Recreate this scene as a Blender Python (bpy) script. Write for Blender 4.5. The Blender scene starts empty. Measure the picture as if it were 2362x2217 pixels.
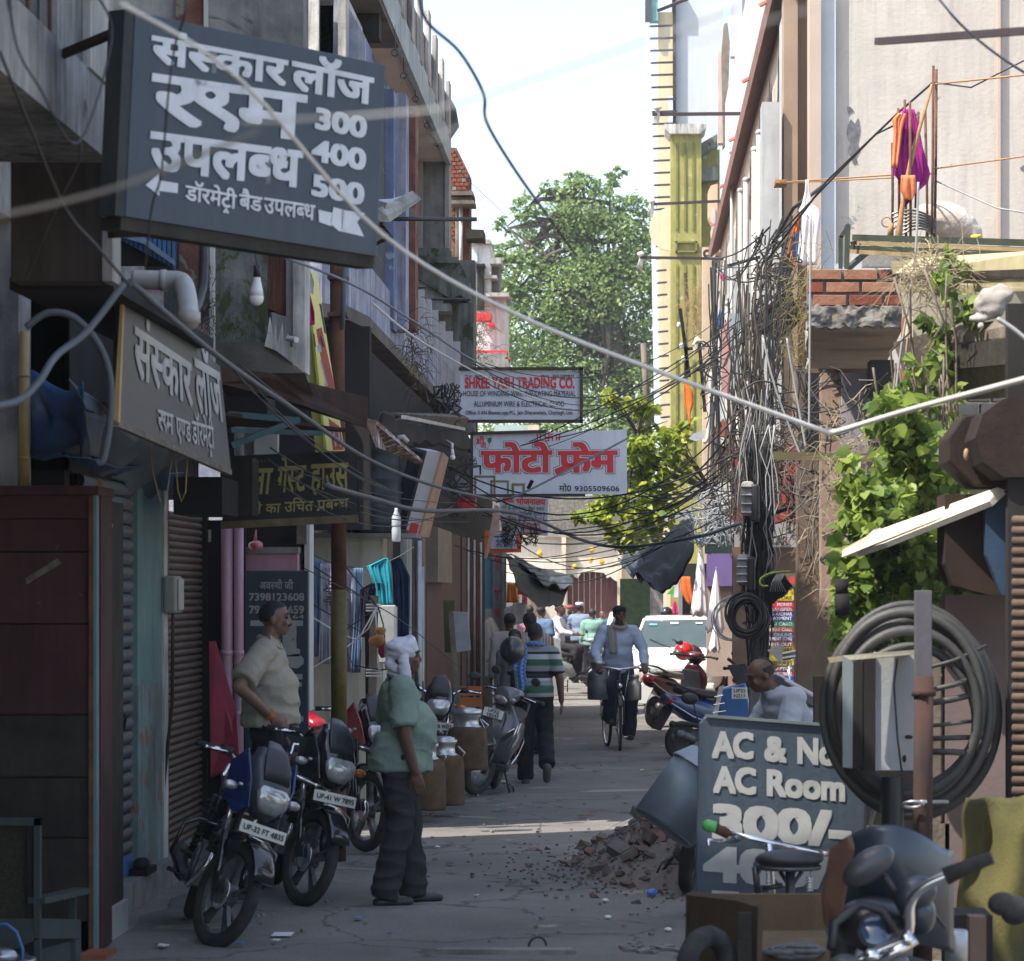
import bpy,bmesh,math,random
import numpy as np
from mathutils import Vector,Matrix,noise as mnoise
from math import sin,cos,pi,radians,sqrt
SC=bpy.context.scene
COL=SC.collection
random.seed(7)
# ------------------------------------------------------------------ camera
F,VX,VY,H=7000.0,1450.0,1370.0,1.93
camd=bpy.data.cameras.new('camera')
cam=bpy.data.objects.new('camera',camd)
COL.objects.link(cam)
cam.location=(0,0,H)
cam.rotation_euler=(radians(90),0,0)
camd.sensor_width=36
camd.lens=F/2362*36
camd.shift_x=(1181-VX)/2362
camd.shift_y=(VY-1108.5)/2362
camd.clip_start=0.5
camd.clip_end=2000
camd.dof.use_dof=True
camd.dof.focus_distance=29
camd.dof.aperture_fstop=7.5
SC.camera=cam
# ------------------------------------------------------------------ sky and sun
SUN=Vector((-0.80,-0.50,1.38)).normalized()
wd=bpy.data.worlds.new('World')
SC.world=wd
wd.use_nodes=True
wn=wd.node_tree
wn.nodes.clear()
sk=wn.nodes.new('ShaderNodeTexSky')
sk.sky_type='NISHITA'
sk.sun_disc=False
sk.sun_elevation=math.asin(SUN.z)
sk.sun_rotation=math.atan2(SUN.x,SUN.y)
sk.dust_density=2.0
sk.air_density=1.0
bgn=wn.nodes.new('ShaderNodeBackground')
bgn.inputs[1].default_value=0.15
wo=wn.nodes.new('ShaderNodeOutputWorld')
veil=wn.nodes.new('ShaderNodeVectorMath') # even milky haze over the whole sky
veil.operation='ADD'
veil.inputs[1].default_value=(.5,.48,.44)
wn.links.new(sk.outputs[0],veil.inputs[0])
wn.links.new(veil.outputs[0],bgn.inputs[0])
wn.links.new(bgn.outputs[0],wo.inputs[0])
sl=bpy.data.lights.new('sun','SUN')
sl.energy=4.0
sl.angle=radians(0.5)
sl.color=(1.0,0.95,0.87)
so=bpy.data.objects.new('sun',sl)
COL.objects.link(so)
so.rotation_euler=(-SUN).to_track_quat('-Z','Y').to_euler()
SC.view_settings.view_transform='Standard'
SC.view_settings.look='None'
SC.view_settings.gamma=1
SC.view_settings.exposure=1.22
SC.view_settings.use_curve_mapping=False
SC.render.engine='CYCLES'
SC.cycles.use_denoising=True
SC.cycles.max_bounces=6
SC.cycles.volume_bounces=0
SC.cycles.transparent_max_bounces=12
# ------------------------------------------------------------------ helpers
def at(px,py,D):
 return Vector(((px-VX)*D/F,D,H-(py-VY)*D/F))
def gr(px,py):
 D=F*H/(py-VY)
 return Vector(((px-VX)*D/F,D,0))
def R3(ax,a):return Matrix.Rotation(a,3,ax)
MATS={}
def M(name,col,rough=0.75,metal=0.0,c2=None,ns=3.0,var=0.35,streak=None,sa=0.5,peel=None,pa=0.5,ps=4.0,bump=0.25,bs=40.0,trans=0.0,alpha=None,emit=None,coat=0.0,ndet=6,stz=0.35):
 """procedural surface: base colour mottled by noise, optional vertical dirt streaks and peeled patches"""
 if name in MATS:
  return MATS[name]
 m=bpy.data.materials.new(name)
 m.use_nodes=True
 t=m.node_tree
 N,L=t.nodes,t.links
 b=N['Principled BSDF']
 b.inputs['Roughness'].default_value=rough
 b.inputs['Metallic'].default_value=metal
 if rough>=.7:b.inputs['Specular IOR Level'].default_value=.18
 if trans:
  b.inputs['Transmission Weight'].default_value=trans
 if alpha is not None:
  b.inputs['Alpha'].default_value=alpha
 if coat:
  b.inputs['Coat Weight'].default_value=coat
  b.inputs['Coat Roughness'].default_value=0.08
 tc=N.new('ShaderNodeTexCoord')
 oi=N.new('ShaderNodeObjectInfo')
 ad=N.new('ShaderNodeVectorMath')
 ad.operation='ADD'
 mu=N.new('ShaderNodeMath'); mu.operation='MULTIPLY'; mu.inputs[1].default_value=37.0
 L.new(oi.outputs['Random'],mu.inputs[0])
 L.new(tc.outputs['Object'],ad.inputs[0])
 L.new(mu.outputs[0],ad.inputs[1])
 def nz(scale,det=6,vec=None,dist=0.0):
  n=N.new('ShaderNodeTexNoise')
  n.inputs['Scale'].default_value=scale
  n.inputs['Detail'].default_value=det
  n.inputs['Roughness'].default_value=0.62
  n.inputs['Distortion'].default_value=dist
  L.new(vec or ad.outputs[0],n.inputs['Vector'])
  return n.outputs[0]
 def ramp(src,a,bb):
  r=N.new('ShaderNodeMapRange')
  r.inputs[1].default_value=a
  r.inputs[2].default_value=bb
  L.new(src,r.inputs[0])
  return r.outputs[0]
 def mix(fac,c_a,c_b):
  x=N.new('ShaderNodeMix'); x.data_type='RGBA'
  L.new(fac,x.inputs[0])
  for s,c in((6,c_a),(7,c_b)):
   if isinstance(c,(tuple,list)):
    x.inputs[s].default_value=(*c[:3],1)
   else:
    L.new(c,x.inputs[s])
  return x.outputs[2]
 if c2 is None:
  c2=tuple(v*(1-var)for v in col)
 cur=mix(ramp(nz(ns,ndet),0.35,0.68),col,c2)
 if peel:
  cur=mix(ramp(nz(ps,8,dist=0.6),0.68-0.3*pa,0.71-0.3*pa),cur,peel)
 if streak:
  mp=N.new('ShaderNodeMapping')
  mp.inputs['Scale'].default_value=(4.2,4.2,stz)
  L.new(ad.outputs[0],mp.inputs[0])
  f=ramp(nz(1.6,8,mp.outputs[0],1.1),0.40,0.72)
  kk=N.new('ShaderNodeMath'); kk.operation='MULTIPLY'
  L.new(f,kk.inputs[0]); L.new(ramp(nz(1.3,6,None,.5),0.30,0.55),kk.inputs[1])
  k=N.new('ShaderNodeMath'); k.operation='MULTIPLY'; k.inputs[1].default_value=min(1,sa*1.25)
  L.new(kk.outputs[0],k.inputs[0])
  cur=mix(k.outputs[0],cur,streak)
 L.new(cur,b.inputs['Base Color'])
 if bump:
  bp=N.new('ShaderNodeBump')
  bp.inputs['Strength'].default_value=bump
  bp.inputs['Distance'].default_value=0.01
  L.new(nz(bs,5),bp.inputs['Height'])
  L.new(bp.outputs[0],b.inputs['Normal'])
 if emit:
  b.inputs['Emission Color'].default_value=(*emit[:3],1)
  b.inputs['Emission Strength'].default_value=emit[3]
 MATS[name]=m
 return m
class MB:
 def __init__(s):
  s.v=[]; s.f=[]
 def add(s,vs,fs):
  o=len(s.v)
  s.v.extend([tuple(p)for p in vs])
  s.f.extend([tuple(i+o for i in f)for f in fs])
  return s
 def box(s,x0,x1,y0,y1,z0,z1):
  vs=[(x,y,z)for z in(z0,z1)for y in(y0,y1)for x in(x0,x1)]
  return s.add(vs,[(0,2,3,1),(4,5,7,6),(0,1,5,4),(2,6,7,3),(0,4,6,2),(1,3,7,5)])
 def obox(s,c,sz,R=None):
  R=R or Matrix.Identity(3)
  c=Vector(c)
  vs=[c+R@Vector((x*sz[0]/2,y*sz[1]/2,z*sz[2]/2))for z in(-1,1)for y in(-1,1)for x in(-1,1)]
  return s.add(vs,[(0,2,3,1),(4,5,7,6),(0,1,5,4),(2,6,7,3),(0,4,6,2),(1,3,7,5)])
 def beam(s,a,b,w,h=None,up=(0,0,1)):
  a,b=Vector(a),Vector(b)
  d=(b-a); L=d.length
  if L<1e-6:return s
  y=d/L
  x=y.cross(Vector(up))
  if x.length<1e-4:x=y.cross(Vector((1,0,0)))
  x.normalize(); z=x.cross(y)
  R=Matrix((x,y,z)).transposed()
  return s.obox((a+b)/2,(w,L,h or w),R)
 def prism(s,pts,d):
  """polygon pts extruded by vector d"""
  n=len(pts); d=Vector(d)
  vs=[Vector(p)for p in pts]+[Vector(p)+d for p in pts]
  fs=[tuple(range(n)),tuple(range(2*n-1,n-1,-1))]
  fs+=[(i,i+n,(i+1)%n+n,(i+1)%n)for i in range(n)]
  return s.add(vs,fs)
 def cp(s,D,pts,t=0.05):
  return s.prism([at(x,y,D)for x,y in pts],(0,t,0))
 def cb(s,D,x0,y0,x1,y1,t=0.05):
  a,b=at(x0,y0,D),at(x1,y1,D)
  return s.box(a.x,b.x,D,D+t,b.z,a.z)
 def qp(s,pts,t=0.05):
  """polygon given by (px, py, depth) with real thickness along its normal, away from the eye"""
  P=[at(*p)for p in pts]
  n=(P[1]-P[0]).cross(P[2]-P[0]).normalized()
  if n.dot(P[0]-Vector((0,0,H)))<0:n=-n
  return s.prism(P,n*t)
 def tube(s,pts,r,n=6,cap=True):
  P=[Vector(p)for p in pts]
  m=len(P)
  rs=list(r)if isinstance(r,(list,tuple))else[r]*m
  k=getattr(s,'sm',0)
  if k and m>2: # rounded path through the points
   Q,q=[],[]
   for i in range(m-1):
    a,b,c,d=P[max(i-1,0)],P[i],P[i+1],P[min(i+2,m-1)]
    for j in range(k):
     t=j/k
     Q.append(.5*((2*b)+(c-a)*t+(2*a-5*b+4*c-d)*t*t+(3*b-a-3*c+d)*t**3))
     q.append(rs[i]+(rs[i+1]-rs[i])*t)
   P,rs=Q+[P[-1]],q+[rs[-1]]
   m=len(P)
  vs=[]
  ref=None
  for i,p in enumerate(P):
   t=(P[min(i+1,m-1)]-P[max(i-1,0)])
   if t.length<1e-9:t=Vector((0,0,1))
   t.normalize()
   if ref is None:
    ref=Vector((0,0,1))if abs(t.z)<0.9 else Vector((1,0,0))
   u=t.cross(ref)
   if u.length<1e-5:u=t.orthogonal()
   u.normalize(); w=u.cross(t).normalized()
   ref=w
   for k in range(n):
    a=2*pi*k/n
    vs.append(p+(u*cos(a)+w*sin(a))*rs[i])
  fs=[]
  for i in range(m-1):
   for k in range(n):
    a,b=i*n+k,i*n+(k+1)%n
    fs.append((a,b,b+n,a+n))
  if cap:
   fs.append(tuple(range(n-1,-1,-1)))
   fs.append(tuple(range((m-1)*n,m*n)))
  return s.add(vs,fs)
 def lathe(s,prof,c=(0,0,0),R=None,n=20):
  R=R or Matrix.Identity(3); c=Vector(c)
  vs=[]
  for r,z in prof:
   for k in range(n):
    a=2*pi*k/n
    vs.append(c+R@Vector((r*cos(a),r*sin(a),z)))
  m=len(prof)
  fs=[]
  for i in range(m-1):
   for k in range(n):
    a,b=i*n+k,i*n+(k+1)%n
    fs.append((a,b,b+n,a+n))
  fs.append(tuple(range(n-1,-1,-1))); fs.append(tuple(range((m-1)*n,m*n)))
  return s.add(vs,fs)
 def ell(s,c,r,R=None,nu=14,nv=10):
  R=R or Matrix.Identity(3); c=Vector(c)
  if not isinstance(r,(tuple,list)):r=(r,r,r)
  vs=[c+R@Vector((0,0,-r[2]))]
  for j in range(1,nv):
   ph=-pi/2+pi*j/nv
   for k in range(nu):
    a=2*pi*k/nu
    vs.append(c+R@Vector((r[0]*cos(ph)*cos(a),r[1]*cos(ph)*sin(a),r[2]*sin(ph))))
  vs.append(c+R@Vector((0,0,r[2])))
  fs=[(0,1+(k+1)%nu,1+k)for k in range(nu)]
  for j in range(nv-2):
   for k in range(nu):
    a=1+j*nu+k; b=1+j*nu+(k+1)%nu
    fs.append((a,b,b+nu,a+nu))
  o=1+(nv-2)*nu; T=len(vs)-1
  fs+=[(o+k,o+(k+1)%nu,T)for k in range(nu)]
  return s.add(vs,fs)
 def torus(s,c,Rr,r,R=None,n=28,m=8,a0=0.0,a1=2*pi,sq=1.0):
  """ring in the local xz plane (axis y)"""
  R=R or Matrix.Identity(3); c=Vector(c)
  full=abs(a1-a0-2*pi)<1e-6
  cnt=n if full else n+1
  vs=[]
  for i in range(cnt):
   a=a0+(a1-a0)*i/n
   for k in range(m):
    b=2*pi*k/m
    rr=Rr+r*cos(b)
    vs.append(c+R@Vector((rr*cos(a),r*sq*sin(b),rr*sin(a))))
  fs=[]
  for i in range(n):
   for k in range(m):
    A,B=i*m+k,i*m+(k+1)%m
    j=(i+1)%cnt
    fs.append((A,B,j*m+(k+1)%m,j*m+k))
  return s.add(vs,fs)
 def body(s,rings,n=16,p=2.6,yo=0.0):
  """loft along a spine in the xz plane: (x, z, half width, half height)"""
  vs=[]; m=len(rings)
  for i,r in enumerate(rings):
   a,b=rings[max(i-1,0)],rings[min(i+1,m-1)]
   t=Vector((b[0]-a[0],0,b[1]-a[1]))
   t=t.normalized()if t.length>1e-9 else Vector((1,0,0))
   u=Vector((-t.z,0,t.x))
   for k in range(n):
    an=2*pi*k/n
    cx,sx=cos(an),sin(an)
    e=2.0/p
    yy=math.copysign(abs(cx)**e,cx)*r[2]
    hh=math.copysign(abs(sx)**e,sx)*r[3]
    vs.append(Vector((r[0],yo+yy,r[1]))+u*hh)
  fs=[]
  for i in range(m-1):
   for k in range(n):
    a,b=i*n+k,i*n+(k+1)%n
    fs.append((a,b,b+n,a+n))
  fs.append(tuple(range(n-1,-1,-1))); fs.append(tuple(range((m-1)*n,m*n)))
  return s.add(vs,fs)
 def grid(s,fn,nu,nv):
  vs=[fn(i/nu,j/nv)for j in range(nv+1)for i in range(nu+1)]
  w=nu+1
  return s.add(vs,[(j*w+i,j*w+i+1,(j+1)*w+i+1,(j+1)*w+i)for j in range(nv)for i in range(nu)])
 def jit(s,a,sc=3.0,seed=0,frm=0):
  for i in range(frm,len(s.v)):
   p=Vector(s.v[i])
   s.v[i]=tuple(p+mnoise.noise_vector(p*sc+Vector((seed*7.1,seed*3.3,0)))*a)
  return s
 def build(s,name,mat,parent=None,smooth=False,W=True,bev=0.0):
  me=bpy.data.meshes.new(name)
  off=Vector((0,0,0))
  if W and parent is not None:
   q=parent
   while q is not None:
    off+=q.location; q=q.parent
  elif W and parent is None and s.v:
   a=np.array(s.v)
   off=Vector(((a[:,0].min()+a[:,0].max())/2,(a[:,1].min()+a[:,1].max())/2,a[:,2].min()))
  vv=(np.array(s.v)-np.array(off)).tolist()if s.v else[]
  me.from_pydata(vv,[],s.f)
  me.update()
  bm=bmesh.new(); bm.from_mesh(me)
  bmesh.ops.recalc_face_normals(bm,faces=bm.faces)
  bm.to_mesh(me); bm.free()
  if smooth:
   me.polygons.foreach_set('use_smooth',[True]*len(me.polygons))
  if mat:
   me.materials.append(mat)
  o=bpy.data.objects.new(name,me)
  COL.objects.link(o)
  if parent is not None:o.parent=parent
  elif W:o.location=off
  if bev:
   md=o.modifiers.new('bevel','BEVEL'); md.width=bev; md.segments=2; md.limit_method='ANGLE'
  return o
def tag(o,label=None,cat=None,group=None,kind=None):
 if label:o['label']=label
 if cat:o['category']=cat
 if group:o['group']=group
 if kind:o['kind']=kind
 return o
def thing(name,label,cat,loc=(0,0,0),rz=0.0,group=None):
 o=bpy.data.objects.new(name,None)
 o.empty_display_size=0.1
 COL.objects.link(o)
 o.location=loc
 o.rotation_euler=(0,0,rz)
 return tag(o,label,cat,group)
def solo(mb,name,mat,label,cat,group=None,smooth=False,bev=0.0,kind=None):
 return tag(mb.build(name,mat,None,smooth,True,bev),label,cat,group,kind)
def copyp(o,parent,name=None):
 c=o.copy(); COL.objects.link(c); c.parent=parent
 return c
def copy_tree(o,parent=None):
 c=o.copy(); COL.objects.link(c); c.parent=parent
 for ch in[x for x in bpy.data.objects if x.parent==o]:
  copy_tree(ch,c)
 return c
def remesh(mb,vox,sm=3,fold=0.0,fs=9.0,decim=None):
 """fuse overlapping solids into one continuous skin"""
 me=bpy.data.meshes.new('tmp'); me.from_pydata(mb.v,[],mb.f); me.update()
 bm=bmesh.new(); bm.from_mesh(me); bmesh.ops.recalc_face_normals(bm,faces=bm.faces); bm.to_mesh(me); bm.free()
 o=bpy.data.objects.new('tmp',me); COL.objects.link(o)
 r=o.modifiers.new('r','REMESH'); r.mode='VOXEL'; r.voxel_size=vox
 if sm:
  q=o.modifiers.new('s','SMOOTH'); q.iterations=sm; q.factor=0.5
 dg=bpy.context.evaluated_depsgraph_get(); dg.update()
 out=bpy.data.meshes.new_from_object(o.evaluated_get(dg))
 bpy.data.objects.remove(o)
 if fold:
  nv=len(out.vertices)
  co=np.empty(nv*3); out.vertices.foreach_get('co',co); co=co.reshape(-1,3)
  no=np.empty(nv*3); out.vertices.foreach_get('normal',no); no=no.reshape(-1,3)
  for i in range(nv):
   p=co[i]
   h=1-abs(mnoise.noise(Vector((p[0]*fs,p[1]*fs,p[2]*fs*1.7))))*2.2
   co[i]+=no[i]*h*fold
  out.vertices.foreach_set('co',co.ravel()); out.update()
 out.polygons.foreach_set('use_smooth',[True]*len(out.polygons))
 return out
def meshobj(name,me,mat,parent=None):
 me.materials.clear(); me.materials.append(mat)
 me.name=name
 o=bpy.data.objects.new(name,me); COL.objects.link(o)
 if parent is not None:o.parent=parent
 return o
def leafmesh(name,pts,size,mat,parent=None,W=True,seed=1,shape='leaf',droop=0.3,sizevar=0.45):
 """many small leaf-sized faces scattered at pts (n,3)"""
 rng=np.random.default_rng(seed)
 n=len(pts)
 if shape=='leaf':
  base=np.array([(0,0,0),(0.5,0.32,0.05),(1.05,0,-0.08),(0.5,-0.32,0.05)]); F4=[(0,1,2,3)]
 else:
  base=np.array([(0,0,0),(0.1,0.42,0.02),(0.55,0.45,0.05),(1.1,0,-0.12),(0.55,-0.45,0.05),(0.1,-0.42,0.02)]); F4=[(0,1,2,3),(0,3,4,5)]
 k=len(base)
 a=rng.uniform(0,2*pi,n); b=rng.normal(-droop,0.5,n); g=rng.normal(0,0.7,n)
 s=size*(1+rng.uniform(-sizevar,sizevar,n))
 X=np.stack([np.cos(a)*np.cos(b),np.sin(a)*np.cos(b),np.sin(b)],1)
 Yv=np.stack([-np.sin(a),np.cos(a),np.zeros(n)],1)
 Z=np.cross(X,Yv)
 Y2=Yv*np.cos(g)[:,None]+Z*np.sin(g)[:,None]
 Z2=np.cross(X,Y2)
 V=pts[:,None,:]+s[:,None,None]*(base[None,:,0:1]*X[:,None,:]+base[None,:,1:2]*Y2[:,None,:]+base[None,:,2:3]*Z2[:,None,:])
 V=V.reshape(-1,3)
 off=np.zeros(3)
 if W and parent is not None:off=np.array(parent.location)
 elif W:off=np.array([pts[:,0].mean(),pts[:,1].mean(),pts[:,2].min()])
 V=V-off
 nf=n*len(F4)
 me=bpy.data.meshes.new(name)
 me.vertices.add(len(V)); me.vertices.foreach_set('co',V.ravel())
 idx=(np.arange(n)[:,None,None]*k+np.array(F4)[None]).reshape(-1)
 me.loops.add(len(idx)); me.loops.foreach_set('vertex_index',idx)
 me.polygons.add(nf); me.polygons.foreach_set('loop_start',np.arange(nf)*4)
 me.polygons.foreach_set('loop_total',np.full(nf,4))
 me.update(calc_edges=True)
 me.materials.append(mat)
 o=bpy.data.objects.new(name,me); COL.objects.link(o)
 if parent is not None:o.parent=parent
 elif W:o.location=off
 return o
def leafmat(name,c1,c2,tr=0.45):
 if name in MATS:return MATS[name]
 m=bpy.data.materials.new(name); m.use_nodes=True
 t=m.node_tree; N,L=t.nodes,t.links
 b=N['Principled BSDF']; b.inputs['Roughness'].default_value=0.5
 g=N.new('ShaderNodeNewGeometry')
 x=N.new('ShaderNodeMix'); x.data_type='RGBA'
 x.inputs[6].default_value=(*c1,1); x.inputs[7].default_value=(*c2,1)
 L.new(g.outputs['Random Per Island'],x.inputs[0])
 L.new(x.outputs[2],b.inputs['Base Color'])
 td=N.new('ShaderNodeBsdfTranslucent'); L.new(x.outputs[2],td.inputs[0])
 ms=N.new('ShaderNodeMixShader'); ms.inputs[0].default_value=tr
 L.new(b.outputs[0],ms.inputs[1]); L.new(td.outputs[0],ms.inputs[2])
 L.new(ms.outputs[0],N['Material Output'].inputs[0])
 MATS[name]=m
 return m
 # ------------------------------------------------------------------ lettering
GL={}
def glyph(ch,bold):
 key=(ch,bold)
 if key in GL:return GL[key]
 c=bpy.data.curves.new('t','FONT'); c.body=ch; c.resolution_u=3
 o=bpy.data.objects.new('t',c); COL.objects.link(o)
 bpy.context.view_layer.update()
 dg=bpy.context.evaluated_depsgraph_get()
 me=o.evaluated_get(dg).to_mesh()
 vs=[(v.co.x,v.co.y)for v in me.vertices]; fs=[tuple(p.vertices)for p in me.polygons]
 o.evaluated_get(dg).to_mesh_clear()
 bpy.data.objects.remove(o); bpy.data.curves.remove(c)
 GL[key]=(vs,fs)
 return GL[key]
ADV={}
def latadv(ch):
 if ch in ADV:return ADV[ch]
 if ch==' ':ADV[ch]=0.28; return 0.28
 def w(s):
  vs,_=glyph(s,0.0); return max(v[0]for v in vs)
 ADV[ch]=w(ch+'I')-w('I')
 return ADV[ch]
def clip(vs,fs,xmax):
 bm=bmesh.new()
 bv=[bm.verts.new((x,y,0))for x,y in vs]
 for f in fs:
  try:bm.faces.new([bv[i]for i in f])
  except ValueError:pass
 bmesh.ops.bisect_plane(bm,geom=bm.verts[:]+bm.edges[:]+bm.faces[:],plane_co=(xmax,0,0),plane_no=(1,0,0),clear_outer=True)
 bm.verts.index_update()
 r=[(v.co.x,v.co.y)for v in bm.verts],[tuple(v.index for v in f.verts)for f in bm.faces]
 bm.free()
 return r
def compose(text,bold=0.0,track=0.0):
 """flat letter outlines; joins Indic half forms, reorders short i, places subscript marks"""
 V,Fc=[],[]
 ring=[(0.0,0.0)]+([(bold*i,bold*j)for i in(-1,0,1)for j in(-1,0,1)if i or j]if bold>.004 else[])
 def put(vs,fs,dx,dy=0.0,s=1.0):
  for q,(ox,oy)in enumerate(ring):
   o=len(V); V.extend([(x*s+dx+ox,y*s+dy+oy,q)for x,y in vs]); Fc.extend([tuple(i+o for i in f)for f in fs])
 x=0.0; i=0
 dev=lambda c:0x900<=ord(c)<=0x97f
 while i<len(text):
  c=text[i]
  if not dev(c):
   if c!=' ':
    put(*glyph(c,0),x)
   x+=latadv(c)+track; i+=1; continue
  n1=text[i+1]if i+1<len(text)else ''
  n2=text[i+2]if i+2<len(text)else ''
  o=ord(c)
  marks={0x902:0,0x947:0,0x948:0,0x941:0,0x942:0}
  if n1=='्' and n2 and n2!='र': # half form: stem cut away
   vs,fs=glyph(c,0)
   w=max(v[0]for v in glyph(c,0.0)[0])-0.015
   k={'स':0.165,'ब':0.165,'न':0.165,'ण':0.17,'क':0.28}.get(c,0.165)
   put(*clip(vs,fs,w-k),x); x+=w-k; i+=2; continue
  if o==0x93f: # handled by its consonant
   i+=1; continue
  if n1=='ि':
   put(*glyph('ि',0),x); x+=0.259
  vs,fs=glyph(c,0)
  if o in marks:
   if o==0x942 and text[i-1]=='र':
    put(*glyph('९',0),x-.13,.06,.84); put([(x-.1,.545),(x+.33,.545),(x+.33,.622),(x-.1,.622)],[(0,1,2,3)],0); x+=.31
   else:put(vs,fs,x)
   i+=1; continue
  w=0.259 if o in(0x93e,0x940,0x94b,0x94c,0x949)else max(v[0]for v in glyph(c,0.0)[0])-0.015
  put(vs,fs,x)
  if n1=='्' and n2=='र':
   h=0.045
   if c=='ट':
    q=[(x+.13,-.26),(x+.27,-.05),(x+.41,-.26),(x+.41-2*h,-.26),(x+.27,-.05-2*h),(x+.13+2*h,-.26)]
    put(q,[(0,1,4,5),(1,2,3,4)],0)
   else:
    sx=x+w*{'फ':0.40,'प':0.62}.get(c,0.5)
    q=[(sx,.24),(sx,.24-2.2*h),(sx-.34,-.02-h),(sx-.34-h,.03+h*.3)]
    put(q,[(0,1,2,3)],0)
   i+=3
  else:
   i+=1
  x+=w+track
  if n1=='ि':i+=1
 return V,Fc,x
def lettering(parent,lines,quad,mat,off=0.004,name='lettering'):
 """lines: (text, u0, u1, vbase, capheight, bold) on a quad TL,TR,BR,BL; u,v in 0..1 from top left"""
 TL,TR,BR,BL=[Vector(q)for q in quad]
 n=(TR-TL).cross(BL-TL).normalized()
 if n.dot(TL-Vector((0,0,H)))>0:n=-n
 mb=MB()
 hgt=((BL-TL).length+(BR-TR).length)/2
 def P(u,v):
  return(TL*(1-u)+TR*u)*(1-v)+(BL*(1-u)+BR*u)*v+n*off
 for ln in lines:
  text,u0,u1,vb,ch,bold=ln[:6]
  sh=ln[6]if len(ln)>6 else 0.0
  if text.startswith('#'):
   pts=ln[7]
   for poly in pts:mb.add([P(*p)for p in poly],[tuple(range(len(poly)))])
   continue
  V,Fc,w=compose(text,bold)
  ref=0.622 if any(0x900<=ord(c)<=0x97f for c in text)else 0.72
  vs=[P(u0+(u1-u0)*(x/w),vb-ch*(y/ref)+sh*x/w)+n*(.0003*q)for x,y,q in V]
  mb.add(vs,Fc)
 o=mb.build(name,mat,parent)
 return o
def wirepts(a,b,sag,n=14):
 a,b=Vector(a),Vector(b)
 return[a.lerp(b,i/n)-Vector((0,0,sag*4*(i/n)*(1-i/n)))for i in range(n+1)]
def slab_quad(q,d,n=6):
 """thick panel whose front follows the four corners exactly"""
 TL,TR,BR,BL=[Vector(p)for p in q]; d=Vector(d); m=MB()
 f=lambda u,v:(TL*(1-u)+TR*u)*(1-v)+(BL*(1-u)+BR*u)*v
 m.grid(f,n,n); m.grid(lambda u,v:f(u,v)+d,n,n)
 for a,b in(((0,0),(1,0)),((1,0),(1,1)),((1,1),(0,1)),((0,1),(0,0))):
  m.grid(lambda u,v:f(a[0]+(b[0]-a[0])*u,a[1]+(b[1]-a[1])*u)+d*v,n,1)
 return m
 # ------------------------------------------------------------------ materials
plaster_grey=M('plaster_grey',(.33,.32,.30),.9,c2=(.15,.145,.14),ns=2.2,peel=(.10,.09,.08),pa=.16,ps=2.6,streak=(.045,.042,.04),sa=.75,bump=.5)
plaster_pale=M('plaster_pale',(.47,.45,.41),.9,c2=(.27,.26,.24),ns=2,peel=(.16,.145,.125),pa=.12,ps=3,streak=(.06,.055,.05),sa=.7,bump=.4)
plaster_white=M('plaster_white',(.72,.72,.70),.85,var=.2,ns=2,streak=(.2,.19,.18),sa=.5,bump=.3)
concrete_raw=M('concrete_raw',(.30,.29,.27),.95,c2=(.16,.15,.13),ns=4,streak=(.07,.06,.05),sa=.4,bump=.8,bs=25)
concrete_moss=M('concrete_moss',(.24,.25,.23),.95,c2=(.10,.105,.09),ns=3,streak=(.03,.03,.025),sa=.8,peel=(.07,.085,.04),pa=.45,ps=3,bump=.9,bs=22)
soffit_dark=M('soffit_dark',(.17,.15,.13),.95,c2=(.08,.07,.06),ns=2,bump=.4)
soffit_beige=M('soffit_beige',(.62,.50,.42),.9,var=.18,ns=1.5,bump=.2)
dark_in=M('dark_in',(.03,.027,.025),.95,var=.3,bump=.1)  # near-black; also stands in for shade inside recesses, gaps and openings
brown_wall=M('brown_wall',(.085,.072,.06),.9,c2=(.05,.043,.037),ns=2.5,streak=(.03,.025,.02),sa=.5)
brick_m=M('brick_m',(.25,.075,.045),.9,c2=(.16,.055,.035),ns=6,bump=.7,bs=50,peel=(.40,.27,.20),pa=.2,ps=2.5)
brick_old=M('brick_old',(.22,.10,.07),.95,c2=(.12,.06,.045),ns=5,bump=.8,bs=30,peel=(.23,.2,.17),pa=.35,ps=4)
mortar=M('mortar',(.20,.19,.18),.95,var=.3,ns=8,bump=.6)
blue_old=M('blue_old',(.17,.21,.33),.85,c2=(.11,.14,.23),ns=3,peel=(.40,.42,.47),pa=.32,ps=3,streak=(.07,.07,.08),sa=.6)
bluewhite_old=M('bluewhite_old',(.42,.42,.46),.85,c2=(.22,.25,.36),ns=3.5,streak=(.03,.028,.03),sa=.85,bump=.5)
white_stain=M('white_stain',(.62,.60,.56),.85,c2=(.40,.38,.34),ns=4,streak=(.05,.04,.03),sa=.85,bump=.4)
rust=M('rust',(.05,.026,.018),.85,c2=(.022,.014,.011),ns=6,bump=.5,metal=.1)
rust_pale=M('rust_pale',(.17,.08,.05),.85,c2=(.07,.04,.03),ns=6,bump=.5)
black_m=M('black_m',(.02,.02,.021),.45,var=.2,bump=.05)
black_matt=M('black_matt',(.022,.021,.021),.9,var=.3,bump=.2)
wire_m=M('wire_m',(.025,.024,.024),.6,var=.3,bump=0)
wire_grey=M('wire_grey',(.35,.35,.34),.6,var=.3,bump=0)
wire_white=M('wire_white',(.62,.60,.55),.6,var=.2,bump=0)
wood_red=M('wood_red',(.085,.035,.034),.75,c2=(.055,.026,.025),ns=2,streak=(.03,.016,.014),sa=.6,bump=.35,peel=(.14,.10,.085),pa=.05,ps=9)
wood_dark=M('wood_dark',(.05,.045,.036),.85,c2=(.028,.025,.02),ns=5,streak=(.02,.018,.015),sa=.6,bump=.5)
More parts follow.
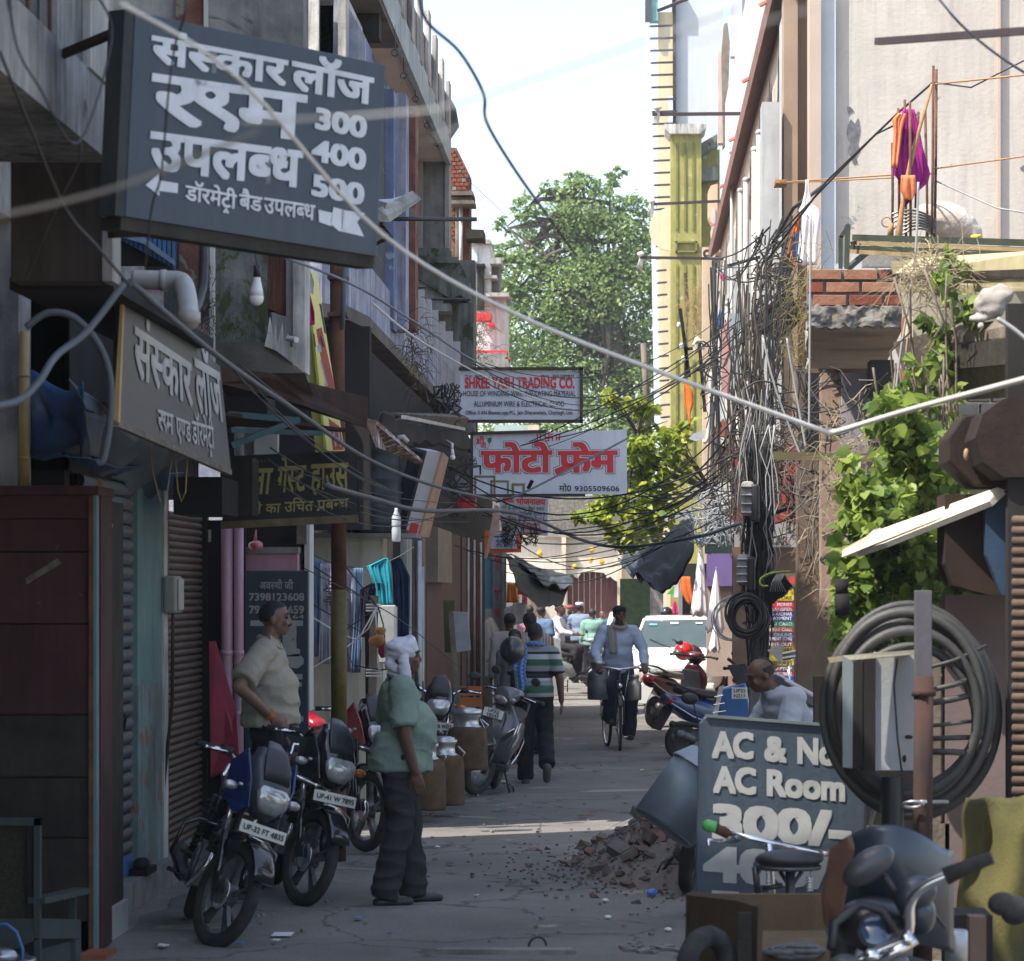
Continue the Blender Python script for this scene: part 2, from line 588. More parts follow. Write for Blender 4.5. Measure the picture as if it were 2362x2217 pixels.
wood_old=M('wood_old',(.23,.19,.15),.9,c2=(.13,.105,.08),ns=5,streak=(.06,.05,.04),sa=.6,bump=.6)
bamboo=M('bamboo',(.42,.30,.12),.6,var=.3,ns=5)
mint=M('mint',(.17,.27,.26),.8,c2=(.12,.20,.19),ns=3,peel=(.25,.14,.11),pa=.06,ps=2.2,streak=(.07,.09,.08),sa=.4,bump=.4)
mint_worn=M('mint_worn',(.22,.31,.30),.8,c2=(.13,.18,.17),ns=3,peel=(.26,.15,.12),pa=.42,ps=5,streak=(.08,.07,.06),sa=.6,bump=.5)
shutter_blue=M('shutter_blue',(.10,.13,.18),.6,c2=(.12,.10,.08),ns=2.2,metal=.3,streak=(.09,.07,.05),sa=.6,bump=.3)
shutter_brown=M('shutter_brown',(.14,.095,.07),.65,c2=(.09,.065,.05),ns=2.5,metal=.2,streak=(.05,.04,.03),sa=.6)
blue_paint=M('blue_paint',(.05,.17,.38),.5,var=.3,ns=6,streak=(.05,.06,.08),sa=.5)
pinkpipe=M('pinkpipe',(.55,.33,.40),.55,var=.2,ns=2)
pinkwall=M('pinkwall',(.50,.28,.34),.85,var=.25,ns=2,streak=(.2,.13,.14),sa=.4)
magenta_p=M('magenta_p',(.42,.035,.07),.6,var=.35,ns=3,streak=(.12,.02,.03),sa=.5)
cream_wall=M('cream_wall',(.52,.50,.40),.9,c2=(.38,.37,.30),ns=2,streak=(.16,.14,.10),sa=.5,peel=(.28,.27,.24),pa=.08,ps=4)
concrete_floor=M('concrete_floor',(.27,.26,.24),.85,var=.4,ns=5,bump=.4)
grey_pvc=M('grey_pvc',(.42,.40,.37),.5,var=.25,ns=4,streak=(.2,.19,.17),sa=.4,bump=.05)
white_pvc=M('white_pvc',(.66,.64,.59),.5,var=.2,ns=3,streak=(.28,.26,.23),sa=.5,bump=.05)
sign_navy=M('sign_navy',(.024,.040,.062),.5,var=.22,ns=3,streak=(.055,.06,.075),sa=.35,bump=.05)
sign_side=M('sign_side',(.045,.05,.05),.7,var=.3,ns=4)
sign_grey=M('sign_grey',(.05,.047,.045),.5,c2=(.05,.05,.055),ns=1.2,bump=.03)
sign_black=M('sign_black',(.014,.015,.014),.5,var=.3,bump=.05)
sign_white=M('sign_white',(.62,.64,.70),.45,var=.10,ns=3,bump=.03,streak=(.42,.42,.45),sa=.35)
let_white=M('let_white',(.60,.63,.66),.7,var=.18,ns=6,peel=(.16,.18,.21),pa=.05,ps=22,bump=0)
let_grey=M('let_grey',(.38,.385,.37),.7,var=.2,ns=6,peel=(.12,.13,.14),pa=.05,ps=22,bump=0)
let_yellow=M('let_yellow',(.42,.36,.12),.6,var=.12,ns=9,bump=0)
let_red=M('let_red',(.62,.03,.035),.6,var=.08,ns=9,bump=0)
let_black=M('let_black',(.02,.02,.025),.6,var=.1,bump=0)
let_blue=M('let_blue',(.03,.05,.22),.6,var=.1,bump=0)
let_green=M('let_green',(.03,.20,.09),.6,var=.1,bump=0)
metal_dark=M('metal_dark',(.09,.09,.09),.5,metal=.6,var=.3)
galv=M('galv',(.45,.46,.47),.42,metal=.7,var=.3,ns=4)
beige_wall=M('beige_wall',(.55,.48,.40),.85,var=.2,ns=1.5,streak=(.3,.26,.22),sa=.35)
orange_p=M('orange_p',(.75,.14,.03),.6,var=.15)
tarp_black=M('tarp_black',(.014,.015,.016),.6,var=.3,bump=.15,bs=15)
tarp_blue=M('tarp_blue',(.02,.085,.24),.5,c2=(.03,.05,.09),ns=3,bump=.3,bs=12)
tarp_grey=M('tarp_grey',(.11,.135,.155),.55,c2=(.07,.08,.09),ns=3,bump=.4,bs=10)
for _n in('tarp_black',):
 MATS[_n].node_tree.nodes['Principled BSDF'].inputs['Specular IOR Level'].default_value=.12
glass_dark=M('glass_dark',(.02,.025,.03),.12,bump=0)
# ------------------------------------------------------------------ ground
def road_mat():
 m=M('asphalt',(.205,.192,.175),.9,c2=(.115,.108,.10),ns=.5,peel=(.29,.25,.20),pa=.24,ps=.75,bump=.7,bs=60)
 t=m.node_tree; N,L=t.nodes,t.links
 b=N['Principled BSDF']
 src=b.inputs['Base Color'].links[0].from_socket
 tc=N.new('ShaderNodeTexCoord')
 vo=N.new('ShaderNodeTexVoronoi'); vo.feature='DISTANCE_TO_EDGE'; vo.inputs['Scale'].default_value=.55
 n0=N.new('ShaderNodeTexNoise'); n0.inputs['Scale'].default_value=1.6; n0.inputs['Detail'].default_value=6
 vm=N.new('ShaderNodeVectorMath'); vm.operation='MULTIPLY_ADD'
 vm.inputs[1].default_value=(1.2,1.2,0); L.new(n0.outputs[1],vm.inputs[0]); L.new(tc.outputs['Object'],vm.inputs[2])
 L.new(tc.outputs['Object'],n0.inputs[0]); L.new(vm.outputs[0],vo.inputs[0])
 r=N.new('ShaderNodeMapRange'); r.inputs[1].default_value=.004; r.inputs[2].default_value=.014; r.inputs[3].default_value=.6; r.inputs[4].default_value=0
 L.new(vo.outputs[0],r.inputs[0])
 x=N.new('ShaderNodeMix'); x.data_type='RGBA'; x.inputs[7].default_value=(.04,.038,.035,1)
 L.new(r.outputs[0],x.inputs[0]); L.new(src,x.inputs[6])
 n2=N.new('ShaderNodeTexNoise'); n2.inputs['Scale'].default_value=160; n2.inputs['Detail'].default_value=2
 L.new(tc.outputs['Object'],n2.inputs[0])
 r2=N.new('ShaderNodeMapRange'); r2.inputs[1].default_value=.3; r2.inputs[2].default_value=.7; r2.inputs[3].default_value=.65; r2.inputs[4].default_value=1.4
 L.new(n2.outputs[0],r2.inputs[0])
 vs=N.new('ShaderNodeVectorMath'); vs.operation='SCALE'; L.new(x.outputs[2],vs.inputs[0]); L.new(r2.outputs[0],vs.inputs['Scale'])
 L.new(vs.outputs[0],b.inputs['Base Color'])
 return m
dusty=M('dusty',(.28,.24,.20),.95,c2=(.18,.16,.135),ns=1.5,bump=.7,bs=40)
g=MB(); g.box(-150,150,-40,600,-.3,-.004)
tag(g.build('ground',dusty,None),kind='structure')
r_=MB()
N_=160
def edge(y,s):
 return mnoise.noise(Vector((y*.45,s*9.0,0)))*.22+mnoise.noise(Vector((y*1.7,s*5.0,3)))*.08
Ls=[]; Rs=[]
for i in range(N_+1):
 y=6+84*(i/N_)
 lx=-3.0 if y<21 else(-3.0+(y-21)/6*.95 if y<27 else-2.05)
 Ls.append((lx+.12+edge(y,1),y)); Rs.append((2.0+edge(y,2),y))
NX=26
for i in range(N_+1):
 for k in range(NX+1):
  u=k/NX
  x=Ls[i][0]*(1-u)+Rs[i][0]*u
  z=.004+.012*mnoise.noise(Vector((x*.5,Ls[i][1]*.35,0)))*min(1,min(u,1-u)*6)+.006
  r_.v.append((x,Ls[i][1],max(z,.002)))
w_=NX+1
for i in range(N_):
 for k in range(NX):
  r_.f.append((i*w_+k,i*w_+k+1,(i+1)*w_+k+1,(i+1)*w_+k))
tag(r_.build('road',road_mat(),None,True),kind='structure')
def litter(px,py,sx,sy,mat,label,nm='paper_scrap',cat='litter'):
 c=gr(px,py); b=MB()
 b.grid(lambda u,v:(c.x+(u-.5)*sx,c.y+(v-.5)*sy,.022+.02*mnoise.noise(Vector((u*4+px,v*4,0)))),4,4)
 o=solo(b,nm,mat,label,cat)
 md=o.modifiers.new('thickness','SOLIDIFY'); md.thickness=.003
paper=M('paper',(.7,.7,.68),.8,var=.1,bump=0)
litter(652,2163,.11,.18,paper,'crumpled white paper scrap beside the nearest motorcycle wheel')
for k,(x,y,L_)in enumerate([(1402,2123,'round white pebble of litter before the cart'),(1396,2084,'white bottle cap on the road below the rubble'),(1541,2152,'white crumpled scrap lying nearest the plywood cart')]):
 c=gr(x,y); b=MB(); b.ell((c.x,c.y,.02),(.022,.03,.012),nu=8,nv=5)
 solo(b,'litter_scrap',paper,L_,'litter')
lit_c=[paper,M('lit_brown',(.20,.13,.08),.9,var=.4),M('lit_blue',(.08,.2,.4),.5),M('lit_leaf',(.17,.15,.05),.9,var=.4),M('lit_red',(.4,.05,.05),.6)]
rl=random.Random(31)
for j in range(5):
 b=MB()
 for k in range(16):
  y=16.4+34*rl.random()**1.6; x=rl.choice([rl.uniform(-2.6,-1.9)if y<24 else rl.uniform(-1.95,-1.5),rl.uniform(.6,1.6),rl.uniform(-1.6,1)]); s_=rl.uniform(.012,.04)*(1 if y<24 else 1.5)
  b.prism([(x+s_*cos(a)*rl.uniform(.6,1.2),y+s_*1.6*sin(a)*rl.uniform(.6,1.2),.026+.01*rl.random())for a in(0,1.3,2.4,3.6,5)],(0,0,.004))
 solo(b,'scattered_litter',lit_c[j],['tiny scraps of white paper','dry brown scraps','small blue wrappers','fallen dry leaves','small red wrappers'][j]+' strewn along the alley floor','litter',kind='stuff')
 # sunken slab and drain at the bottom of the frame
b=MB(); c0,c1=gr(1005,2208),gr(1330,2208)
b.prism([(c0.x,c0.y,.012),(c1.x,c1.y-.02,.012),(c1.x-.03,c1.y+.12,.012),(c0.x+.05,c0.y+.14,.012)],(0,0,.03))
b.jit(.01,6)
dc=solo(b,'drain_cover',concrete_raw,'long narrow cement drain cover set in the road at the bottom edge','drain cover')
b=MB(); b.torus(gr(1240,2200)+Vector((0,0,.04)),.05,.008,Matrix.Rotation(.4,3,'Z'),16,5,0,pi)
b.build('handle',metal_dark,dc)
b=MB()
for i in range(16):
 p=gr(1445+i*9+random.uniform(-3,3),2200+random.uniform(-6,8)); b.obox((p.x,p.y,.018),(.05,.06,.03),Matrix.Rotation(random.random()*3,3,'Z'))
b.jit(.008,20)
solo(b,'broken_paving',concrete_raw,'broken road edge of loose chips at the bottom centre right','broken paving',kind='stuff')
# ------------------------------------------------------------------ LEFT SIDE
# --- near building with the stained balcony slab (top left)
A=thing('corner_building','grey building with stained balcony band and barred window, nearest at top left','building',(-4.5,8,0))
XA=-2.22
b=MB(); b.box(-6,XA,2,13,3.78,4.09); b.build('balcony_band',plaster_grey,A)
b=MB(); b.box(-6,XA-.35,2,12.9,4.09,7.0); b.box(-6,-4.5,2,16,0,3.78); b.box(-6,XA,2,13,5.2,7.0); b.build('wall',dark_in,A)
b=MB(); b.box(-6,-3.32,13.0,19.3,3.95,9.5); b.build('shade_block',plaster_grey,A)  # added block, mostly hidden, that keeps the near road in shade
b=MB(); b.box(XA-.3,XA+.012,12.45,13.01,4.09,7.0); b.build('corner_post',plaster_pale,A)
b=MB(); b.box(XA-.3,XA-.02,11.9,12.45,4.09,7.0); b.build('pilaster',plaster_grey,A)
for i in range(16):
 y=8.6+i*.22
 m=MB(); m.tube([(XA-.05,y,4.09),(XA-.05,y,5.1)],.009,5); m.ell((XA-.05,y,4.35),(.02,.02,.07),nu=6,nv=5)
 m.build('grille_bar',rust_pale if i%2 else metal_dark,A)
b=MB(); b.beam((XA-.05,8.4,4.75),(XA-.05,12,4.75),.03); b.build('grille_rail',metal_dark,A)
B1=thing('side_wall','dim brown wall panel with a pale end post under the near balcony','wall',(-2.5,13.1,0))
b=MB(); b.cb(13.06,25,374,236,648,.2); b.build('panel',brown_wall,B1)
b=MB(); b.cb(13.05,236,378,259,648,.22); b.build('end_post',plaster_pale,B1)
b=MB(); b.cb(13.3,22,640,262,668,3.2); b.build('ledge',dark_in,B1)
b=MB(); b.cb(16.4,-60,360,42,1135,.35)
solo(b,'corner_pillar',plaster_grey,'grey painted square pillar at the left edge above the red wooden kiosk','pillar')
b=MB(); b.tube([at(57,1135,16.4),at(55,960,16.38),at(57,765,16.4)],[.028,.027,.026],8)
for yy in(870,1060):b.tube([at(56,yy,16.39),at(56,yy-6,16.39)],.032,8)
solo(b,'bamboo_pole',bamboo,'yellow bamboo pole standing beside the grey pillar over the kiosk','bamboo pole',smooth=True)
# deep shop recess behind
R1=thing('shop_recess','dark open shop front recess behind the folded blue tarpaulin','building',(-3.3,19,0))
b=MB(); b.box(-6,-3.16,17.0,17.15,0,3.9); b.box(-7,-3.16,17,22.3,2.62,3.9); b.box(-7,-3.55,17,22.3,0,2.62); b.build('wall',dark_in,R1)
# tarpaulins
def sheet(pts,mat,name,label=None,cat=None,parent=None,nu=10,nv=8,wr=.03,seed=0,th=.006,sc=4,group=None):
 """four corner 3-D patch, TL TR BR BL, wrinkled, with thickness"""
 TL,TR,BR,BL=[Vector(p)for p in pts]
 mb=MB()
 def f(u,v):
  p=(TL*(1-u)+TR*u)*(1-v)+(BL*(1-u)+BR*u)*v
  d=mnoise.noise_vector(p*sc+Vector((seed*5.3,0,seed)))*wr
  return p+d
 mb.grid(f,nu,nv)
 o=mb.build(name,mat,parent,True)
 if label:tag(o,label,cat,group)
 md=o.modifiers.new('thickness','SOLIDIFY'); md.thickness=th; md.offset=0
 return o
T=thing('folded_awning','folded blue and grey tarpaulin awning sagging over the first shutter','tarpaulin',at(180,1000,16.8))
sheet([at(66,872,16.9),at(182,882,16.5),at(205,1048,16.4),at(64,1052,16.8)],tarp_blue,'blue_fold',parent=T,wr=.12,seed=2)
sheet([at(162,878,16.45),at(246,938,16.8),at(232,968,16.9),at(196,935,16.4)],tarp_grey,'top_flap',parent=T,wr=.03)
sheet([at(196,935,16.42),at(236,962,16.9),at(226,1052,17.2),at(204,1052,16.4)],tarp_grey,'side_flap',parent=T,wr=.06,seed=4)
sheet([at(60,1052,16.7),at(240,962,17.1),at(440,1052,19.5),at(352,1150,19.6)],tarp_grey,'front_sheet',parent=T,wr=.10,seed=5,nu=18,nv=10)
sheet([at(64,1056,16.7),at(180,1052,16.9),at(425,1092,20.2),at(405,1130,20.2)],tarp_blue,'lower_sheet',parent=T,wr=.05,seed=6)
# --- kiosk of red boards
K=thing('wooden_kiosk','tall closed kiosk of dark red painted boards at the left edge','kiosk',(-3.2,16.3,0))
def kx(px):return(px-VX)*16.2/F
zk=lambda py:H-(py-VY)*16.2/F
KX=kx(206)
rows=[(1143,1196,wood_red),(1198,1272,wood_red),(1275,1438,wood_red),(1441,1648,wood_red),(1651,1792,wood_dark),(1796,1932,wood_dark),(1936,2212,wood_dark)]
for i,(a_,b_,m_)in enumerate(rows):
 m=MB(); m.box(-4.6,KX,16.2+.004*(i%3),16.235,max(zk(b_),.02),zk(a_)); m.build('board',m_,K,bev=.004)
m=MB(); m.box(-4.6,KX+.055,16.16,16.66,zk(1143),zk(1121)); m.build('top_board',wood_red,K,bev=.005)
m=MB(); m.box(KX,KX+.025,16.18,16.25,.02,zk(1143)); m.build('corner_strip',rust_pale,K)
m=MB(); m.box(KX+.025,KX+.04,16.19,16.27,.02,zk(1140)); m.build('corner_strip',mint,K)
m=MB(); m.box(KX+.001,KX+.05,16.27,16.62,.02,zk(1140)); m.build('side_board',wood_red,K)
m=MB(); m.box(-4.6,KX-.002,16.24,17.3,.0,zk(1143)-.01); m.build('carcass',wood_dark,K)
m=MB(); m.qp([(58,1335,16.19),(132,1288,16.19),(142,1300,16.19),(62,1348,16.19)],.004); m.build('torn_sticker',M('sticker',(.18,.15,.12),.8,var=.5,ns=30),K)
sheet([at(226,1106,16.62),at(233,1110,16.6),at(266,1212,16.9),at(228,1278,16.7)],M('poster_cloth',(.50,.30,.24),.8,c2=(.42,.22,.15),ns=3),'plastic_flag','faded orange plastic sheet hanging from the kiosk corner','plastic sheet',wr=.03)
# plinth blocks
b=MB(); b.box(-3.4,-2.86,16.2,17.35,0,.19)
solo(b,'stone_step',M('step_tile',(.36,.37,.38),.5,var=.25,ns=2,streak=(.2,.2,.2),sa=.4),'pale tiled step block beside the kiosk','step',bev=.008)
b=MB(); b.box(-7,-3.02,17.35,23.4,0,.17); b.jit(.004,5)
solo(b,'cement_plinth',concrete_floor,'worn cement plinth running under the two shutters','plinth')
# shutters
def shutter(name,X,y0,y1,z0,z1,mat,label,pitch=.085):
 t=thing(name,label,'shutter',(X,(y0+y1)/2,z0))
 n=int((z1-z0)/pitch); h=(z1-z0)/n
 me=None
 for i in range(n):
  if me is None:
   m=MB(); prof=[(0,0),(-.004,.008),(.012,.02),(.022,.045),(.016,.07),(0,.085)]
   m.v=[(px_,y,pz*h/.085)for y in(y0-(y0+y1)/2,(y1-y0)/2)for px_,pz in prof]
   m.f=[(k,k+1,k+7,k+6)for k in range(5)]+[(0,6,11,5)]
   o=m.build('slat',mat,t,True,False); me=o.data
  else:
   o=bpy.data.objects.new('slat',me); COL.objects.link(o); o.parent=t
  o.location=(0,0,i*h)
 m=MB(); m.box(X-.02,X-.004,y0,y1,z0,z1); m.build('backing',dark_in,t)
 return t
s1=shutter('rolling_shutter',-3.14,17.4,19.12,.30,2.62,shutter_blue,'faded blue grey rolling shutter beside the red kiosk')
m=MB(); m.box(-3.14,-3.115,17.4,19.05,.18,.30); m.build('bottom_bar',blue_paint,s1)
m=MB(); m.box(-3.16,-3.085,18.14,18.22,.17,2.4); m.build('guide_rail',blue_paint,s1)
m=MB(); m.ell((-3.07,18.2,1.25),(.03,.06,.05),nu=8,nv=6); m.tube([(-3.07,18.24,1.25),(-3.05,18.4,1.18),(-3.07,18.42,1.10)],.012,5); m.build('padlock',black_matt,s1)
m=MB(); m.box(-3.12,-3.0,18.9,19.3,.17,.21); m.ell((-3.05,19.0,.24),(.05,.13,.04));
solo(m,'rag_bundle',black_matt,'dark rag bundle lying at the foot of the blue shutter','rag')
s2=shutter('rolling_shutter',-3.16,20.5,22.35,.18,2.5,shutter_brown,'rust brown rolling shutter behind the parked blue motorcycle',.05)
m=MB(); m.box(-3.2,-3.1,20.36,20.46,0,2.6); m.build('guide_rail',wood_dark,s2)
P1=thing('shop_pillar','peeling mint green pillar with a white corner between two shutters','pillar',(-3.3,19.7,0))
m=MB(); m.box(-3.5,-3.10,19.16,20.15,1.35,2.62); m.build('upper_face',mint,P1)
m=MB(); m.box(-3.5,-3.098,19.158,20.15,.15,1.35); m.build('lower_face',mint_worn,P1)
m=MB(); m.box(-3.3,-3.085,20.15,20.34,.15,2.62); m.jit(.006,9); m.build('corner_strip',white_stain,P1)
mbx=thing('meter_box','grey electric meter box fixed beside the mint green pillar','meter box',(-3.05,20.3,1.8))
m=MB(); m.box(-3.09,-3.0,20.12,20.42,1.80,2.05); m.build('case',M('box_grey',(.30,.29,.24),.5,var=.2),mbx,bev=.02)
m=MB(); m.box(-3.0,-2.985,20.16,20.38,1.82,2.03); m.build('cover',grey_pvc,mbx,bev=.01)
m=MB(); m.tube([(-3.04,20.25,1.8),(-3.05,20.28,1.2),(-3.1,20.2,.6)],.012,5); m.build('conduit',black_m,mbx)
# door frame, magenta board, pink pipes, pink wall, number board
D1=thing('dark_doorway','narrow dark doorway with a brown frame beside the brown shutter','doorway',(-3.1,22.6,0))
m=MB(); m.cb(22.4,458,1180,478,1960,.08); m.build('frame',wood_dark,D1)
m=MB(); m.cb(22.42,470,1200,566,1960,.05); m.build('opening',dark_in,D1)
m=MB(); m.cb(22.38,480,1222,486,1250,.02); m.build('notice',white_stain,D1)
m=MB(); m.qp([(482,1480,20.9),(497,1478,20.9),(545,1640,20.6),(552,1760,20.3),(486,1790,20.3)],.03)
solo(m,'leaning_board',magenta_p,'magenta red board leaning against the wall behind the blue motorcycle','board')
for k,(x0,x1,lb)in enumerate([(510,537,'left'),(539,562,'right')]):
 m=MB(); xm=(x0+x1)/2; r=(x1-x0)/2*22.2/F
 m.tube([at(xm,1212,22.2),at(xm,1420,22.2),at(xm,1950,22.2)],r,12)
 for yy in(1500,1640):m.tube([at(xm,yy,22.2),at(xm,yy+12,22.2)],r*1.12,12)
 solo(m,'drain_pipe',pinkpipe,f'pink painted drain pipe, {lb} one of the pair beside the pink wall','drain pipe',smooth=True)
PW=thing('pink_wall','pink plastered wall end with a dark recess above it','wall',(-2.6,22.9,0))
m=MB(); m.cb(22.6,562,1275,686,1980,.5); m.build('face',pinkwall,PW)
m=MB(); m.cb(22.58,560,1262,688,1276,.55); m.build('ledge',concrete_floor,PW)
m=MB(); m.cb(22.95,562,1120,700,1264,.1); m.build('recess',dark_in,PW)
m=MB(); m.cb(22.7,684,1180,706,1255,.3); m.build('hanging_end',wood_old,PW)
m=MB(); m.cb(22.75,702,1198,714,1640,.3); m.build('edge',plaster_white,PW)
m=MB(); m.cb(22.9,686,1262,702,1340,.3); m.build('gap',dark_in,PW)
for i in range(4):
 m=MB(); m.ell(at(692,1278+i*13,22.85),.022,nu=8,nv=6); m.build('stone',concrete_raw,PW)
b=MB(); b.ell(at(590,1258,22.5),(.055,.05,.04)); b.tube([at(588,1248,22.5),at(590,1222,22.5)],[.02,.006],6); b.jit(.012,25)
solo(b,'plastic_bag',M('pinkbag',(.60,.22,.25),.4,var=.3,ns=15),'pink plastic bag on the ledge above the pink wall','plastic bag',smooth=True)
BD=thing('number_board','navy board with phone numbers standing against the pink wall','sign board',at(636,1720,22.3))
m=MB(); m.cb(22.3,563,1316,711,1735,.05); m.build('panel',sign_navy,BD,bev=.01)
q=[at(563,1316,22.3),at(711,1316,22.3),at(711,1735,22.3),at(563,1735,22.3)]
hh=1735-1316; ww=148.0
def U(x):return(x-563)/ww
def Vv(y):return(y-1316)/hh
lettering(BD,[('अवस्थी जी',U(599),U(676),Vv(1359),15/hh*1.05,.02),('7398123608',U(574),U(702),Vv(1385),17/hh,.03),('7985163659',U(574),U(702),Vv(1415),18/hh,.03),('8465164',U(604),U(702),Vv(1427),9/hh,.01),
('#',0,1,0,0,0,0,[[(U(a),Vv(b_))for a,b_ in pl]for pl in[
[(578,1431),(699,1431),(699,1444),(578,1444)],[(652,1444),(684,1444),(684,1495),(692,1498),(692,1514),(652,1514)],
[(660,1512),(690,1508),(701,1520),(700,1532),(686,1542),(670,1540)],
[(662,1555),(698,1555),(698,1567),(662,1567)],[(660,1574),(696,1574),(696,1584),(672,1584),(672,1620),(660,1620)],
[(662,1652),(700,1652),(700,1664),(690,1664),(690,1690),(676,1690),(676,1664),(662,1664)]]])],q,let_grey)
hz_=MB(); hz_.box(-70,70,-30,105,-1.5,19)
haze=hz_.build('haze',None,None); haze['kind']='stuff'
hm_=bpy.data.materials.new('haze'); hm_.use_nodes=True
hn=hm_.node_tree; hn.nodes.clear()
pv=hn.nodes.new('ShaderNodeVolumePrincipled'); pv.inputs['Color'].default_value=(.93,.95,1,1); pv.inputs['Density'].default_value=.0006; pv.inputs['Anisotropy'].default_value=.3
ho=hn.nodes.new('ShaderNodeOutputMaterial'); hn.links.new(pv.outputs[0],ho.inputs['Volume'])
haze.data.materials.append(hm_)
# ------------------------------------------------------------------ big lodge sign
S1=thing('lodge_sign','large tilted navy box sign with white room prices hanging over the alley','sign',at(590,500,12.1))
TLs,TRs,BRs,BLs=(312,26,11.5),(890,150,12.68),(868,592,12.68),(292,470,11.5)
TLf,TRf,BRf,BLf=at(312,26,11.5),at(890,150,12.68),at(868,592,12.68),at(289,500,11.5)
ax=(TRf-TLf).normalized(); nrm=ax.cross((BLf-TLf).normalized()).normalized()
if nrm.dot(TLf-Vector((0,0,H)))<0:nrm=-nrm
m=MB(); m.prism([TLf,TRf,BRf,BLf],nrm*.09); m.build('face_panel',sign_navy,S1,bev=.004)
m=MB(); m.prism([TLf-ax*.001+nrm*.004,TLf+nrm*.09,BLf+nrm*.09,BLf+nrm*.004],-ax*.05)
m.build('side_panel',sign_side,S1)
dn=(BLf-TLf).normalized()
m=MB(); m.prism([BLf+nrm*.012-ax*.01,BRf+nrm*.012,BRf+nrm*.10,BLf+nrm*.12-ax*.01],dn*.05); m.build('bottom_rail',wood_dark,S1)
m=MB(); m.beam(at(735,520,12.4)+nrm*.1,at(300,505,11.6)+nrm*.1+dn*.05,.04); m.beam(at(700,560,12.5),at(560,545,12.3),.02); m.build('frame_bar',rust,S1)
# mounting arms to the wall
m=MB()
for py in(70,430):
 a=at(300,py,11.55)+nrm*.07
 m.beam(a,Vector((XA-.02,a.y+.35,a.z-.03)),.03)
m.build('bracket',rust,S1)
def usq(px,py,quad):
 """find u,v on the quad for a picture position"""
 TL,TR,BR,BL=quad
 u,v=.5,.5
 def pr(P):return Vector((VX+P.x*F/P.y,VY-(P.z-H)*F/P.y))
 for _ in range(12):
  f=lambda u,v:pr((TL*(1-u)+TR*u)*(1-v)+(BL*(1-u)+BR*u)*v)
  p=f(u,v); du=(f(u+.01,v)-p)/.01; dv=(f(u,v+.01)-p)/.01
  e=Vector((px,py))-p; det=du.x*dv.y-du.y*dv.x
  u+=(e.x*dv.y-e.y*dv.x)/det; v+=(du.x*e.y-du.y*e.x)/det
 return u,v
def ptext(parent,quad,items,mat,off=.004,name='lettering'):
 """items: (text, (x0,y0) baseline left, (x1,y1) baseline right, cap height px, bold) in photograph pixels; or a list of polygons"""
 L_=[]
 hpx=None
 for it in items:
  if isinstance(it,list):
   L_.append(('#',0,1,0,0,0,0,[[usq(x,y,quad)for x,y in pl]for pl in it])); continue
  t,a,b_,ch,bold=it[:5]
  ua,va=usq(*a,quad); ub,vb=usq(*b_,quad)
  um,vm=usq(a[0],a[1]-ch,quad)
  L_.append((t,ua,ub,va,va-vm,bold,vb-va))
 return lettering(parent,L_,quad,mat,off,name)
Q1=(TLf,TRf,BRf,BLf)
ptext(S1,Q1,[
('संस्कार',(349,141),(655,196),57,.03),('लॉज',(672,203),(853,240),60,.03),
('रूम',(350,277),(693,322),105,.022),
('300',(722,294),(842,318),48,.04),('400',(718,368),(840,392),48,.04),('500',(715,448),(836,472),48,.04),
('उपलब्ध',(345,388),(688,430),82,.03),('डॉरमेट्री',(425,460),(541,482),32,.018),('बैड',(549,480),(600,488),32,.018),('उपलब्ध',(606,490),(722,508),34,.018),
[[(334,427),(365,401),(366,452)],[(364,416),(409,423),(408,446),(364,440)],
[(733,484),(768,492),(762,522),(734,512)],[(768,478),(790,484),(812,530),(781,534),(760,516),(764,492)],
[(785,484),(840,492),(822,512),(838,546),(786,534)]]],let_white)
# ------------------------------------------------------------------ second lodge sign along the wall
S2=thing('lodge_sign','long grey lodge sign with worn pale lettering above the blue shutter','sign',at(400,900,15.5))
q2=(at(284,672,14),at(508,845,17.4),at(533,1086,17.4),at(272,972,14))
slab_quad(q2,(-.04,.03,0)).build('panel',sign_grey,S2)
m=MB(); m.qp([(279,670,13.98),(285,672,13.98),(273,974,13.98),(261,970,13.98)],.05); m.build('end_cap',bamboo,S2)
m=MB(); m.beam(q2[3]+Vector((-.01,0,-.01)),q2[2]+Vector((-.01,0,-.01)),.03); m.build('bottom_rail',wood_old,S2)
ptext(S2,q2,[('संस्कार',(306,862),(441,935),108,.02),('लॉज',(452,945),(513,972),112,.02),('रूम',(361,991),(396,1002),46,.015),('एण्ड',(404,1009),(437,1020),46,.012),('डॉरमेट्री',(441,1022),(492,1035),50,.012)],M('let_dim',(.42,.40,.37),.6,var=.2,ns=12),.006)
# thick pipe elbow above it
b=MB(); b.sm=5; pts=[at(305,645,14.6),at(370,647,14.6),at(412,648,14.6),at(425,660,14.55),at(432,690,14.3),at(436,740,14.0)]
b.tube(pts,.047,14)
for p_,q_ in((pts[1],pts[1]+Vector((.03,0,0))),(pts[5]+Vector((0,0,.04)),pts[5]+Vector((0,0,-.01)))):b.tube([p_,q_],.053,14)
solo(b,'waste_pipe',grey_pvc,'thick grey plastic waste pipe with a bent elbow above the second lodge sign','pipe',smooth=True)
b=MB(); b.tube([at(468,500,17),at(470,600,17),at(468,660,17),at(455,705,16.8),at(425,760,16.2)],.028,8)
solo(b,'black_hose',black_m,'thick black hose hanging past the pipe elbow','hose',smooth=True)
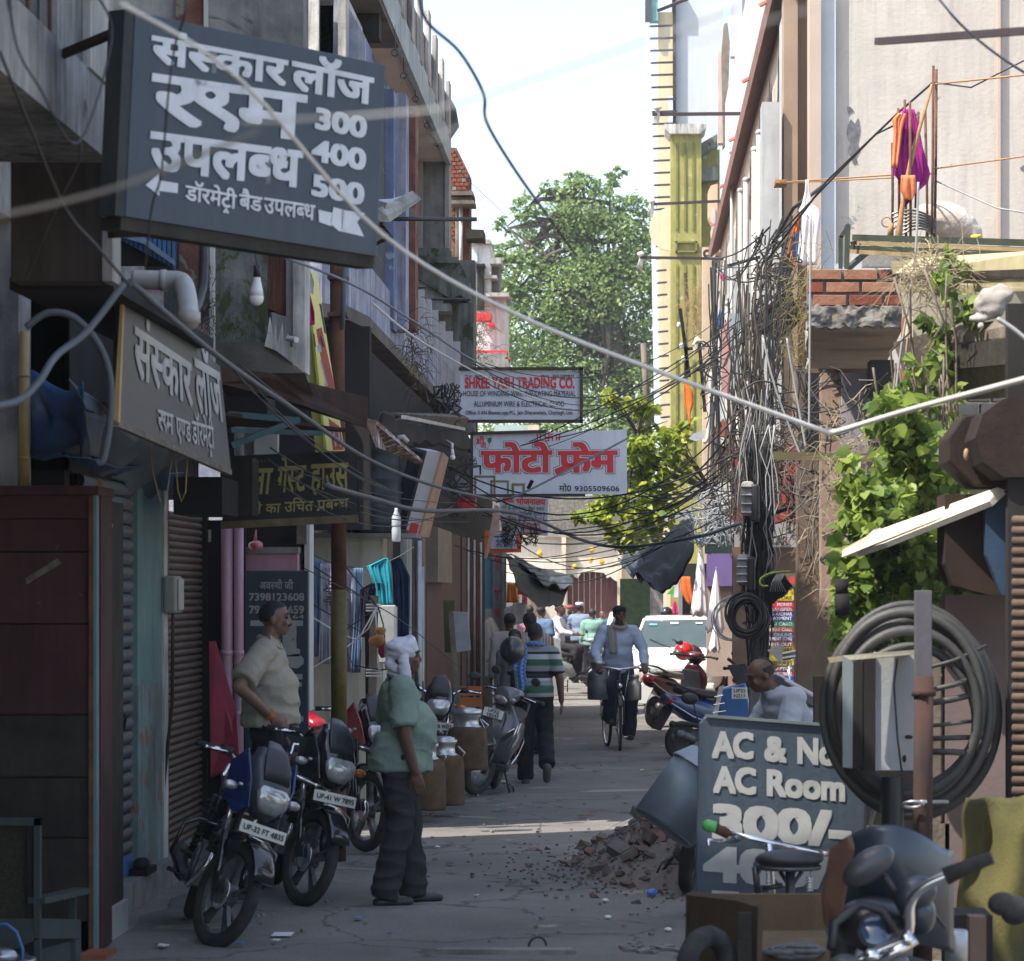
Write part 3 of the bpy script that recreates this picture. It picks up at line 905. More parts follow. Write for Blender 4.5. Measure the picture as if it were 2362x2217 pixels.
# ------------------------------------------------------------------ old building behind the lodge sign
OB=thing('old_building','stained grey old building with blue window screens behind the large lodge sign','building',at(400,1370,19)-Vector((0,0,.0)))
m=MB(); m.cb(19.4,120,-60,700,900,.3); m.build('wall',plaster_grey,OB)
m=MB(); m.box(-3.9,-2.95,19.75,22.4,4.0,9.5); m.build('shade_block',plaster_grey,OB)  # added hidden block shading the road; its end shapes the sun strip
m=MB(); m.cb(19.34,258,-40,405,60,.06); m.build('upper_panel',plaster_pale,OB)
m=MB(); m.cb(19.3,405,-40,470,66,.1); m.build('brick_strip',brick_old,OB)
m=MB(); m.cb(19.25,470,-40,478,66,.1); m.cb(19.25,484,495,492,845,.1); m.build('pipe',white_pvc,OB)
m=MB(); m.cb(19.3,480,-40,600,92,.1); m.build('dark_panel',plaster_grey,OB)
m=MB(); m.cb(19.3,414,500,464,735,.1); m.jit(.02,4); m.build('brick_strip',brick_old,OB)
m=MB(); m.cb(19.28,272,505,402,612,.06); m.build('screen_back',dark_in,OB)
for i in range(12):
 x=276+i*11
 m=MB(); m.qp([(x,508,19.2),(x+8,508,19.2),(x+8,556+i*6,19.2),(x,552+i*6,19.2)],.02); m.build('screen_slat',blue_paint,OB)
m=MB(); m.qp([(280,530,19.15),(330,545,19.15),(402,600,19.15),(402,612,19.15),(330,562,19.15),(275,545,19.15)],.03); m.build('screen_rail',M('pale_blue',(.25,.33,.42),.6,var=.4,ns=8),OB)
m=MB(); m.cb(19.25,335,668,375,760,.05); m.cb(19.25,398,740,484,830,.05); m.build('pink_plaster',M('pinkpl',(.42,.28,.30),.9,var=.3,ns=4,peel=(.4,.38,.35),pa=.4,ps=6),OB)
m=MB(); m.cb(19.2,262,614,333,700,.08); m.build('stained_sill',white_stain,OB)
# balcony with torn white plaster
BC=thing('old_balcony','mossy concrete balcony with a rusty shutter and a peeling white corner post','balcony',at(600,860,18))
m=MB(); m.cb(18.2,497,520,616,790,.25); m.build('side_wall',concrete_moss,BC)
m=MB(); m.qp([(616,540,18.3),(662,560,18.3),(662,730,18.3),(616,715,18.3)],.05); m.build('backing',dark_in,BC)
for i in range(11):
 x=617+i*4.1
 m=MB(); m.tube([at(x,560+i,18.26),at(x,712+i*1.5,18.26)],.0075,5); m.build('shutter_rib',rust_pale,BC)
m=MB(); m.cb(18.2,660,570,676,800,.3); m.build('return',plaster_grey,BC)
m=MB(); m.cb(18.15,676,566,703,858,.3); m.build('corner_post',white_stain,BC)
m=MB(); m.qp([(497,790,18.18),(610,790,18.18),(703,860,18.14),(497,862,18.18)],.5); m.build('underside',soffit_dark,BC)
m=MB(); m.cp(18.12,[(610,798),(618,760),(622,731),(630,775),(636,748),(640,790),(651,746),(655,792),(664,768),(668,800),(676,800),(676,838),(640,810)],.03); m.build('peeling_plaster',white_stain,BC)
m=MB(); m.tube([at(664,781,18.1),at(684,784,18.02)],.018,10); m.build('spout',white_pvc,BC)
m=MB(); m.cb(18.6,505,862,690,905,.3); m.build('lower_panel',plaster_pale,BC)
b=MB(); b.ell(at(592,688,14.5),(.034,.034,.036),nu=14,nv=10); b.tube([at(592,684,14.5),at(592,668,14.5),at(593,648,14.5),at(593,636,14.5)],[.033,.029,.018,.016],12)
o=thing('light_bulb','unlit white light bulb hanging from a black holder under the lodge sign','light bulb',at(592,688,14.5))
bulbm=M('bulb',(.75,.75,.74),.3,var=.03,bump=0)
b.build('globe',bulbm,o,True)
b=MB(); b.tube([at(593,640,14.5),at(593,612,14.5)],.018,10); b.tube([at(593,612,14.5),at(585,560,14.6)],.004,5); b.build('holder',black_m,o,True)
# dried weeds on the wall
rng=np.random.default_rng(3)
def weeds(cx,cy,D,n,rx,ry,col,label,nm='wall_weed',L_=.12):
 mb=MB()
 for i in range(n):
  p=at(cx+rng.normal(0,rx),cy+rng.normal(0,ry),D+rng.uniform(-.1,.1))
  d=Vector((rng.normal(),rng.normal()*.5,rng.normal()-.2)).normalized()*L_*rng.uniform(.5,1.4)
  mid=p+d*.5+Vector((0,0,.02)); e=p+d+Vector((0,0,-.03))
  mb.tube([p,mid,e],[.003,.0025,.001],3,False)
 return solo(mb,nm,col,label,'plant',kind='stuff')
dryg=M('dry_grass',(.32,.26,.13),.9,var=.5,ns=20,bump=0)
greenw=M('green_weed',(.08,.10,.03),.9,var=.5,ns=20,bump=0)
weeds(535,750,18.1,90,34,13,greenw,'green brown weeds growing along the foot of the mossy balcony wall',L_=.05)
weeds(478,690,19.0,70,10,40,M('twig',(.06,.045,.03),.9,bump=0),'thin dry creeper hanging beside the brick strip',L_=.07)
# yellow red banner board
YB=thing('banner_board','tall yellow and red printed shop board seen almost edge on, with pink cloth over it','sign',at(760,900,20.5))
m=MB(); m.qp([(703,630,20.3),(730,628,20.6),(795,1040,20.6),(748,1040,20.3)],.06); m.build('face',M('yel',(.62,.55,.16),.6,var=.15,ns=2),YB)
m=MB(); m.qp([(703,630,20.24),(708,630,20.24),(754,1040,20.24),(748,1040,20.24)],.05); m.build('edge',M('lime',(.50,.55,.10),.6,var=.15),YB)
def flat(parent,mat,polys,D,name='print',t=.003):
 mb=MB()
 for pl in polys:mb.cp(D,pl,t)
 return mb.build(name,mat,parent)
flat(YB,M('salmon',(.62,.16,.12),.6,var=.2,ns=8),[[(729,760),(742,755),(776,910),(754,910)],[(757,965),(785,985),(793,1038),(768,1038)]],20.2)
flat(YB,M('navyp',(.05,.07,.14),.6),[[(736,700),(741,702),(752,770),(748,768)],[(738,775),(741,775),(749,800),(745,800)],[(712,690),(716,690),(722,730),(718,730)],[(722,770),(725,770),(729,800),(726,800)]],20.19)
flat(YB,let_white,[[(731,797),(739,795),(742,812),(734,812)],[(737,830),(741,832),(756,890),(752,890)],[(767,985),(770,985),(776,1030),(773,1030)],[(778,985),(781,988),(787,1030),(784,1030)]],20.18)
m=MB(); m.qp([(702,598,20.15),(712,606,20.15),(724,650,20.1),(722,676,20.1),(714,668,20.1),(702,640,20.15)],.01); m.jit(.01,6)
solo(m,'white_cloth',plaster_white,'white cloth draped over the top of the yellow banner board','cloth')
m=MB(); m.qp([(702,630,20.05),(708,645,20.05),(724,720,20.0),(726,748,20.0),(718,750,20.0),(703,690,20.05)],.015); m.jit(.01,8)
solo(m,'pink_cloth',M('hotpink',(.60,.02,.14),.7,var=.3,ns=10),'hot pink cloth hanging over the yellow banner board','cloth')
# ------------------------------------------------------------------ rust awning across, brackets, guest-house sign
RA=thing('rusty_awning','rusty sheet metal awning edge running above the guest house sign','awning',at(700,960,17.5))
m=MB(); m.qp([(500,855,17.6),(620,870,18),(850,925,19.5),(845,990,19.5),(700,935,18.4),(505,885,17.6)],.03); m.jit(.015,6); m.build('fascia',rust,RA)
m=MB(); m.qp([(840,970,19.5),(868,975,19.6),(900,1000,20.4),(972,1066,21),(962,1072,21),(890,1040,20.4),(866,1030,19.6)],.02); m.jit(.02,15); m.build('torn_edge',M('rust_white',(.2,.13,.1),.8,peel=(.5,.5,.48),pa=.45,ps=14),RA)
m=MB(); m.prism([Vector((-3.1,17.7,3.05)),Vector((-2.42,17.7,3.0)),Vector((-1.75,19.4,2.98)),Vector((-3.1,19.4,3.05))],(0,0,-.02)); m.build('roof_sheet',rust,RA)
m=MB(); m.beam(at(525,955,18),at(690,970,18.2),.035); m.beam(at(532,1028,17.9),at(688,968,18.2),.035); m.beam(at(530,992,17.9),at(742,1000,18.4),.03); m.build('bracket',M('teal_iron',(.03,.075,.08),.6,metal=.3,var=.4,ns=8),RA)
b=MB(); b.cb(21.4,540,965,560,1050,.2); b.cb(21.4,586,975,640,1048,.1); b.cb(21.5,560,965,586,1048,.2)
solo(b,'window_frames',plaster_pale,'pale window frames seen between the awning brackets','window')
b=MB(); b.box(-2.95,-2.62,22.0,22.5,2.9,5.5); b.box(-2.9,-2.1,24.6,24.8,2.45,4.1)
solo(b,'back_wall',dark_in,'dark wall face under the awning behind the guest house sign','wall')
GS=thing('guest_house_sign','black guest house sign with yellow lettering below the rusty awning','sign',at(680,1200,20.8))
qg=(at(538,1052,20.8),at(818,1038,20.8),at(826,1196,20.8),at(510,1212,20.8))
slab_quad(qg,(0,.08,0)).build('panel',sign_black,GS)
m=MB(); m.beam(qg[3],qg[2],.045,.05); m.build('bottom_rail',M('tan',(.22,.17,.10),.7,var=.4,ns=9),GS)
m=MB(); m.beam(qg[1]+Vector((0,.02,0)),qg[2]+Vector((0,.02,0)),.03); m.build('side_rail',wood_dark,GS)
ptext(GS,qg,[('शीला',(520,1140),(623,1138),56,.02),('गेस्ट',(638,1135),(703,1131),56,.02),('हाउस',(717,1129),(804,1125),56,.02),('ठहरने',(530,1187),(602,1184),20,.015),('का',(612,1184),(646,1182),20,.015),('उचित',(656,1181),(722,1178),22,.015),('प्रबन्ध',(732,1177),(804,1172),22,.015)],let_yellow,.005)
ptext(GS,qg,[('9838414',(560,1072),(625,1067),9,.0)],M('faint',(.12,.12,.11),.7),.006)
b=MB(); b.cb(20.2,508,1056,582,1188,.35)
solo(b,'wooden_box',wood_dark,'dark wooden box hanging in front of the left end of the guest house sign','box')
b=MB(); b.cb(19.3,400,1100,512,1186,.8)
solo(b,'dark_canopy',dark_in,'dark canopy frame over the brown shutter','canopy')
# string loops
for k,(pts,lb)in enumerate([([(345,1018),(352,1085),(368,1150),(377,1176),(385,1140),(396,1060)],'longer'),([(404,1040),(410,1130),(419,1157),(428,1135),(432,1060)],'shorter')]):
 b=MB(); b.tube([at(x,y,16.5)for x,y in pts],.0035,5); solo(b,'string_loop',bamboo,f'{lb} pale string loop hanging below the second lodge sign','string')
 # rusty pole wrapped in yellow
PL=thing('rusty_pole','tall rusty iron pole with yellow paint on its lower part','pole',at(781,1370,21.8)*1)
xp=(782-VX)*21.8/F
m=MB(); m.tube([(xp-.005,21.8,0),(xp,21.8,1.2)],.056,14); m.build('footing',rust_pale,PL,True)
m=MB(); m.tube([(xp,21.8,.9),(xp,21.8,1.96)],.0575,14); m.build('yellow_band',M('yellow_tape',(.13,.10,.015),.6,c2=(.08,.06,.015),ns=16),PL,True)
m=MB(); m.tube([(xp,21.8,1.96),(xp-.01,21.8,3.4),(xp-.02,21.8,5.2)],[.056,.052,.05],14); m.build('shaft',rust_pale,PL,True)
for zz in(638,724):
 m=MB(); m.cb(21.7,755,zz-4,800,zz+5,.2); m.build('clamp',rust_pale,PL)
m=MB(); m.tube([at(795,590,21.7),at(790,760,21.7)],.018,8); m.build('conduit',M('slate_pipe',(.10,.13,.14),.6),PL,True)
# ------------------------------------------------------------------ blue balcony building
BB=thing('blue_building','weathered blue and white building with long curved balcony and black grilles','building',(-2.9,26,0))
m=MB(); m.box(-6,-2.86,25.4,39,2.4,6.4); m.box(-4.6,-2.87,24.15,31,0,4.4); m.box(-4.6,-3.35,24.15,31,4.4,9.5); m.build('wall',bluewhite_old,BB)  # second and third boxes are added to shade the road and cream wall
pts=[(-4.4,24.6),(-2.46,24.3),(-2.27,24.6),(-2.18,25.5),(-2.18,38.9),(-4.4,38.9)]
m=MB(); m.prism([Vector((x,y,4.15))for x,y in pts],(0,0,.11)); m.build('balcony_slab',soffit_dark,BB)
m=MB(); m.prism([Vector((x,y,4.26))for x,y in[(-2.94,24.36),(-2.46,24.34),(-2.29,24.65),(-2.2,25.52),(-2.2,38.8),(-2.29,38.8),(-2.29,25.6),(-2.4,24.75),(-2.5,24.44),(-2.94,24.44)]],(0,0,.46)); m.build('balcony_face',bluewhite_old,BB)
def strip(name,px0,px1,z0,z1,X,mat,dx=.06):
 y0,y1=-X*F/(VX-px0),-X*F/(VX-px1)
 mm=MB(); mm.box(X-dx,X,y0,y1,z0,z1); return mm.build(name,mat,BB)
strip('white_post',797,836,4.72,6.69,-2.24,white_stain)
strip('blue_post',836,858,4.72,6.69,-2.25,blue_old)
strip('blue_post',893,912,4.72,6.69,-2.25,blue_old,.1)
strip('dark_post',948,960,4.72,6.69,-2.25,wood_dark,.12)
for(a_,b_)in((858,893),(912,948)):
 strip('grille_back',a_,b_,4.72,6.69,-2.4,dark_in)
 n=12
 ya,yb=2.25*F/(VX-a_),2.25*F/(VX-b_)
 for i in range(n+1):
  y=ya+(yb-ya)*i/n
  m=MB(); m.tube([(-2.26,y,4.73),(-2.25,y,5.2),(-2.26,y,6.69)],.011,4); m.build('grille_bar',metal_dark,BB)
 for z in(4.95,5.8,6.6):
  m=MB(); m.box(-2.265,-2.25,ya,yb,z,z+.022); m.build('grille_rail',metal_dark,BB)
m=MB(); m.box(-2.86,-2.27,24.6,25.3,4.26,6.7); m.build('end_wall',bluewhite_old,BB)
# tall blue pilaster and wood strip rising behind the sign
m=MB(); m.cb(28,884,205,908,760,.4); m.build('tall_pilaster',blue_old,BB)
m=MB(); m.cb(28.5,908,215,936,760,.4); m.build('tall_strip',bluewhite_old,BB)
m=MB(); m.cb(29,936,250,958,760,.4); m.build('brick_pier',brick_old,BB)
weeds(960,815,24.9,120,14,50,M('twig',(.06,.045,.03),.9,bump=0),'dead leafless creeper on the balcony corner',L_=.16)
# ------------------------------------------------------------------ upper terrace building
TB=thing('terrace_building','tall building with a beige undersided roof terrace and ringed hooks','building',(-3,33,0))
XE=-2.36
m=MB(); m.box(-7,XE,28.5,40,7.62,7.74); m.build('soffit',soffit_beige,TB)
m=MB(); m.box(XE-.04,XE+.02,28.5,40.02,7.58,7.95); m.build('fascia',M('pale_teal',(.42,.47,.47),.8,var=.3,ns=3,streak=(.15,.14,.12),sa=.6),TB)
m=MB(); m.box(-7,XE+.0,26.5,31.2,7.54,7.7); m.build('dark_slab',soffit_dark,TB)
m=MB(); m.box(-7,XE-.05,29.3,29.6,7.3,7.53); m.build('beam',wood_dark,TB)
m=MB(); m.box(-7,-2.76,28,40,3.9,7.6); m.build('wall',bluewhite_old,TB)
for i,(y,zt)in enumerate([(29.6,8.9),(31.2,8.9),(32.6,8.8),(34.0,8.8),(35.4,8.75),(36.7,8.7),(38.0,8.65),(39.4,8.6)]):
 m=MB(); m.box(XE-.02,XE+.035,y,y+.34,7.9,zt); m.build('parapet_post',plaster_pale if i%2 else white_stain,TB,bev=.01)
m=MB(); m.box(XE-.1,XE-.02,28.5,40,7.9,8.45); m.build('parapet_wall',plaster_grey,TB)
m=MB(); m.cp(39.9,[(1037,222),(1052,250),(1059,292),(1038,322)],.05); m.build('hood',M('teal_sheet',(.12,.15,.13),.7,streak=(.06,.05,.04)),TB)
m=MB(); m.cb(39.9,956,364,975,592,.5); m.cb(39.95,1026,364,1036,592,.5); m.build('column_edge',plaster_pale,TB)
m=MB(); m.cb(39.98,975,366,1026,592,.5); m.build('column',plaster_grey,TB)
m=MB(); m.cb(39.7,962,572,1036,592,.6); m.cb(39.6,958,592,1055,606,.8); m.build('cornice',concrete_moss,TB)
m=MB(); m.cp(39.7,[(958,606),(1062,606),(1082,650),(1085,700),(1062,680),(1040,690),(958,640)],.9); m.build('cornice_bracket',concrete_moss,TB)
m=MB(); m.cb(39.75,965,640,1030,662,.5); m.cb(39.8,975,662,1022,700,.5); m.cb(39.75,985,700,1038,718,.5); m.build('capital',plaster_pale,TB)
m=MB(); m.cb(40.3,955,600,1095,1000,.5); m.build('lower_wall',plaster_grey,TB)
m=MB(); m.cb(39.2,1058,700,1090,960,.4); m.jit(.03,4); m.build('mossy_pier',concrete_moss,TB)
for i,(x0,x1,yt)in enumerate([(963,978,668),(979,995,690),(996,1010,715),(1011,1026,742),(1027,1044,764),(1045,1061,788)]):
 D_=36+i*.5
 m=MB(); m.qp([(x0,yt,D_),(x1,yt,D_),(x1,905+i*12,D_),(x0,890+i*12,D_)],.08); m.build('balustrade_panel',M('balu',(.50,.49,.50),.8,var=.15,streak=(.3,.29,.28),sa=.4),TB)
m=MB(); m.qp([(955,885,37),(1061,930,37),(1061,985,37),(1040,975,37),(955,900,37)],.08); m.build('balustrade_foot',M('balu2',(.42,.42,.44),.8,var=.2),TB)
# angled blue-white hoarding at the top
m=MB(); m.cp(24.3,[(770,-20),(800,8),(843,88),(843,145),(768,130)],.06); m.build('hoarding',bluewhite_old,TB)
m=MB(); m.cb(24.2,600,-40,664,110,.1); m.build('hoarding',plaster_pale,TB)
m=MB(); m.cb(24.1,664,-40,735,125,.1); m.build('hoarding',white_stain,TB)
m=MB(); m.cb(24.6,735,-40,772,128,.1); m.build('hoarding',dark_in,TB)
for(x,y,D_)in[(911,122,30.4),(931,175,32),(958,228,34),(985,290,36.2),(1007,331,38.3)]:
 mm=MB(); c_=at(x,y,D_); mm.torus(c_,.032,.007,None,16,5); mm.tube([c_+Vector((0,0,.03)),Vector((c_.x,c_.y,7.63))],.006,5)
 mm.build('ceiling_ring',metal_dark,TB)
mm=MB(); mm.tube([at(911,210,31),at(931,176,32),at(958,229,34),at(985,300,36.2),at(1007,331,38.3),at(1040,378,40),at(1170,500,50),at(1400,760,70)],.006,4)
solo(mm,'washing_line',wire_m,'thin line threaded through the rings under the roof terrace','line')
# brick tower beyond
BT=thing('brick_building','narrow exposed brick building end with wooden ledges and a white pipe','building',at(1065,1370,43))
m=MB(); m.cp(43,[(1036,340),(1053,341),(1083,402),(1083,700),(1036,700)],.6); m.build('wall',brick_old,BT)
for r in range(22):
 for c_ in range(4):
  x0=1038+c_*11+(r%2)*5; y0=345+r*9.5
  if x0+9>1082 or y0<341+max(0,(x0+9-1053))*2.05:continue
  if 1050<x0<1076 and y0>462:continue
  m=MB(); m.cb(42.975,x0,y0,x0+9.6,y0+7.6,.03); m.build('brick',brick_m if(r+c_)%3 else brick_old,BT)
m=MB(); m.cb(42.4,1036,440,1090,450,.8); m.cb(42.5,1038,454,1088,462,.7); m.cb(42.4,1038,462,1094,470,.6); m.build('ledge',wood_old,BT)
m=MB(); m.cb(42.9,1050,474,1056,640,.1); m.build('window_frame',plaster_pale,BT)
m=MB(); m.tube([at(1063,474,42.8),at(1063,645,42.8)],.028,8); m.build('pipe',white_pvc,BT,True)
m=MB(); m.cb(42.5,1074,530,1116,550,.6); m.jit(.02,8); m.build('roof_tile',wood_dark,BT)
# white house with red trims
WH=thing('white_house','white house with a small turret, black grille and red trims at the far left','building',at(1130,1370,62))
m=MB(); m.cb(62,1084,560,1132,700,1.5); m.cb(62.3,1100,690,1165,862,2); m.build('wall',plaster_white,WH)
m=MB(); m.cb(61.8,1084,552,1131,562,1.8); m.cb(61.8,1118,635,1146,642,1.5); m.cb(61.7,1120,675,1174,684,2); m.cb(61.8,1130,594,1156,608,1.5); m.build('cornice',plaster_pale,WH)
m=MB(); m.cb(62.5,1132,605,1152,680,1); m.build('tower',plaster_grey,WH)
m=MB(); m.cb(61.96,1088,580,1101,604,.05); m.build('window',M('sky_glass',(.55,.62,.7),.2),WH)
m=MB(); m.cb(61.6,1090,608,1118,614,.4); m.build('hood',black_matt,WH)
m=MB(); m.cb(61.9,1100,614,1117,716,.08); m.build('grille_back',dark_in,WH)
for i in range(6):
 m=MB(); m.tube([at(1101+i*3.2,614,61.85),at(1101+i*3.2,716,61.85)],.006,4); m.build('grille_bar',metal_dark,WH)
for(x0,y0,x1,y1)in[(1090,722,1132,738),(1127,743,1139,753),(1098,808,1170,814),(1166,824,1175,828)]:
 m=MB(); m.cb(61.5,x0,y0,x1,y1,.6); m.build('red_trim',let_red,WH)
m=MB(); m.qp([(1100,814,61.5),(1168,814,61.5),(1176,845,61.5),(1100,862,61.5)],1); m.build('canopy',plaster_grey,WH)
weeds(1105,780,41,200,12,50,greenw,'leafy creeper growing on the mossy pier before the white house',L_=.2)
# ------------------------------------------------------------------ cream wall, tank, washing
CW=thing('cream_wall','cream plastered wall behind the washing line','wall',(-2.4,25,0))
m=MB(); m.cb(25,712,1236,884,1950,.4); m.build('face',cream_wall,CW)
m=MB(); m.cb(24.9,712,1230,960,1240,.6); m.build('coping',concrete_floor,CW)
m=MB(); m.box(-2.56,-2.08,24.9,26.1,.0,.06); m.build('foot',concrete_floor,CW)
TK=thing('water_tank','ribbed black plastic water tank standing on the cream wall','water tank',at(870,1230,25.4))
zt=[(0,.0),(.02,.18)]
prof=[(.23,0),(.235,.02)]
for i in range(6):prof+=[(.235,.06+i*.12),(.242,.08+i*.12),(.242,.10+i*.12),(.235,.12+i*.12)]
prof+=[(.235,.76),(.12,.82)]
m=MB(); c_=at(868,1230,25.5); m.lathe([(r*.9,z)for r,z in prof],(c_.x+.0,c_.y,c_.z),n=26); m.build('body',M('tank_m',(.018,.022,.03),.5,var=.3,streak=(.05,.05,.055),sa=.4),TK,True)
m=MB(); m.tube([at(918,1010,25.3),at(930,1008,25.3),at(940,1020,25.3)],.022,8); m.build('inlet',white_pvc,TK,True)
b=MB(); b.tube(wirepts(at(700,1265,24.6),at(955,1262,24.6),.16,16),.004,5)
solo(b,'washing_line',wire_m,'washing line stretched before the cream wall','washing line')
def garment(pts,mat,name,label,cat='washing',D=24.5,wr=.035,nf=7,amp=.018,seed=0,nu=26,nv=18):
 """hanging cloth from a left/right outline given row by row: (y, x0, x1)"""
 mb=MB(); n=len(pts)-1
 def f(u,v):
  k=min(int(v*n),n-1); t=v*n-k
  a,b_=pts[k],pts[k+1]
  y=a[0]*(1-t)+b_[0]*t; x0=a[1]*(1-t)+b_[1]*t; x1=a[2]*(1-t)+b_[2]*t
  p=at(x0+(x1-x0)*u,y,D)
  p.y+=amp*(.35*sin(u*nf*2*pi+sin(v*3+seed)*1.2)+1.5*mnoise.noise(Vector((u*nf*1.6+seed,v*.9,seed))))*(.4+v)+wr*mnoise.noise(p*4+Vector((seed,0,0)))
  return p
 mb.grid(f,nu,nv)
 o=mb.build(name,mat,None,True); tag(o,label,cat)
 md=o.modifiers.new('thickness','SOLIDIFY'); md.thickness=.006
 return o
towel=M('towel_grey',(.28,.28,.33),.95,var=.2,ns=14)
towelb=M('towel_blue',(.13,.21,.33),.95,var=.2,ns=14)
garment([(1290,722,742),(1400,721,745),(1515,720,752)],towelb,'towel','blue striped towel at the left end of the washing line',D=24.5)
garment([(1300,738,768),(1420,740,775),(1532,736,778)],towel,'towel','grey towel with a frayed edge in the middle of the washing line',D=24.45,seed=1)
garment([(1315,766,835),(1430,770,832),(1550,792,828)],towel,'towel','long grey blue towel behind the yellow pole',D=24.55,seed=2)
garment([(1310,818,838),(1430,818,836),(1552,810,830)],towelb,'towel','narrow light blue towel right of the pole',D=24.42,seed=3)
garment([(1288,888,896),(1306,846,902),(1345,862,905),(1398,872,906)],M('teal_cloth',(.03,.30,.38),.8,var=.25,ns=5),'teal_shirt','bright teal shirt pegged on the washing line',D=24.4,seed=4)
garment([(1345,858,880),(1360,830,882),(1400,828,876),(1470,830,862)],M('navy_cloth',(.012,.015,.035),.9),'dark_shirt','black shirt hanging beneath the teal shirt',D=24.38,seed=5)
garment([(1288,902,925),(1330,906,944),(1400,912,944),(1470,914,942)],M('denim',(.03,.06,.14),.9,var=.5,ns=12),'blue_jeans','dark blue jeans hanging from the balcony post',D=25.6,seed=6)
# wooden service post with cables and panel
SP=thing('wooden_post','weathered wooden post carrying a knot of grey and white cables','post',at(858,1900,23.3))
m=MB(); m.tube([at(864,1374,23.3),at(858,1640,23.3),at(856,1905,23.3)],.035,6); m.build('shaft',wood_old,SP)
m=MB(); m.beam(at(846,1386,23.33),at(850,1890,23.33),.03); m.build('side_batten',wood_dark,SP)
for yy in(1395,1545):
 for k in range(3):
  m=MB(); m.torus(at(862,yy+k*7,23.3),.055,.008,Matrix.Rotation(pi/2,3,'X')@Matrix.Rotation(0,3,'Z'),18,5); m.build('cable_wrap',wire_white,SP,True)
for k,(pts,wm)in enumerate([([(870,1400),(850,1450),(820,1475),(780,1460),(714,1420)],wire_white),([(868,1402),(830,1470),(790,1500),(714,1545)],wire_white),([(868,1405),(838,1460),(800,1440),(714,1390)],wire_m),([(866,1410),(870,1460),(872,1520),(882,1600)],wire_white),([(862,1408),(800,1450),(797,1500),(815,1535),(880,1545),(920,1540)],wire_m),([(872,1400),(884,1440),(890,1500),(905,1545)],wire_m),([(870,1398),(760,1330),(715,1300)],wire_m),([(868,1396),(800,1310),(770,1280),(762,1250)],wire_m)]):
 m=MB(); m.tube([at(x,y,23.2+.05*sin(x))for x,y in pts],.006,5); m.build('cable',wm,SP,True)
m=MB()
for k in range(7):m.torus(at(775,1345+k*8,22.0),.05+.02*(k%3),.004,Matrix.Rotation(1.2+.1*k,3,'X'),18,4)
solo(m,'wire_coil',wire_m,'loose coil of black wire tied round the yellow banded pole','wire coil')
JB=thing('junction_panel','grey metal junction panel behind the wooden post','panel',at(886,1560,24))
m=MB(); m.cb(24,868,1396,912,1530,.1); m.build('door',M('panel_grey',(.32,.33,.33),.6,var=.25,ns=6),JB,bev=.01)
m=MB(); m.cb(23.99,908,1400,914,1528,.12); m.build('edge',galv,JB)
b=MB(); b.ell(at(868,1478,23.1),(.06,.03,.045)); b.ell(at(876,1458,23.1),(.04,.03,.035)); b.jit(.03,14)
solo(b,'orange_cloth',M('orange_rag',(.45,.20,.08),.85,var=.4,ns=14),'faded orange cloth stuffed behind the cables on the wooden post','cloth',smooth=True)
b=MB(); b.ell(at(882,1500,23.1),(.03,.02,.06)); b.jit(.02,14)
solo(b,'red_rag',M('red_rag',(.25,.02,.04),.85,var=.3),'small red rag hanging below the orange cloth','cloth',smooth=True)
# ------------------------------------------------------------------ brown board shop front
SF=thing('board_shop_front','shop front of brown boards and steel posts along the left side','shop front',(-2.15,31,0))
def fstrip(name,px0,px1,z0,z1,X,mat,dx=.06,par=SF):
 y0,y1=-X*F/(VX-px0),-X*F/(VX-px1)
 mm=MB(); mm.box(X-dx,X,y0,y1,z0,z1); return mm.build(name,mat,par)
brownb=M('brown_board',(.10,.035,.028),.6,c2=(.06,.024,.02),ns=1.5,streak=(.04,.02,.018),sa=.5,bump=.15)
fstrip('backing',884,1136,0,4.0,-2.3,dark_in)
fstrip('post',886,906,0,2.6,-2.08,wood_old)
fstrip('post',938,950,0,2.5,-2.08,plaster_pale)
fstrip('post',974,982,0,2.5,-2.08,wood_old,.1)
m=MB(); m.tube([(-2.05,29.6,.0),(-2.05,29.6,2.45)],.035,10); m.tube([(-2.05,30.1,.0),(-2.05,30.1,2.2)],.025,10); m.build('steel_post',galv,SF,True)
fstrip('board_panel',984,1062,0,2.65,-2.1,brownb)
fstrip('board_panel',1066,1078,0,2.65,-2.1,brownb)
for k,px in enumerate([1080,1084,1089,1094,1099,1104,1109]):
 m=MB(); y=2.06*F/(VX-px); m.tube([(-2.06,y,0),(-2.06,y,2.65)],.02,6); m.build('steel_pipe',galv if k%3==0 else rust_pale,SF,True)
m=MB(); zz=2.55; m.box(-2.25,-1.98,31.5,34,2.05,2.62); m.build('tan_box',M('kraft',(.26,.2,.15),.85,var=.3),SF)
for i,z in enumerate([.12,.24,.36,.48,.60,.72,.84]):
 m=MB(); m.cb(32.5,1062,1370-(z+.1-H)*F/32.5,1112,1370-(z-H)*F/32.5,.04)
 m.build('orange_slat',M('orange_wood',(.42,.14,.035),.6,var=.3,ns=2),SF)
b=MB(); b.beam(at(1040,1410,29.3),at(1057,1640,29.3),.05);
solo(b,'leaning_plank',wood_old,'grey wooden plank leaning near the dangling meter panel','plank')
b=MB(); b.qp([(1042,1410,29.6),(1078,1412,29.6),(1085,1500,29.6),(1048,1506,29.6)],.08)
solo(b,'grey_panel',M('panel_grey',(.32,.33,.33),.6),'grey electric panel door on the brown shop front','panel')
b=MB(); b.qp([(1022,1385,29.9),(1048,1385,29.9),(1050,1505,29.9),(1026,1505,29.9)],.05)
solo(b,'olive_board',M('olive',(.10,.09,.04),.8,var=.4),'olive painted narrow board beside the grey panel','board')
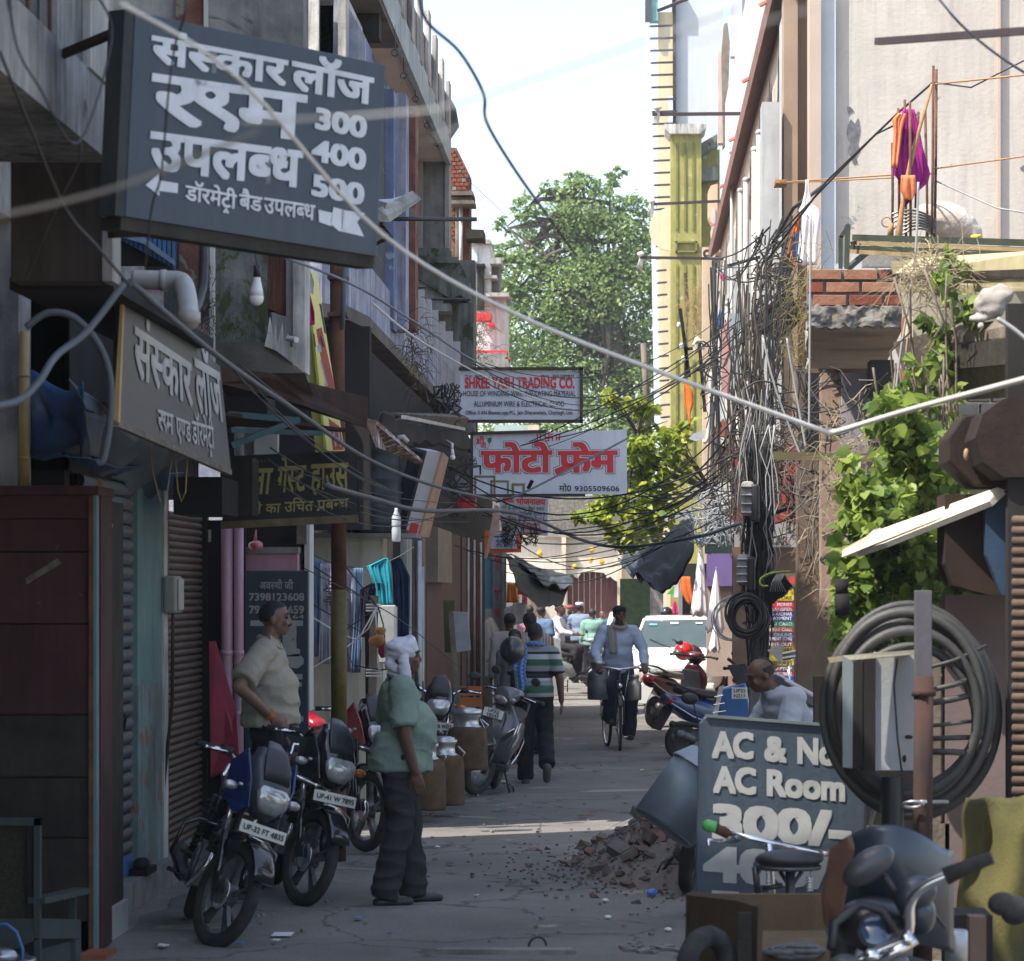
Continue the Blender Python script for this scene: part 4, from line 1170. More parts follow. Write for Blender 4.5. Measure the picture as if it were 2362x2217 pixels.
# hanging light box
LBX=thing('light_box','slanted white and orange shop light box hanging under the balcony','sign',at(980,1240,26))
m=MB(); m.qp([(985,1040,25.6),(1022,1044,25.8),(968,1238,25.8),(937,1222,25.6)],.14); m.build('face',M('grey_acr',(.36,.37,.38),.5,var=.2,ns=3),LBX)
m=MB(); m.qp([(1022,1044,25.77),(1035,1056,26.2),(990,1240,26.2),(968,1238,25.77)],.05); m.build('side',M('tan_acr',(.42,.25,.15),.6,var=.35,ns=3,peel=(.5,.2,.12),pa=.3),LBX)
m=MB(); m.qp([(948,1205,25.58),(966,1210,25.58),(960,1236,25.58),(941,1228,25.58)],.01); m.build('red_block',let_red,LBX)
m=MB(); m.qp([(977,1044,25.5),(985,1040,25.58),(937,1222,25.58),(930,1222,25.5)],.12); m.build('dark_edge',black_matt,LBX)
b=MB(); c_=at(914,1250,24.6)
b.lathe([(.028,0),(.036,.01),(.037,.10),(.033,.115),(.037,.13),(.036,.2),(.014,.25),(.013,.275)],tuple(c_),n=14)
solo(b,'plastic_bottle',M('pet',(.55,.58,.60),.25,var=.15,alpha=.75,bump=0),'clear plastic bottle hanging below the black water tank','bottle',smooth=True)
# black roof sheets over the shops
RF=thing('black_roof_sheet','black sagging roof sheet under the blue balcony','roof',at(950,980,24.5))
sheet([at(880,955,24.4),at(1075,992,33),at(1085,1040,33),at(870,1010,24.4)],tarp_black,'sheet',parent=RF,wr=.08,nu=24,nv=8,th=.01)
m=MB(); m.beam(at(930,962,24.3),at(1070,990,32),.03); m.build('pale_edge',galv,RF)
m=MB(); m.qp([(1050,955,33.8),(1070,958,33.8),(1082,965,33.8),(1070,985,33.8),(860,950,27)],.02); m.build('under_strip',wood_old,RF)
m=MB(); m.box(-2.6,-2.15,25,40,2.62,2.75); m.build('lintel',wood_dark,RF)
m=MB(); m.box(-2.45,-2.2,25.2,40,2.75,4.0); m.build('upper_back',dark_in,RF)
o=thing('light_bulb','small glass bulb hanging from loose wires left of the photo frame sign','light bulb',at(1044,1055,28))
b=MB(); b.ell(at(1044,1055,28),.026); b.tube([at(1044,1050,28),at(1043,1036,28)],[.02,.012],8); b.build('globe',bulbm,o,True)
b=MB(); b.tube([at(1043,1036,28),at(1043,1022,28)],.013,8); b.tube([at(1043,1022,28),at(1030,1015,28)],.004,4); b.build('holder',plaster_white,o,True)
# street lamp head and arm
SL=thing('street_lamp','grey street lamp head on a bracket arm beside the big lodge sign','street lamp',at(885,510,21.8))
m=MB(); m.qp([(884,496,21.5),(893,468,21.5),(930,466,21.7),(968,455,21.9),(966,462,21.9),(905,500,21.6)],.1); m.build('housing',galv,SL)
m=MB(); m.qp([(880,512,21.45),(892,498,21.45),(970,456,21.85),(971,461,21.85),(900,512,21.5)],.08); m.build('rim',plaster_pale,SL)
m=MB(); m.tube([at(878,520,21.8),at(885,506,21.8),at(910,505,21.8),at(1100,506,21.8)],.016,8); m.build('arm',metal_dark,SL,True)
m=MB(); m.tube([at(878,518,21.8),at(905,545,21.8),at(786,600,21.8)],.014,8); m.build('stay',rust,SL,True)
b=MB(); b.tube([at(995,690,30),at(1086,691,30)],.016,6)
solo(b,'iron_bar',metal_dark,'black iron bar projecting from the old balcony below the cornice','bar')
# ------------------------------------------------------------------ signs across the alley
S3=thing('trading_company_sign','white framed English shop sign with red heading, upper of two over the alley','sign',at(1200,975,34))
def pq(D,x0,y0,x1,y1):return(at(x0,y0,D),at(x1,y0,D),at(x1,y1,D),at(x0,y1,D))
m=MB(); m.cb(34,1062,856,1338,969,.06); m.build('panel',sign_white,S3)
brownf=M('brown_frame',(.05,.03,.022),.6,var=.4,ns=9)
for(a_,b_)in[((1058,851),(1345,851)),((1058,972),(1345,972)),((1341,848),(1341,976))]:
 m=MB(); m.beam(at(*a_,33.98),at(*b_,33.98),.035,.05,(0,1,0)); m.build('frame_bar',brownf,S3)
m=MB(); m.beam(at(1100,975,34),at(1100,1010,34),.02); m.build('stay',brownf,S3)
qq=pq(33.995,1062,856,1338,969)
ptext(S3,qq,[('SHREE YASH TRADING CO.',(1072,895),(1326,895),25,.035)],let_red)
ptext(S3,qq,[('HOUSE OF WINDING WIRE, INSULATING MATERIAL',(1068,914),(1328,914),13,.006),('ALLUMINIUM WIRE & ELECTRICAL GOOD',(1093,938),(1302,938),13,.006),('Office: 5 AN Bhawan.opp.M.L. Jain Dharamshala, Charbagh, Lko.',(1074,956),(1323,956),9,.015),('Prop : Kapil',(1072,869),(1115,869),5,.01),('Mob : 8052289837',(1248,870),(1325,870),6,.012)],let_black)
S4=thing('photo_frame_sign','white Hindi shop sign with bold red letters, lower and larger of two','sign',at(1268,1140,31))
q4=(at(1090,1003,31),at(1446,991,31),at(1446,1140,31),at(1090,1142,31))
slab_quad(q4,(0,.07,0)).build('panel',sign_white,S4)
for(a_,b_)in[((1088,1000),(1260,995)),((1088,1144),(1350,1142)),((1088,998),(1088,1146))]:
 m=MB(); m.beam(at(*a_,30.98),at(*b_,30.98),.03,.05,(0,1,0)); m.build('frame_bar',brownf,S4)
items=[('फोटो',(1112,1088),(1270,1088),45),('फ्रेम',(1290,1088),(1420,1088),45)]
ptext(S4,q4,[(t,a_,b_,c_,.078)for t,a_,b_,c_ in items],let_black,.002,'letter_outline')
ptext(S4,q4,[(t,a_,b_,c_,.064)for t,a_,b_,c_ in items],sign_white,.0055,'letter_edge')
ptext(S4,q4,[(t,a_,b_,c_,.036)for t,a_,b_,c_ in items],let_red,.009)
ptext(S4,q4,[('मो0',(1290,1133),(1318,1133),12,.012),('9305509606',(1325,1133),(1429,1133),12,.012)],let_black)
# two double bars and the auspicious mark, round shop emblem
ptext(S4,q4,[[[(x,1001),(x+3,1001),(x+3,1015),(x,1017)]for x in(1238,1245,1282,1289)]+[[(1256,1007.5),(1276,1007.5),(1276,1010.5),(1256,1010.5)],[(1264.5,1000),(1267.5,1000),(1267.5,1018),(1264.5,1018)],[(1267,1000),(1275,1000),(1275,1003),(1267,1003)],[(1273,1009),(1276,1009),(1276,1017),(1273,1017)],[(1257,1015),(1265,1015),(1265,1018),(1257,1018)],[(1256,1001),(1259,1001),(1259,1009),(1256,1009)]],
('श्री',(1099,1024),(1117,1024),12,.02),('जी',(1108,1034),(1122,1034),10,.02)],let_red,.004,'emblem')
rg=[]
for k in range(20):
 a0_,a1_=2*pi*k/20,2*pi*(k+.6)/20
 rg.append([(1112+18*cos(a0_),1023+17*sin(a0_)),(1112+18*cos(a1_),1023+17*sin(a1_)),(1112+16.6*cos(a1_),1023+15.6*sin(a1_)),(1112+16.6*cos(a0_),1023+15.6*sin(a0_))])
rg.append([(1128,1024),(1124,1016),(1126,1011),(1134,1008),(1134,1018)])
ptext(S4,q4,[rg],let_green,.004,'emblem_ring')
fr=[]
def frm(x0,y0,x1,y1,w):return[[(x0,y0),(x1,y0),(x1,y0+w),(x0,y0+w)],[(x0,y0),(x0+w,y0),(x0+w,y1),(x0,y1)],[(x1-w,y0),(x1,y0),(x1,y1),(x1-w,y1)]]
goldp=M('gold_print',(.22,.18,.06),.5,var=.3,ns=40,bump=0)
ptext(S4,q4,[frm(1094,1097,1143,1140,5)+frm(1131,1108,1174,1140,5)+frm(1180,1115,1211,1140,6)],goldp,.004,'frame_print')
ptext(S4,q4,[frm(1086,1073,1110,1095,4)],let_black,.004,'frame_print')
# restaurant banner and orange rooms sign
S5=thing('restaurant_banner','hanging grey food banner with a plate picture and small Hindi lines','banner',at(1235,1240,37))
q5=(at(1150,1142,37),at(1264,1144,37),at(1263,1236,37),at(1158,1232,37))
slab_quad(q5,(0,.02,0)).build('panel',M('banner_grey',(.46,.45,.48),.6,var=.12,ns=3),S5)
ptext(S5,q5,[('शुद्ध',(1160,1160),(1186,1160),12,.03),('भोजनालय',(1191,1163),(1258,1165),12,.03),('आपकी पुरानी',(1198,1213),(1246,1214),6,.012),('शर्माजी वाले',(1200,1223),(1248,1224),6,.012),('बुलंदशहर वाले',(1199,1232),(1248,1233),5,.01)],let_red)
ptext(S5,q5,[('घर के बाहर घर जैसा स्वाद',(1158,1174),(1256,1178),7,.01)],let_green)
ptext(S5,q5,[('नाश्ता खाना पैकिंग की सुविधा है',(1156,1186),(1258,1190),6,.01),('एवं मसाले भी मिलता है',(1196,1198),(1256,1201),6,.01)],let_blue)
m=MB(); c_=at(1176,1206,36.95); m.lathe([(.09,0),(.09,.01)],tuple(c_),Matrix.Rotation(pi/2,3,'X'),20); m.build('plate_print',M('platep',(.35,.28,.2),.6,c2=(.16,.15,.12),ns=30),S5)
S6=thing('rooms_sign','orange bordered white rooms sign below the food banner','sign',at(1160,1275,38))
q6=(at(1118,1224,38),at(1200,1226,38),at(1202,1274,38),at(1118,1276,38))
slab_quad(q6,(0,.05,0)).build('panel',orange_p,S6)
m=MB(); m.cb(37.98,1132,1228,1192,1266,.01); m.build('inner_panel',sign_white,S6)
ptext(S6,tuple(p+Vector((0,-.035,0))for p in q6),[('AC नॉन AC',(1138,1241),(1184,1241),8,.02),('कूलर रूम',(1144,1252),(1178,1252),7,.02),('एण्ड डारमेट्री',(1144,1262),(1184,1262),7,.02)],let_blue)
b=MB(); b.cb(39,1044,1148,1096,1172,.4)
solo(b,'red_canopy',let_red,'red canopy with a white edge behind the dangling cables','canopy')
b=MB(); b.qp([(1044,1092,38.5),(1084,1110,38.5),(1084,1118,38.5),(1070,1145,38.5),(1044,1145,38.5)],.3)
solo(b,'lit_gable',plaster_grey,'small grey gable with a sunlit edge behind the shop boards','gable')
# ------------------------------------------------------------------ far left shop row
LR=thing('painted_shop_wall','grey shop wall with red vertical lettering and a blue door edge','shop wall',(-2.1,46,0))
m=MB(); m.cb(46,1136,1262,1165,1560,.5); m.build('pillar',M('plr',(.36,.33,.32),.85,var=.25,ns=5),LR)
m=MB(); m.cb(46.1,1119,1290,1136,1404,.4); m.build('blue_door',M('skyblue',(.20,.40,.50),.7,var=.2),LR)
m=MB(); m.cb(46.1,1119,1404,1138,1560,.4); m.build('white_lower',plaster_white,LR)
m=MB(); m.cb(45.9,1158,1262,1163,1560,.5); m.build('pipe',plaster_pale,LR)
m=MB(); m.box(-6,-2.7,46.6,84,0,2.2); m.build('row_wall',beige_wall,LR)
qv=pq(45.99,1136,1262,1160,1560)
ptext(LR,qv,[('T',(1140,1315),(1156,1315),26,.01),('T',(1139,1385),(1156,1385),24,.01),('R',(1141,1425),(1155,1425),24,.01),('A',(1140,1290),(1155,1290),10,.01)],let_red)
for k,(pts,c3,lb)in enumerate([([(1345,1170,1190),(1390,1168,1196)],(.75,.25,.05),'orange cloth hanging at the shop below the left tarpaulin'),([(1345,1194,1206),(1372,1194,1208)],(.70,.05,.05),'red cloth hanging at the shop below the left tarpaulin'),([(1360,1205,1214),(1395,1204,1216)],(.75,.10,.25),'pink cloth hanging at the shop below the left tarpaulin'),([(1372,1184,1198),(1400,1182,1200)],(.8,.78,.72),'white packets hanging at the shop below the left tarpaulin')]):
 garment(pts,M('goods%d'%k,c3,.8,var=.25,ns=10),'hanging_goods',lb,'goods',D=50+k*.3,amp=.03,nf=3,nu=10,nv=6)
sheet([at(1165,1402,44),at(1212,1385,44),at(1216,1440,44),at(1166,1450,44)],plaster_white,'white_banner','white cloth banner above the heads at the left shop','banner',wr=.05)
sheet([at(1118,1430,40),at(1138,1425,40.5),at(1170,1500,40.5),at(1122,1530,40)],plaster_pale,'paper_poster','torn white paper posters on the shop wall beside the scooter','poster',wr=.03)
def tarp(pts,label,seed,nu=34,nv=22,sag=.25,mat=tarp_black,name='black_tarpaulin'):
 TL,TR,BR,BL=[Vector(p)for p in pts]
 mb=MB()
 def f(u,v):
  p=(TL*(1-u)+TR*u)*(1-v)+(BL*(1-u)+BR*u)*v
  s_=sag*4*u*(1-u)*(.4+.6*v)
  w=mnoise.noise(Vector((u*3.2,v*3.2,seed)))*.10+mnoise.noise(Vector((u*9,v*7,seed+5)))*.04
  return p+Vector((0,w*1.5,-s_+w))
 mb.grid(f,nu,nv)
 o=mb.build(name,mat,None,True); tag(o,label,'tarpaulin')
 md=o.modifiers.new('thickness','SOLIDIFY'); md.thickness=.006
 return o
tarp([at(1164,1272,47),at(1325,1330,50),at(1292,1398,46),at(1190,1345,43)],'black tarpaulin awning sagging over the left shops',1,sag=.16)
tarp([at(1170,1278,48),at(1320,1328,50),at(1322,1350,48),at(1240,1330,46)],'tarpaulin fold along the left awning, painted slate as a highlight on black',3,sag=.1,mat=M('tarp_highlight',(.05,.062,.075),.6,var=.3),name='tarpaulin_fold')  # lighter slate colour paints the highlights of the black sheet
tarp([at(1424,1286,44),at(1600,1185,40),at(1600,1265,38),at(1500,1345,40)],'large black tarpaulin stretched from the right side over the alley',7,sag=.26)
tarp([at(1424,1287,43.6),at(1470,1272,42.6),at(1505,1330,41),at(1460,1335,42)],'underside fold of the right tarpaulin, painted paler as if sunlit',9,sag=.05,mat=M('tarp_highlight',(.05,.062,.075),.6,var=.3),name='tarpaulin_fold')  # sunlight on the black sheet is painted by this paler colour
# ------------------------------------------------------------------ gate building at the end of the alley
GB=thing('gate_building','white washed building with a scalloped arch and maroon gate at the end of the alley','building',at(1370,1530,84))
gm=M('gate_white',(.60,.56,.50),.85,var=.2,ns=1,streak=(.35,.3,.25),sa=.4)
def Xg(px,D=84.0):return(px-VX)*D/F
def Zg(py,D=84.0):return H-(py-VY)*D/F
m=MB(); m.box(Xg(1060),Xg(1306),84,84.5,0,Zg(1236)); m.box(Xg(1426),Xg(1640),84,84.5,0,Zg(1236)); m.box(Xg(1306),Xg(1426),84,84.5,Zg(1318),Zg(1236)); m.build('wall',gm,GB)
arch=[(1306,1318),(1426,1318),(1426,1342),(1416,1338),(1408,1330),(1400,1334),(1394,1322),(1366,1318.5),(1340,1322),(1332,1334),(1324,1330),(1316,1340),(1306,1342)]
m=MB(); m.cp(83.9,arch,.3); m.build('scalloped_arch',gm,GB)
for i in range(9):
 x0=1308+i*13.1
 m=MB(); m.box(Xg(x0),Xg(x0+12.4),84.3,84.36,0,Zg(1316)); m.build('gate_panel',M('maroon',(.14,.035,.03),.6,var=.3,ns=2,streak=(.07,.02,.02)),GB)
m=MB(); m.box(Xg(1296),Xg(1306),83.7,84.0,0,Zg(1240)); m.box(Xg(1424),Xg(1434),83.7,84.0,0,Zg(1240)); m.build('pillar',beige_wall,GB)
for i in range(14):
 m=MB(); m.box(Xg(1294),Xg(1304),83.66,83.7,Zg(1400)+i*-.09,Zg(1400)+i*-.09+.06); m.build('brick',M('peachb',(.5,.28,.18),.8),GB)
m=MB(); m.box(Xg(1060),Xg(1640),85,85.5,Zg(1236),Zg(1140)); m.build('lattice_wall',M('lattice',(.20,.19,.17),.9,c2=(.07,.065,.06),ns=14,bump=1,bs=30),GB)
m=MB(); m.box(Xg(1060),Xg(1640),83.8,84.6,Zg(1240),Zg(1230)); m.build('cornice',concrete_raw,GB)
m=MB(); m.box(Xg(1136),Xg(1215),85.2,85.6,Zg(1140),Zg(975)); m.build('upper_block',M('tealw',(.30,.38,.38),.8,var=.2),GB)
m=MB(); m.box(Xg(1215),Xg(1240),85.1,85.6,Zg(1140),Zg(975)); m.build('upper_pier',beige_wall,GB)
for(x,y)in[(1245,1278),(1325,1308),(1366,1268),(1362,1292),(1388,1296)]:
 b=MB(); b.ell(at(x,y,83.4),(.07,.05,.09 if x>1250 else .14),nu=8,nv=6); b.jit(.03,9)
 solo(b,'garland',M('marigold',(.55,.35,.05),.8,var=.4,ns=20),'faded yellow garland ornament hanging before the arch','garland','garlands before the gate arch')
 # back screen: hidden town beyond the T junction
b=MB(); b.box(-60,-3.5,88,90,0,5.5); b.box(1.6,60,88,90,0,5.5)
solo(b,'far_wall',beige_wall,'plain wall beyond the end of the alley','wall')
# ------------------------------------------------------------------ big tree
def tree(label,base,trunkpts,blobs,nleaf,lsize,lmat,bark,seed,cat='tree',trunk_r=.3,shape='leaf',name='tree',branches=26,hollow=.55):
 t=thing(name,label,cat,tuple(base))
 rng=np.random.default_rng(seed); rnd=random.Random(seed)
 m=MB(); n=len(trunkpts); m.tube(trunkpts,[trunk_r*(1-.6*i/(n-1))for i in range(n)],9)
 for i in range(branches):
  bl=rnd.choice(blobs); k=rnd.randrange(max(1,n//2),n)
  a=Vector(trunkpts[k]); e=Vector(bl[0])+Vector((rnd.uniform(-1,1)*bl[1][0],rnd.uniform(-1,1)*bl[1][1],rnd.uniform(-1,1)*bl[1][2]))*.7
  mid=a.lerp(e,.5)+Vector((rnd.uniform(-.2,.2),rnd.uniform(-.2,.2),rnd.uniform(0,.4)))*(trunk_r*3)
  m.tube([a,mid,e],[trunk_r*.32,trunk_r*.18,trunk_r*.05],5)
 m.build('trunk',bark,t,True)
 w=np.array([b_[1][0]*b_[1][1]*b_[1][2]for b_ in blobs])**.66; w=w/w.sum()
 P_=[]
 nc=max(60,nleaf//26)
 for bi,b_ in enumerate(blobs):
  cnt=max(3,int(nc*w[bi]))
  d=rng.normal(size=(cnt,3)); d/=np.linalg.norm(d,axis=1)[:,None]
  r=rng.uniform(hollow,1.0,cnt)**.6
  c=np.array(b_[0])+d*r[:,None]*np.array(b_[1])
  per=max(1,int(nleaf*w[bi]/cnt))
  sc_=min(b_[1])*.22
  q_=c[:,None,:]+rng.normal(size=(cnt,per,3))*np.array([sc_,sc_,sc_*.55])
  P_.append(q_.reshape(-1,3))
 leafmesh('crown',np.concatenate(P_),lsize,lmat,t,seed=seed,shape=shape)
 return t
bark=M('bark',(.10,.085,.07),.95,var=.4,ns=5,bump=1,bs=12)
DT=97.0
def tb(px,py,rx,ry,dd=0):p=at(px,py,DT+dd); return(tuple(p),(rx*DT/F,rx*DT/F*.9,ry*DT/F))
blobs=[tb(1340,480,75,70),tb(1400,560,95,80),tb(1260,560,75,75,1),tb(1200,640,55,60),tb(1340,680,110,90),tb(1450,660,80,90),tb(1230,760,90,80),tb(1420,820,100,90,1),tb(1290,870,110,80),tb(1180,830,60,70,2),tb(1165,580,32,30),tb(1215,480,34,30),tb(1380,420,38,30),tb(1450,500,50,55),tb(1480,900,70,80),tb(1340,980,130,70),tb(1180,960,80,70,2),tb(1140,700,36,60,1),tb(1330,415,28,20),tb(1500,600,60,90),tb(1512,760,50,90),tb(1130,600,22,26),tb(1160,520,20,18),tb(1120,780,24,50,1),tb(1270,430,26,16),tb(1420,400,22,14),tb(1175,690,40,50),tb(1525,900,50,80),tb(1450,1050,80,90),tb(1250,1060,110,60)]
tr=[Vector((Xg(1400),DT,0)),at(1440,1180,DT),at(1460,1000,DT),at(1430,850,DT),at(1400,700,DT),at(1350,560,DT),at(1310,460,DT)]
tree('big leafy peepal tree rising above the end of the alley',tr[0],tr,blobs,52000,.14,leafmat('peepal',(.33,.43,.15),(.10,.19,.06),.45),bark,5,trunk_r=.42,branches=60)
# ------------------------------------------------------------------ RIGHT SIDE
peach=M('peach',(.62,.40,.27),.85,c2=(.52,.34,.24),ns=1.5,streak=(.25,.17,.12),sa=.4,bump=.3)
peach_lit=M('peach_sunlit',(.50,.39,.31),.85,var=.12,ns=1.5,streak=(.4,.32,.26),sa=.3)  # paler peach for sunlit faces; the light is mixed into the colour
pink_lilac=M('pink_lilac',(.53,.485,.42),.85,c2=(.45,.40,.345),ns=.7,peel=(.24,.235,.23),pa=.08,ps=1.9,streak=(.30,.27,.25),sa=.5,bump=.5,bs=18)
pale_blue=M('pale_blue_wall',(.50,.54,.56),.85,var=.12,ns=1.2,streak=(.4,.42,.43),sa=.4)
terracotta=M('terracotta',(.23,.12,.095),.85,c2=(.15,.085,.07),ns=2,streak=(.12,.06,.05),sa=.4)
grey_pillar=M('grey_pillar',(.45,.46,.45),.85,var=.2,ns=2,streak=(.25,.25,.23),sa=.5)
yellow_green=M('yellow_green',(.37,.34,.11),.85,c2=(.26,.25,.08),ns=3,peel=(.50,.50,.42),pa=.16,ps=5,streak=(.13,.13,.05),sa=.65,bump=.5)
cream_lit=M('cream_lit',(.64,.57,.40),.85,var=.15,ns=2,streak=(.35,.30,.20),sa=.4)  # brighter cream for sunlit faces, the light being part of the colour
def RX(px,D):return(px-VX)*D/F
# --- white tall building with iron ladder
WB=thing('white_building','tall pale blue white building with yellow edge behind the green pilaster','building',at(1600,1370,78))
m=MB(); m.cb(80,1556,-80,1668,1500,4); m.build('wall',pale_blue,WB)
m=MB(); m.cb(79.9,1518,28,1552,1500,4); m.build('yellow_edge',M('yel_edge',(.60,.52,.34),.85,var=.12,ns=2,streak=(.4,.33,.2),sa=.4),WB)
m=MB(); m.cb(79.8,1552,-60,1559,286,2); m.build('dark_joint',wood_dark,WB)
m=MB(); m.cb(79.7,1541,222,1552,286,.1); m.build('small_window',M('sky_glass',(.55,.62,.7),.2),WB)
m=MB(); m.cb(79.6,1488,-60,1500,52,.5); m.cb(79.6,1500,-60,1556,-20,.4); m.build('sheet_frame',metal_dark,WB)
m=MB(); m.cb(79.7,1500,-60,1518,48,.4); m.build('sheet',M('teal_sheet2',(.22,.42,.42),.7),WB)
LD=thing('iron_ladder','pale edged iron ladder of many dark rungs standing against the white building','ladder',at(1515,1370,76))
m=MB(); m.qp([(1488,52,76),(1499,52,76),(1512,420,76),(1528,1130,76),(1512,1130,76),(1500,420,76)],.08); m.build('rail',M('rail_pale',(.62,.68,.68),.7,var=.1),LD)
for i in range(36):
 y=60+i*28.2
 x0=1499+(y-60)*.028
 if y>560:x0=1514+(y-560)*.026
 m=MB(); m.beam(at(x0,y+1,75.8),at(x0+(56 if y<300 else 46 if y<480 else 20),y-1,76.2),.05,.05); m.build('rung',M('rung',(.14,.11,.11),.8),LD)
m=MB(); m.cb(76.6,1526,565,1546,1150,.3); m.build('back_strip',M('yel_edge',(.60,.52,.34)),LD)
# --- yellow green pilaster and cornice
YG=thing('yellow_green_facade','mossy yellow green facade with a fluted pilaster and a pale capital','building',at(1590,1370,70))
m=MB(); m.cb(70,1547,305,1618,1400,1); m.build('pilaster',yellow_green,YG)
for k,(x0)in enumerate([1559,1578,1597]):
 for(y0,y1)in((330,530),(610,800),(830,1080)):
  m=MB(); m.cb(69.97,x0,y0,x0+5,y1,.03); m.build('flute',M('flute',(.20,.20,.06),.9,var=.4,ns=8),YG)
for(x0,y0,x1,y1)in frm(1558,556,1608,582,5)and[(1558,556,1608,560),(1558,578,1608,582),(1558,556,1562,582),(1604,556,1608,582)]:
 m=MB(); m.cb(69.9,x0,y0,x1,y1,.1); m.build('panel_frame',M('flute',(.2,.2,.06)),YG)
m=MB(); m.cp(69.8,[(1532,286),(1630,286),(1628,294),(1616,308),(1545,308),(1534,296)],1.3); m.build('capital',white_stain,YG)
m=MB(); m.cp(70.4,[(1618,330),(1656,308),(1656,335),(1618,360)],1); m.build('gable_edge',concrete_moss,YG)
m=MB(); m.cb(70.6,1618,345,1660,1400,1); m.build('wall',yellow_green,YG)
m=MB(); m.cp(70.2,[(1618,392),(1656,380),(1656,415),(1618,418)],.8); m.build('ledge',concrete_moss,YG)
m=MB(); c_=at(1547,530,70.5); m.lathe([(.5,0),(.5,.1)],(c_.x,c_.y,c_.z),Matrix.Rotation(pi/2,3,'X'),28); m.build('round_bracket',cream_lit,YG)
m=MB(); m.tube([at(1581,630,69.5),at(1586,720,69.5)],.05,6); m.build('old_insulator',wood_dark,YG)
weeds(1612,715,69,500,20,42,M('straw',(.42,.30,.14),.9,var=.4,ns=30,bump=0),'clump of dry straw hanging on the yellow green facade','straw_clump',.5)
# --- columned facade along the right side (plane X ~ 1.85 .. 2.2)
CF=thing('columned_building','long pale facade with scalloped arches, grey columns and a terracotta eave','building',(2.3,50,0))
m=MB(); m.box(2.9,5,36.6,66,0,9.3); m.build('wall',M('facade_shade',(.22,.22,.16),.85,var=.2,ns=2,streak=(.2,.19,.14),sa=.4),CF)  # loggia back wall coloured dark to stand for the eave's shade
m=MB(); m.prism([Vector((1.72,35.6,9.05)),Vector((2.3,35.6,9.6)),Vector((2.3,35.6,9.75)),Vector((1.70,35.6,9.25))],(0,29,0)); m.build('eave',terracotta,CF)
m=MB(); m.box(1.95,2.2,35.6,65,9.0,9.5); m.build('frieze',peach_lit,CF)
m=MB(); m.box(2.1,5,36,66,9.3,12.6); m.build('parapet',M('par_p',(.48,.43,.41),.85,var=.15,streak=(.4,.36,.35),sa=.4),CF)
m=MB(); m.box(1.7,2.3,35.2,36.0,9.3,9.6); m.build('eave_end',terracotta,CF)
for i in range(5):
 y=37.5+i*5.6
 m=MB(); m.beam(Vector((1.62,y,9.2)),Vector((1.95,y-.2,9.35)),.04); m.build('eave_rod',M('rodp',(.42,.16,.12),.8),CF)
 # scalloped arches between columns: each bay a cut board
bays=9; y0_=37.0; bw=3.05
for i in range(bays):
 a_=y0_+i*bw; b_=a_+bw
 pts=[Vector((1.93,a_,9.15)),Vector((1.93,b_,9.15))]
 cy=(a_+b_)/2
 lob=[]
 for k in range(0,5):
  u0_,u1_=b_-(b_-a_)*k/5,b_-(b_-a_)*(k+1)/5
  for j in range(5):
   u=u0_+(u1_-u0_)*j/5
   base_=8.9-1.1*(abs(u-cy)/(bw/2))**1.8
   lob.append(Vector((1.93,u,base_-.16+.30*sin(pi*j/5))))
 lob.append(Vector((1.93,a_,7.75)))
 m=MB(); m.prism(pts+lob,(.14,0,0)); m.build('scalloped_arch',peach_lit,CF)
 m=MB(); m.box(1.90,2.12,b_-.13,b_+.13,3.3,8.6); m.build('column',grey_pillar,CF,bev=.02)
m=MB(); m.box(1.84,2.16,36.2,37.1,2.8,8.9); m.build('end_pillar',grey_pillar,CF,bev=.03)
m=MB(); m.box(1.88,2.9,37,65,3.0,3.4); m.build('floor_band',grey_pillar,CF)
m=MB(); m.box(1.98,2.2,37,65,0,3.0); m.build('ground_wall',M('gw',(.20,.13,.10),.85,var=.4,ns=1.2),CF)
for k,(px,yt,yb)in enumerate([(1708,440,1180),(1721,415,1170),(1741,345,1140),(1752,306,1140),(1688,350,1300),(1677,700,1350)]):
 D_=1.82*F/(px-VX)
 m=MB(); m.tube([at(px,yb,D_),at(px,yt,D_)],.045 if k<4 else .03,8); m.ell(at(px,yt,D_),(.06,.06,.05),nu=8,nv=5); m.build('rain_pipe',grey_pvc if k!=2 else white_pvc,CF,True)
PP=thing('peach_pipe_building','narrow facade end with a tall peach drain pipe and round ventilator','building',at(1630,1370,68))
m=MB(); m.cb(66,1620,570,1642,1450,.4); m.build('tall_pipe',M('peachpipe',(.56,.44,.32),.8,var=.25,ns=2,streak=(.3,.2,.12),sa=.5),PP)
m=MB(); m.cb(65.9,1642,480,1650,600,.3); m.cb(66.2,1640,600,1662,1450,.3); m.build('grey_strip',grey_pillar,PP)
m=MB(); c_=at(1631,585,65.8); m.torus(c_,.065,.03,None,16,6); m.build('ventilator',wood_dark,PP)
m=MB(); m.cp(66,[(1634,440),(1640,428),(1655,424),(1655,510),(1640,512),(1634,500)],.6); m.cp(66.1,[(1640,530),(1660,535),(1660,590),(1645,590)],.5); m.build('peach_block',peach,PP)
m=MB(); m.cb(66.5,1656,120,1672,330,.4); m.build('upper_strip',M('pinkgrey',(.5,.42,.38),.85,var=.2),PP)
m=MB(); m.cp(66.4,[(1670,55),(1678,52),(1684,100),(1676,330),(1668,340),(1664,130)],.5); m.build('brick_edge',wood_old,PP)
m=MB(); m.cb(60,1685,-60,1712,130,.3); m.cb(60.1,1712,-60,1770,55,.3); m.build('upper_white',M('bluishwhite',(.46,.47,.50),.85,var=.1),PP)
m=MB(); m.cb(60.4,1712,55,1770,260,.3); m.build('upper_pink',peach_lit,PP)
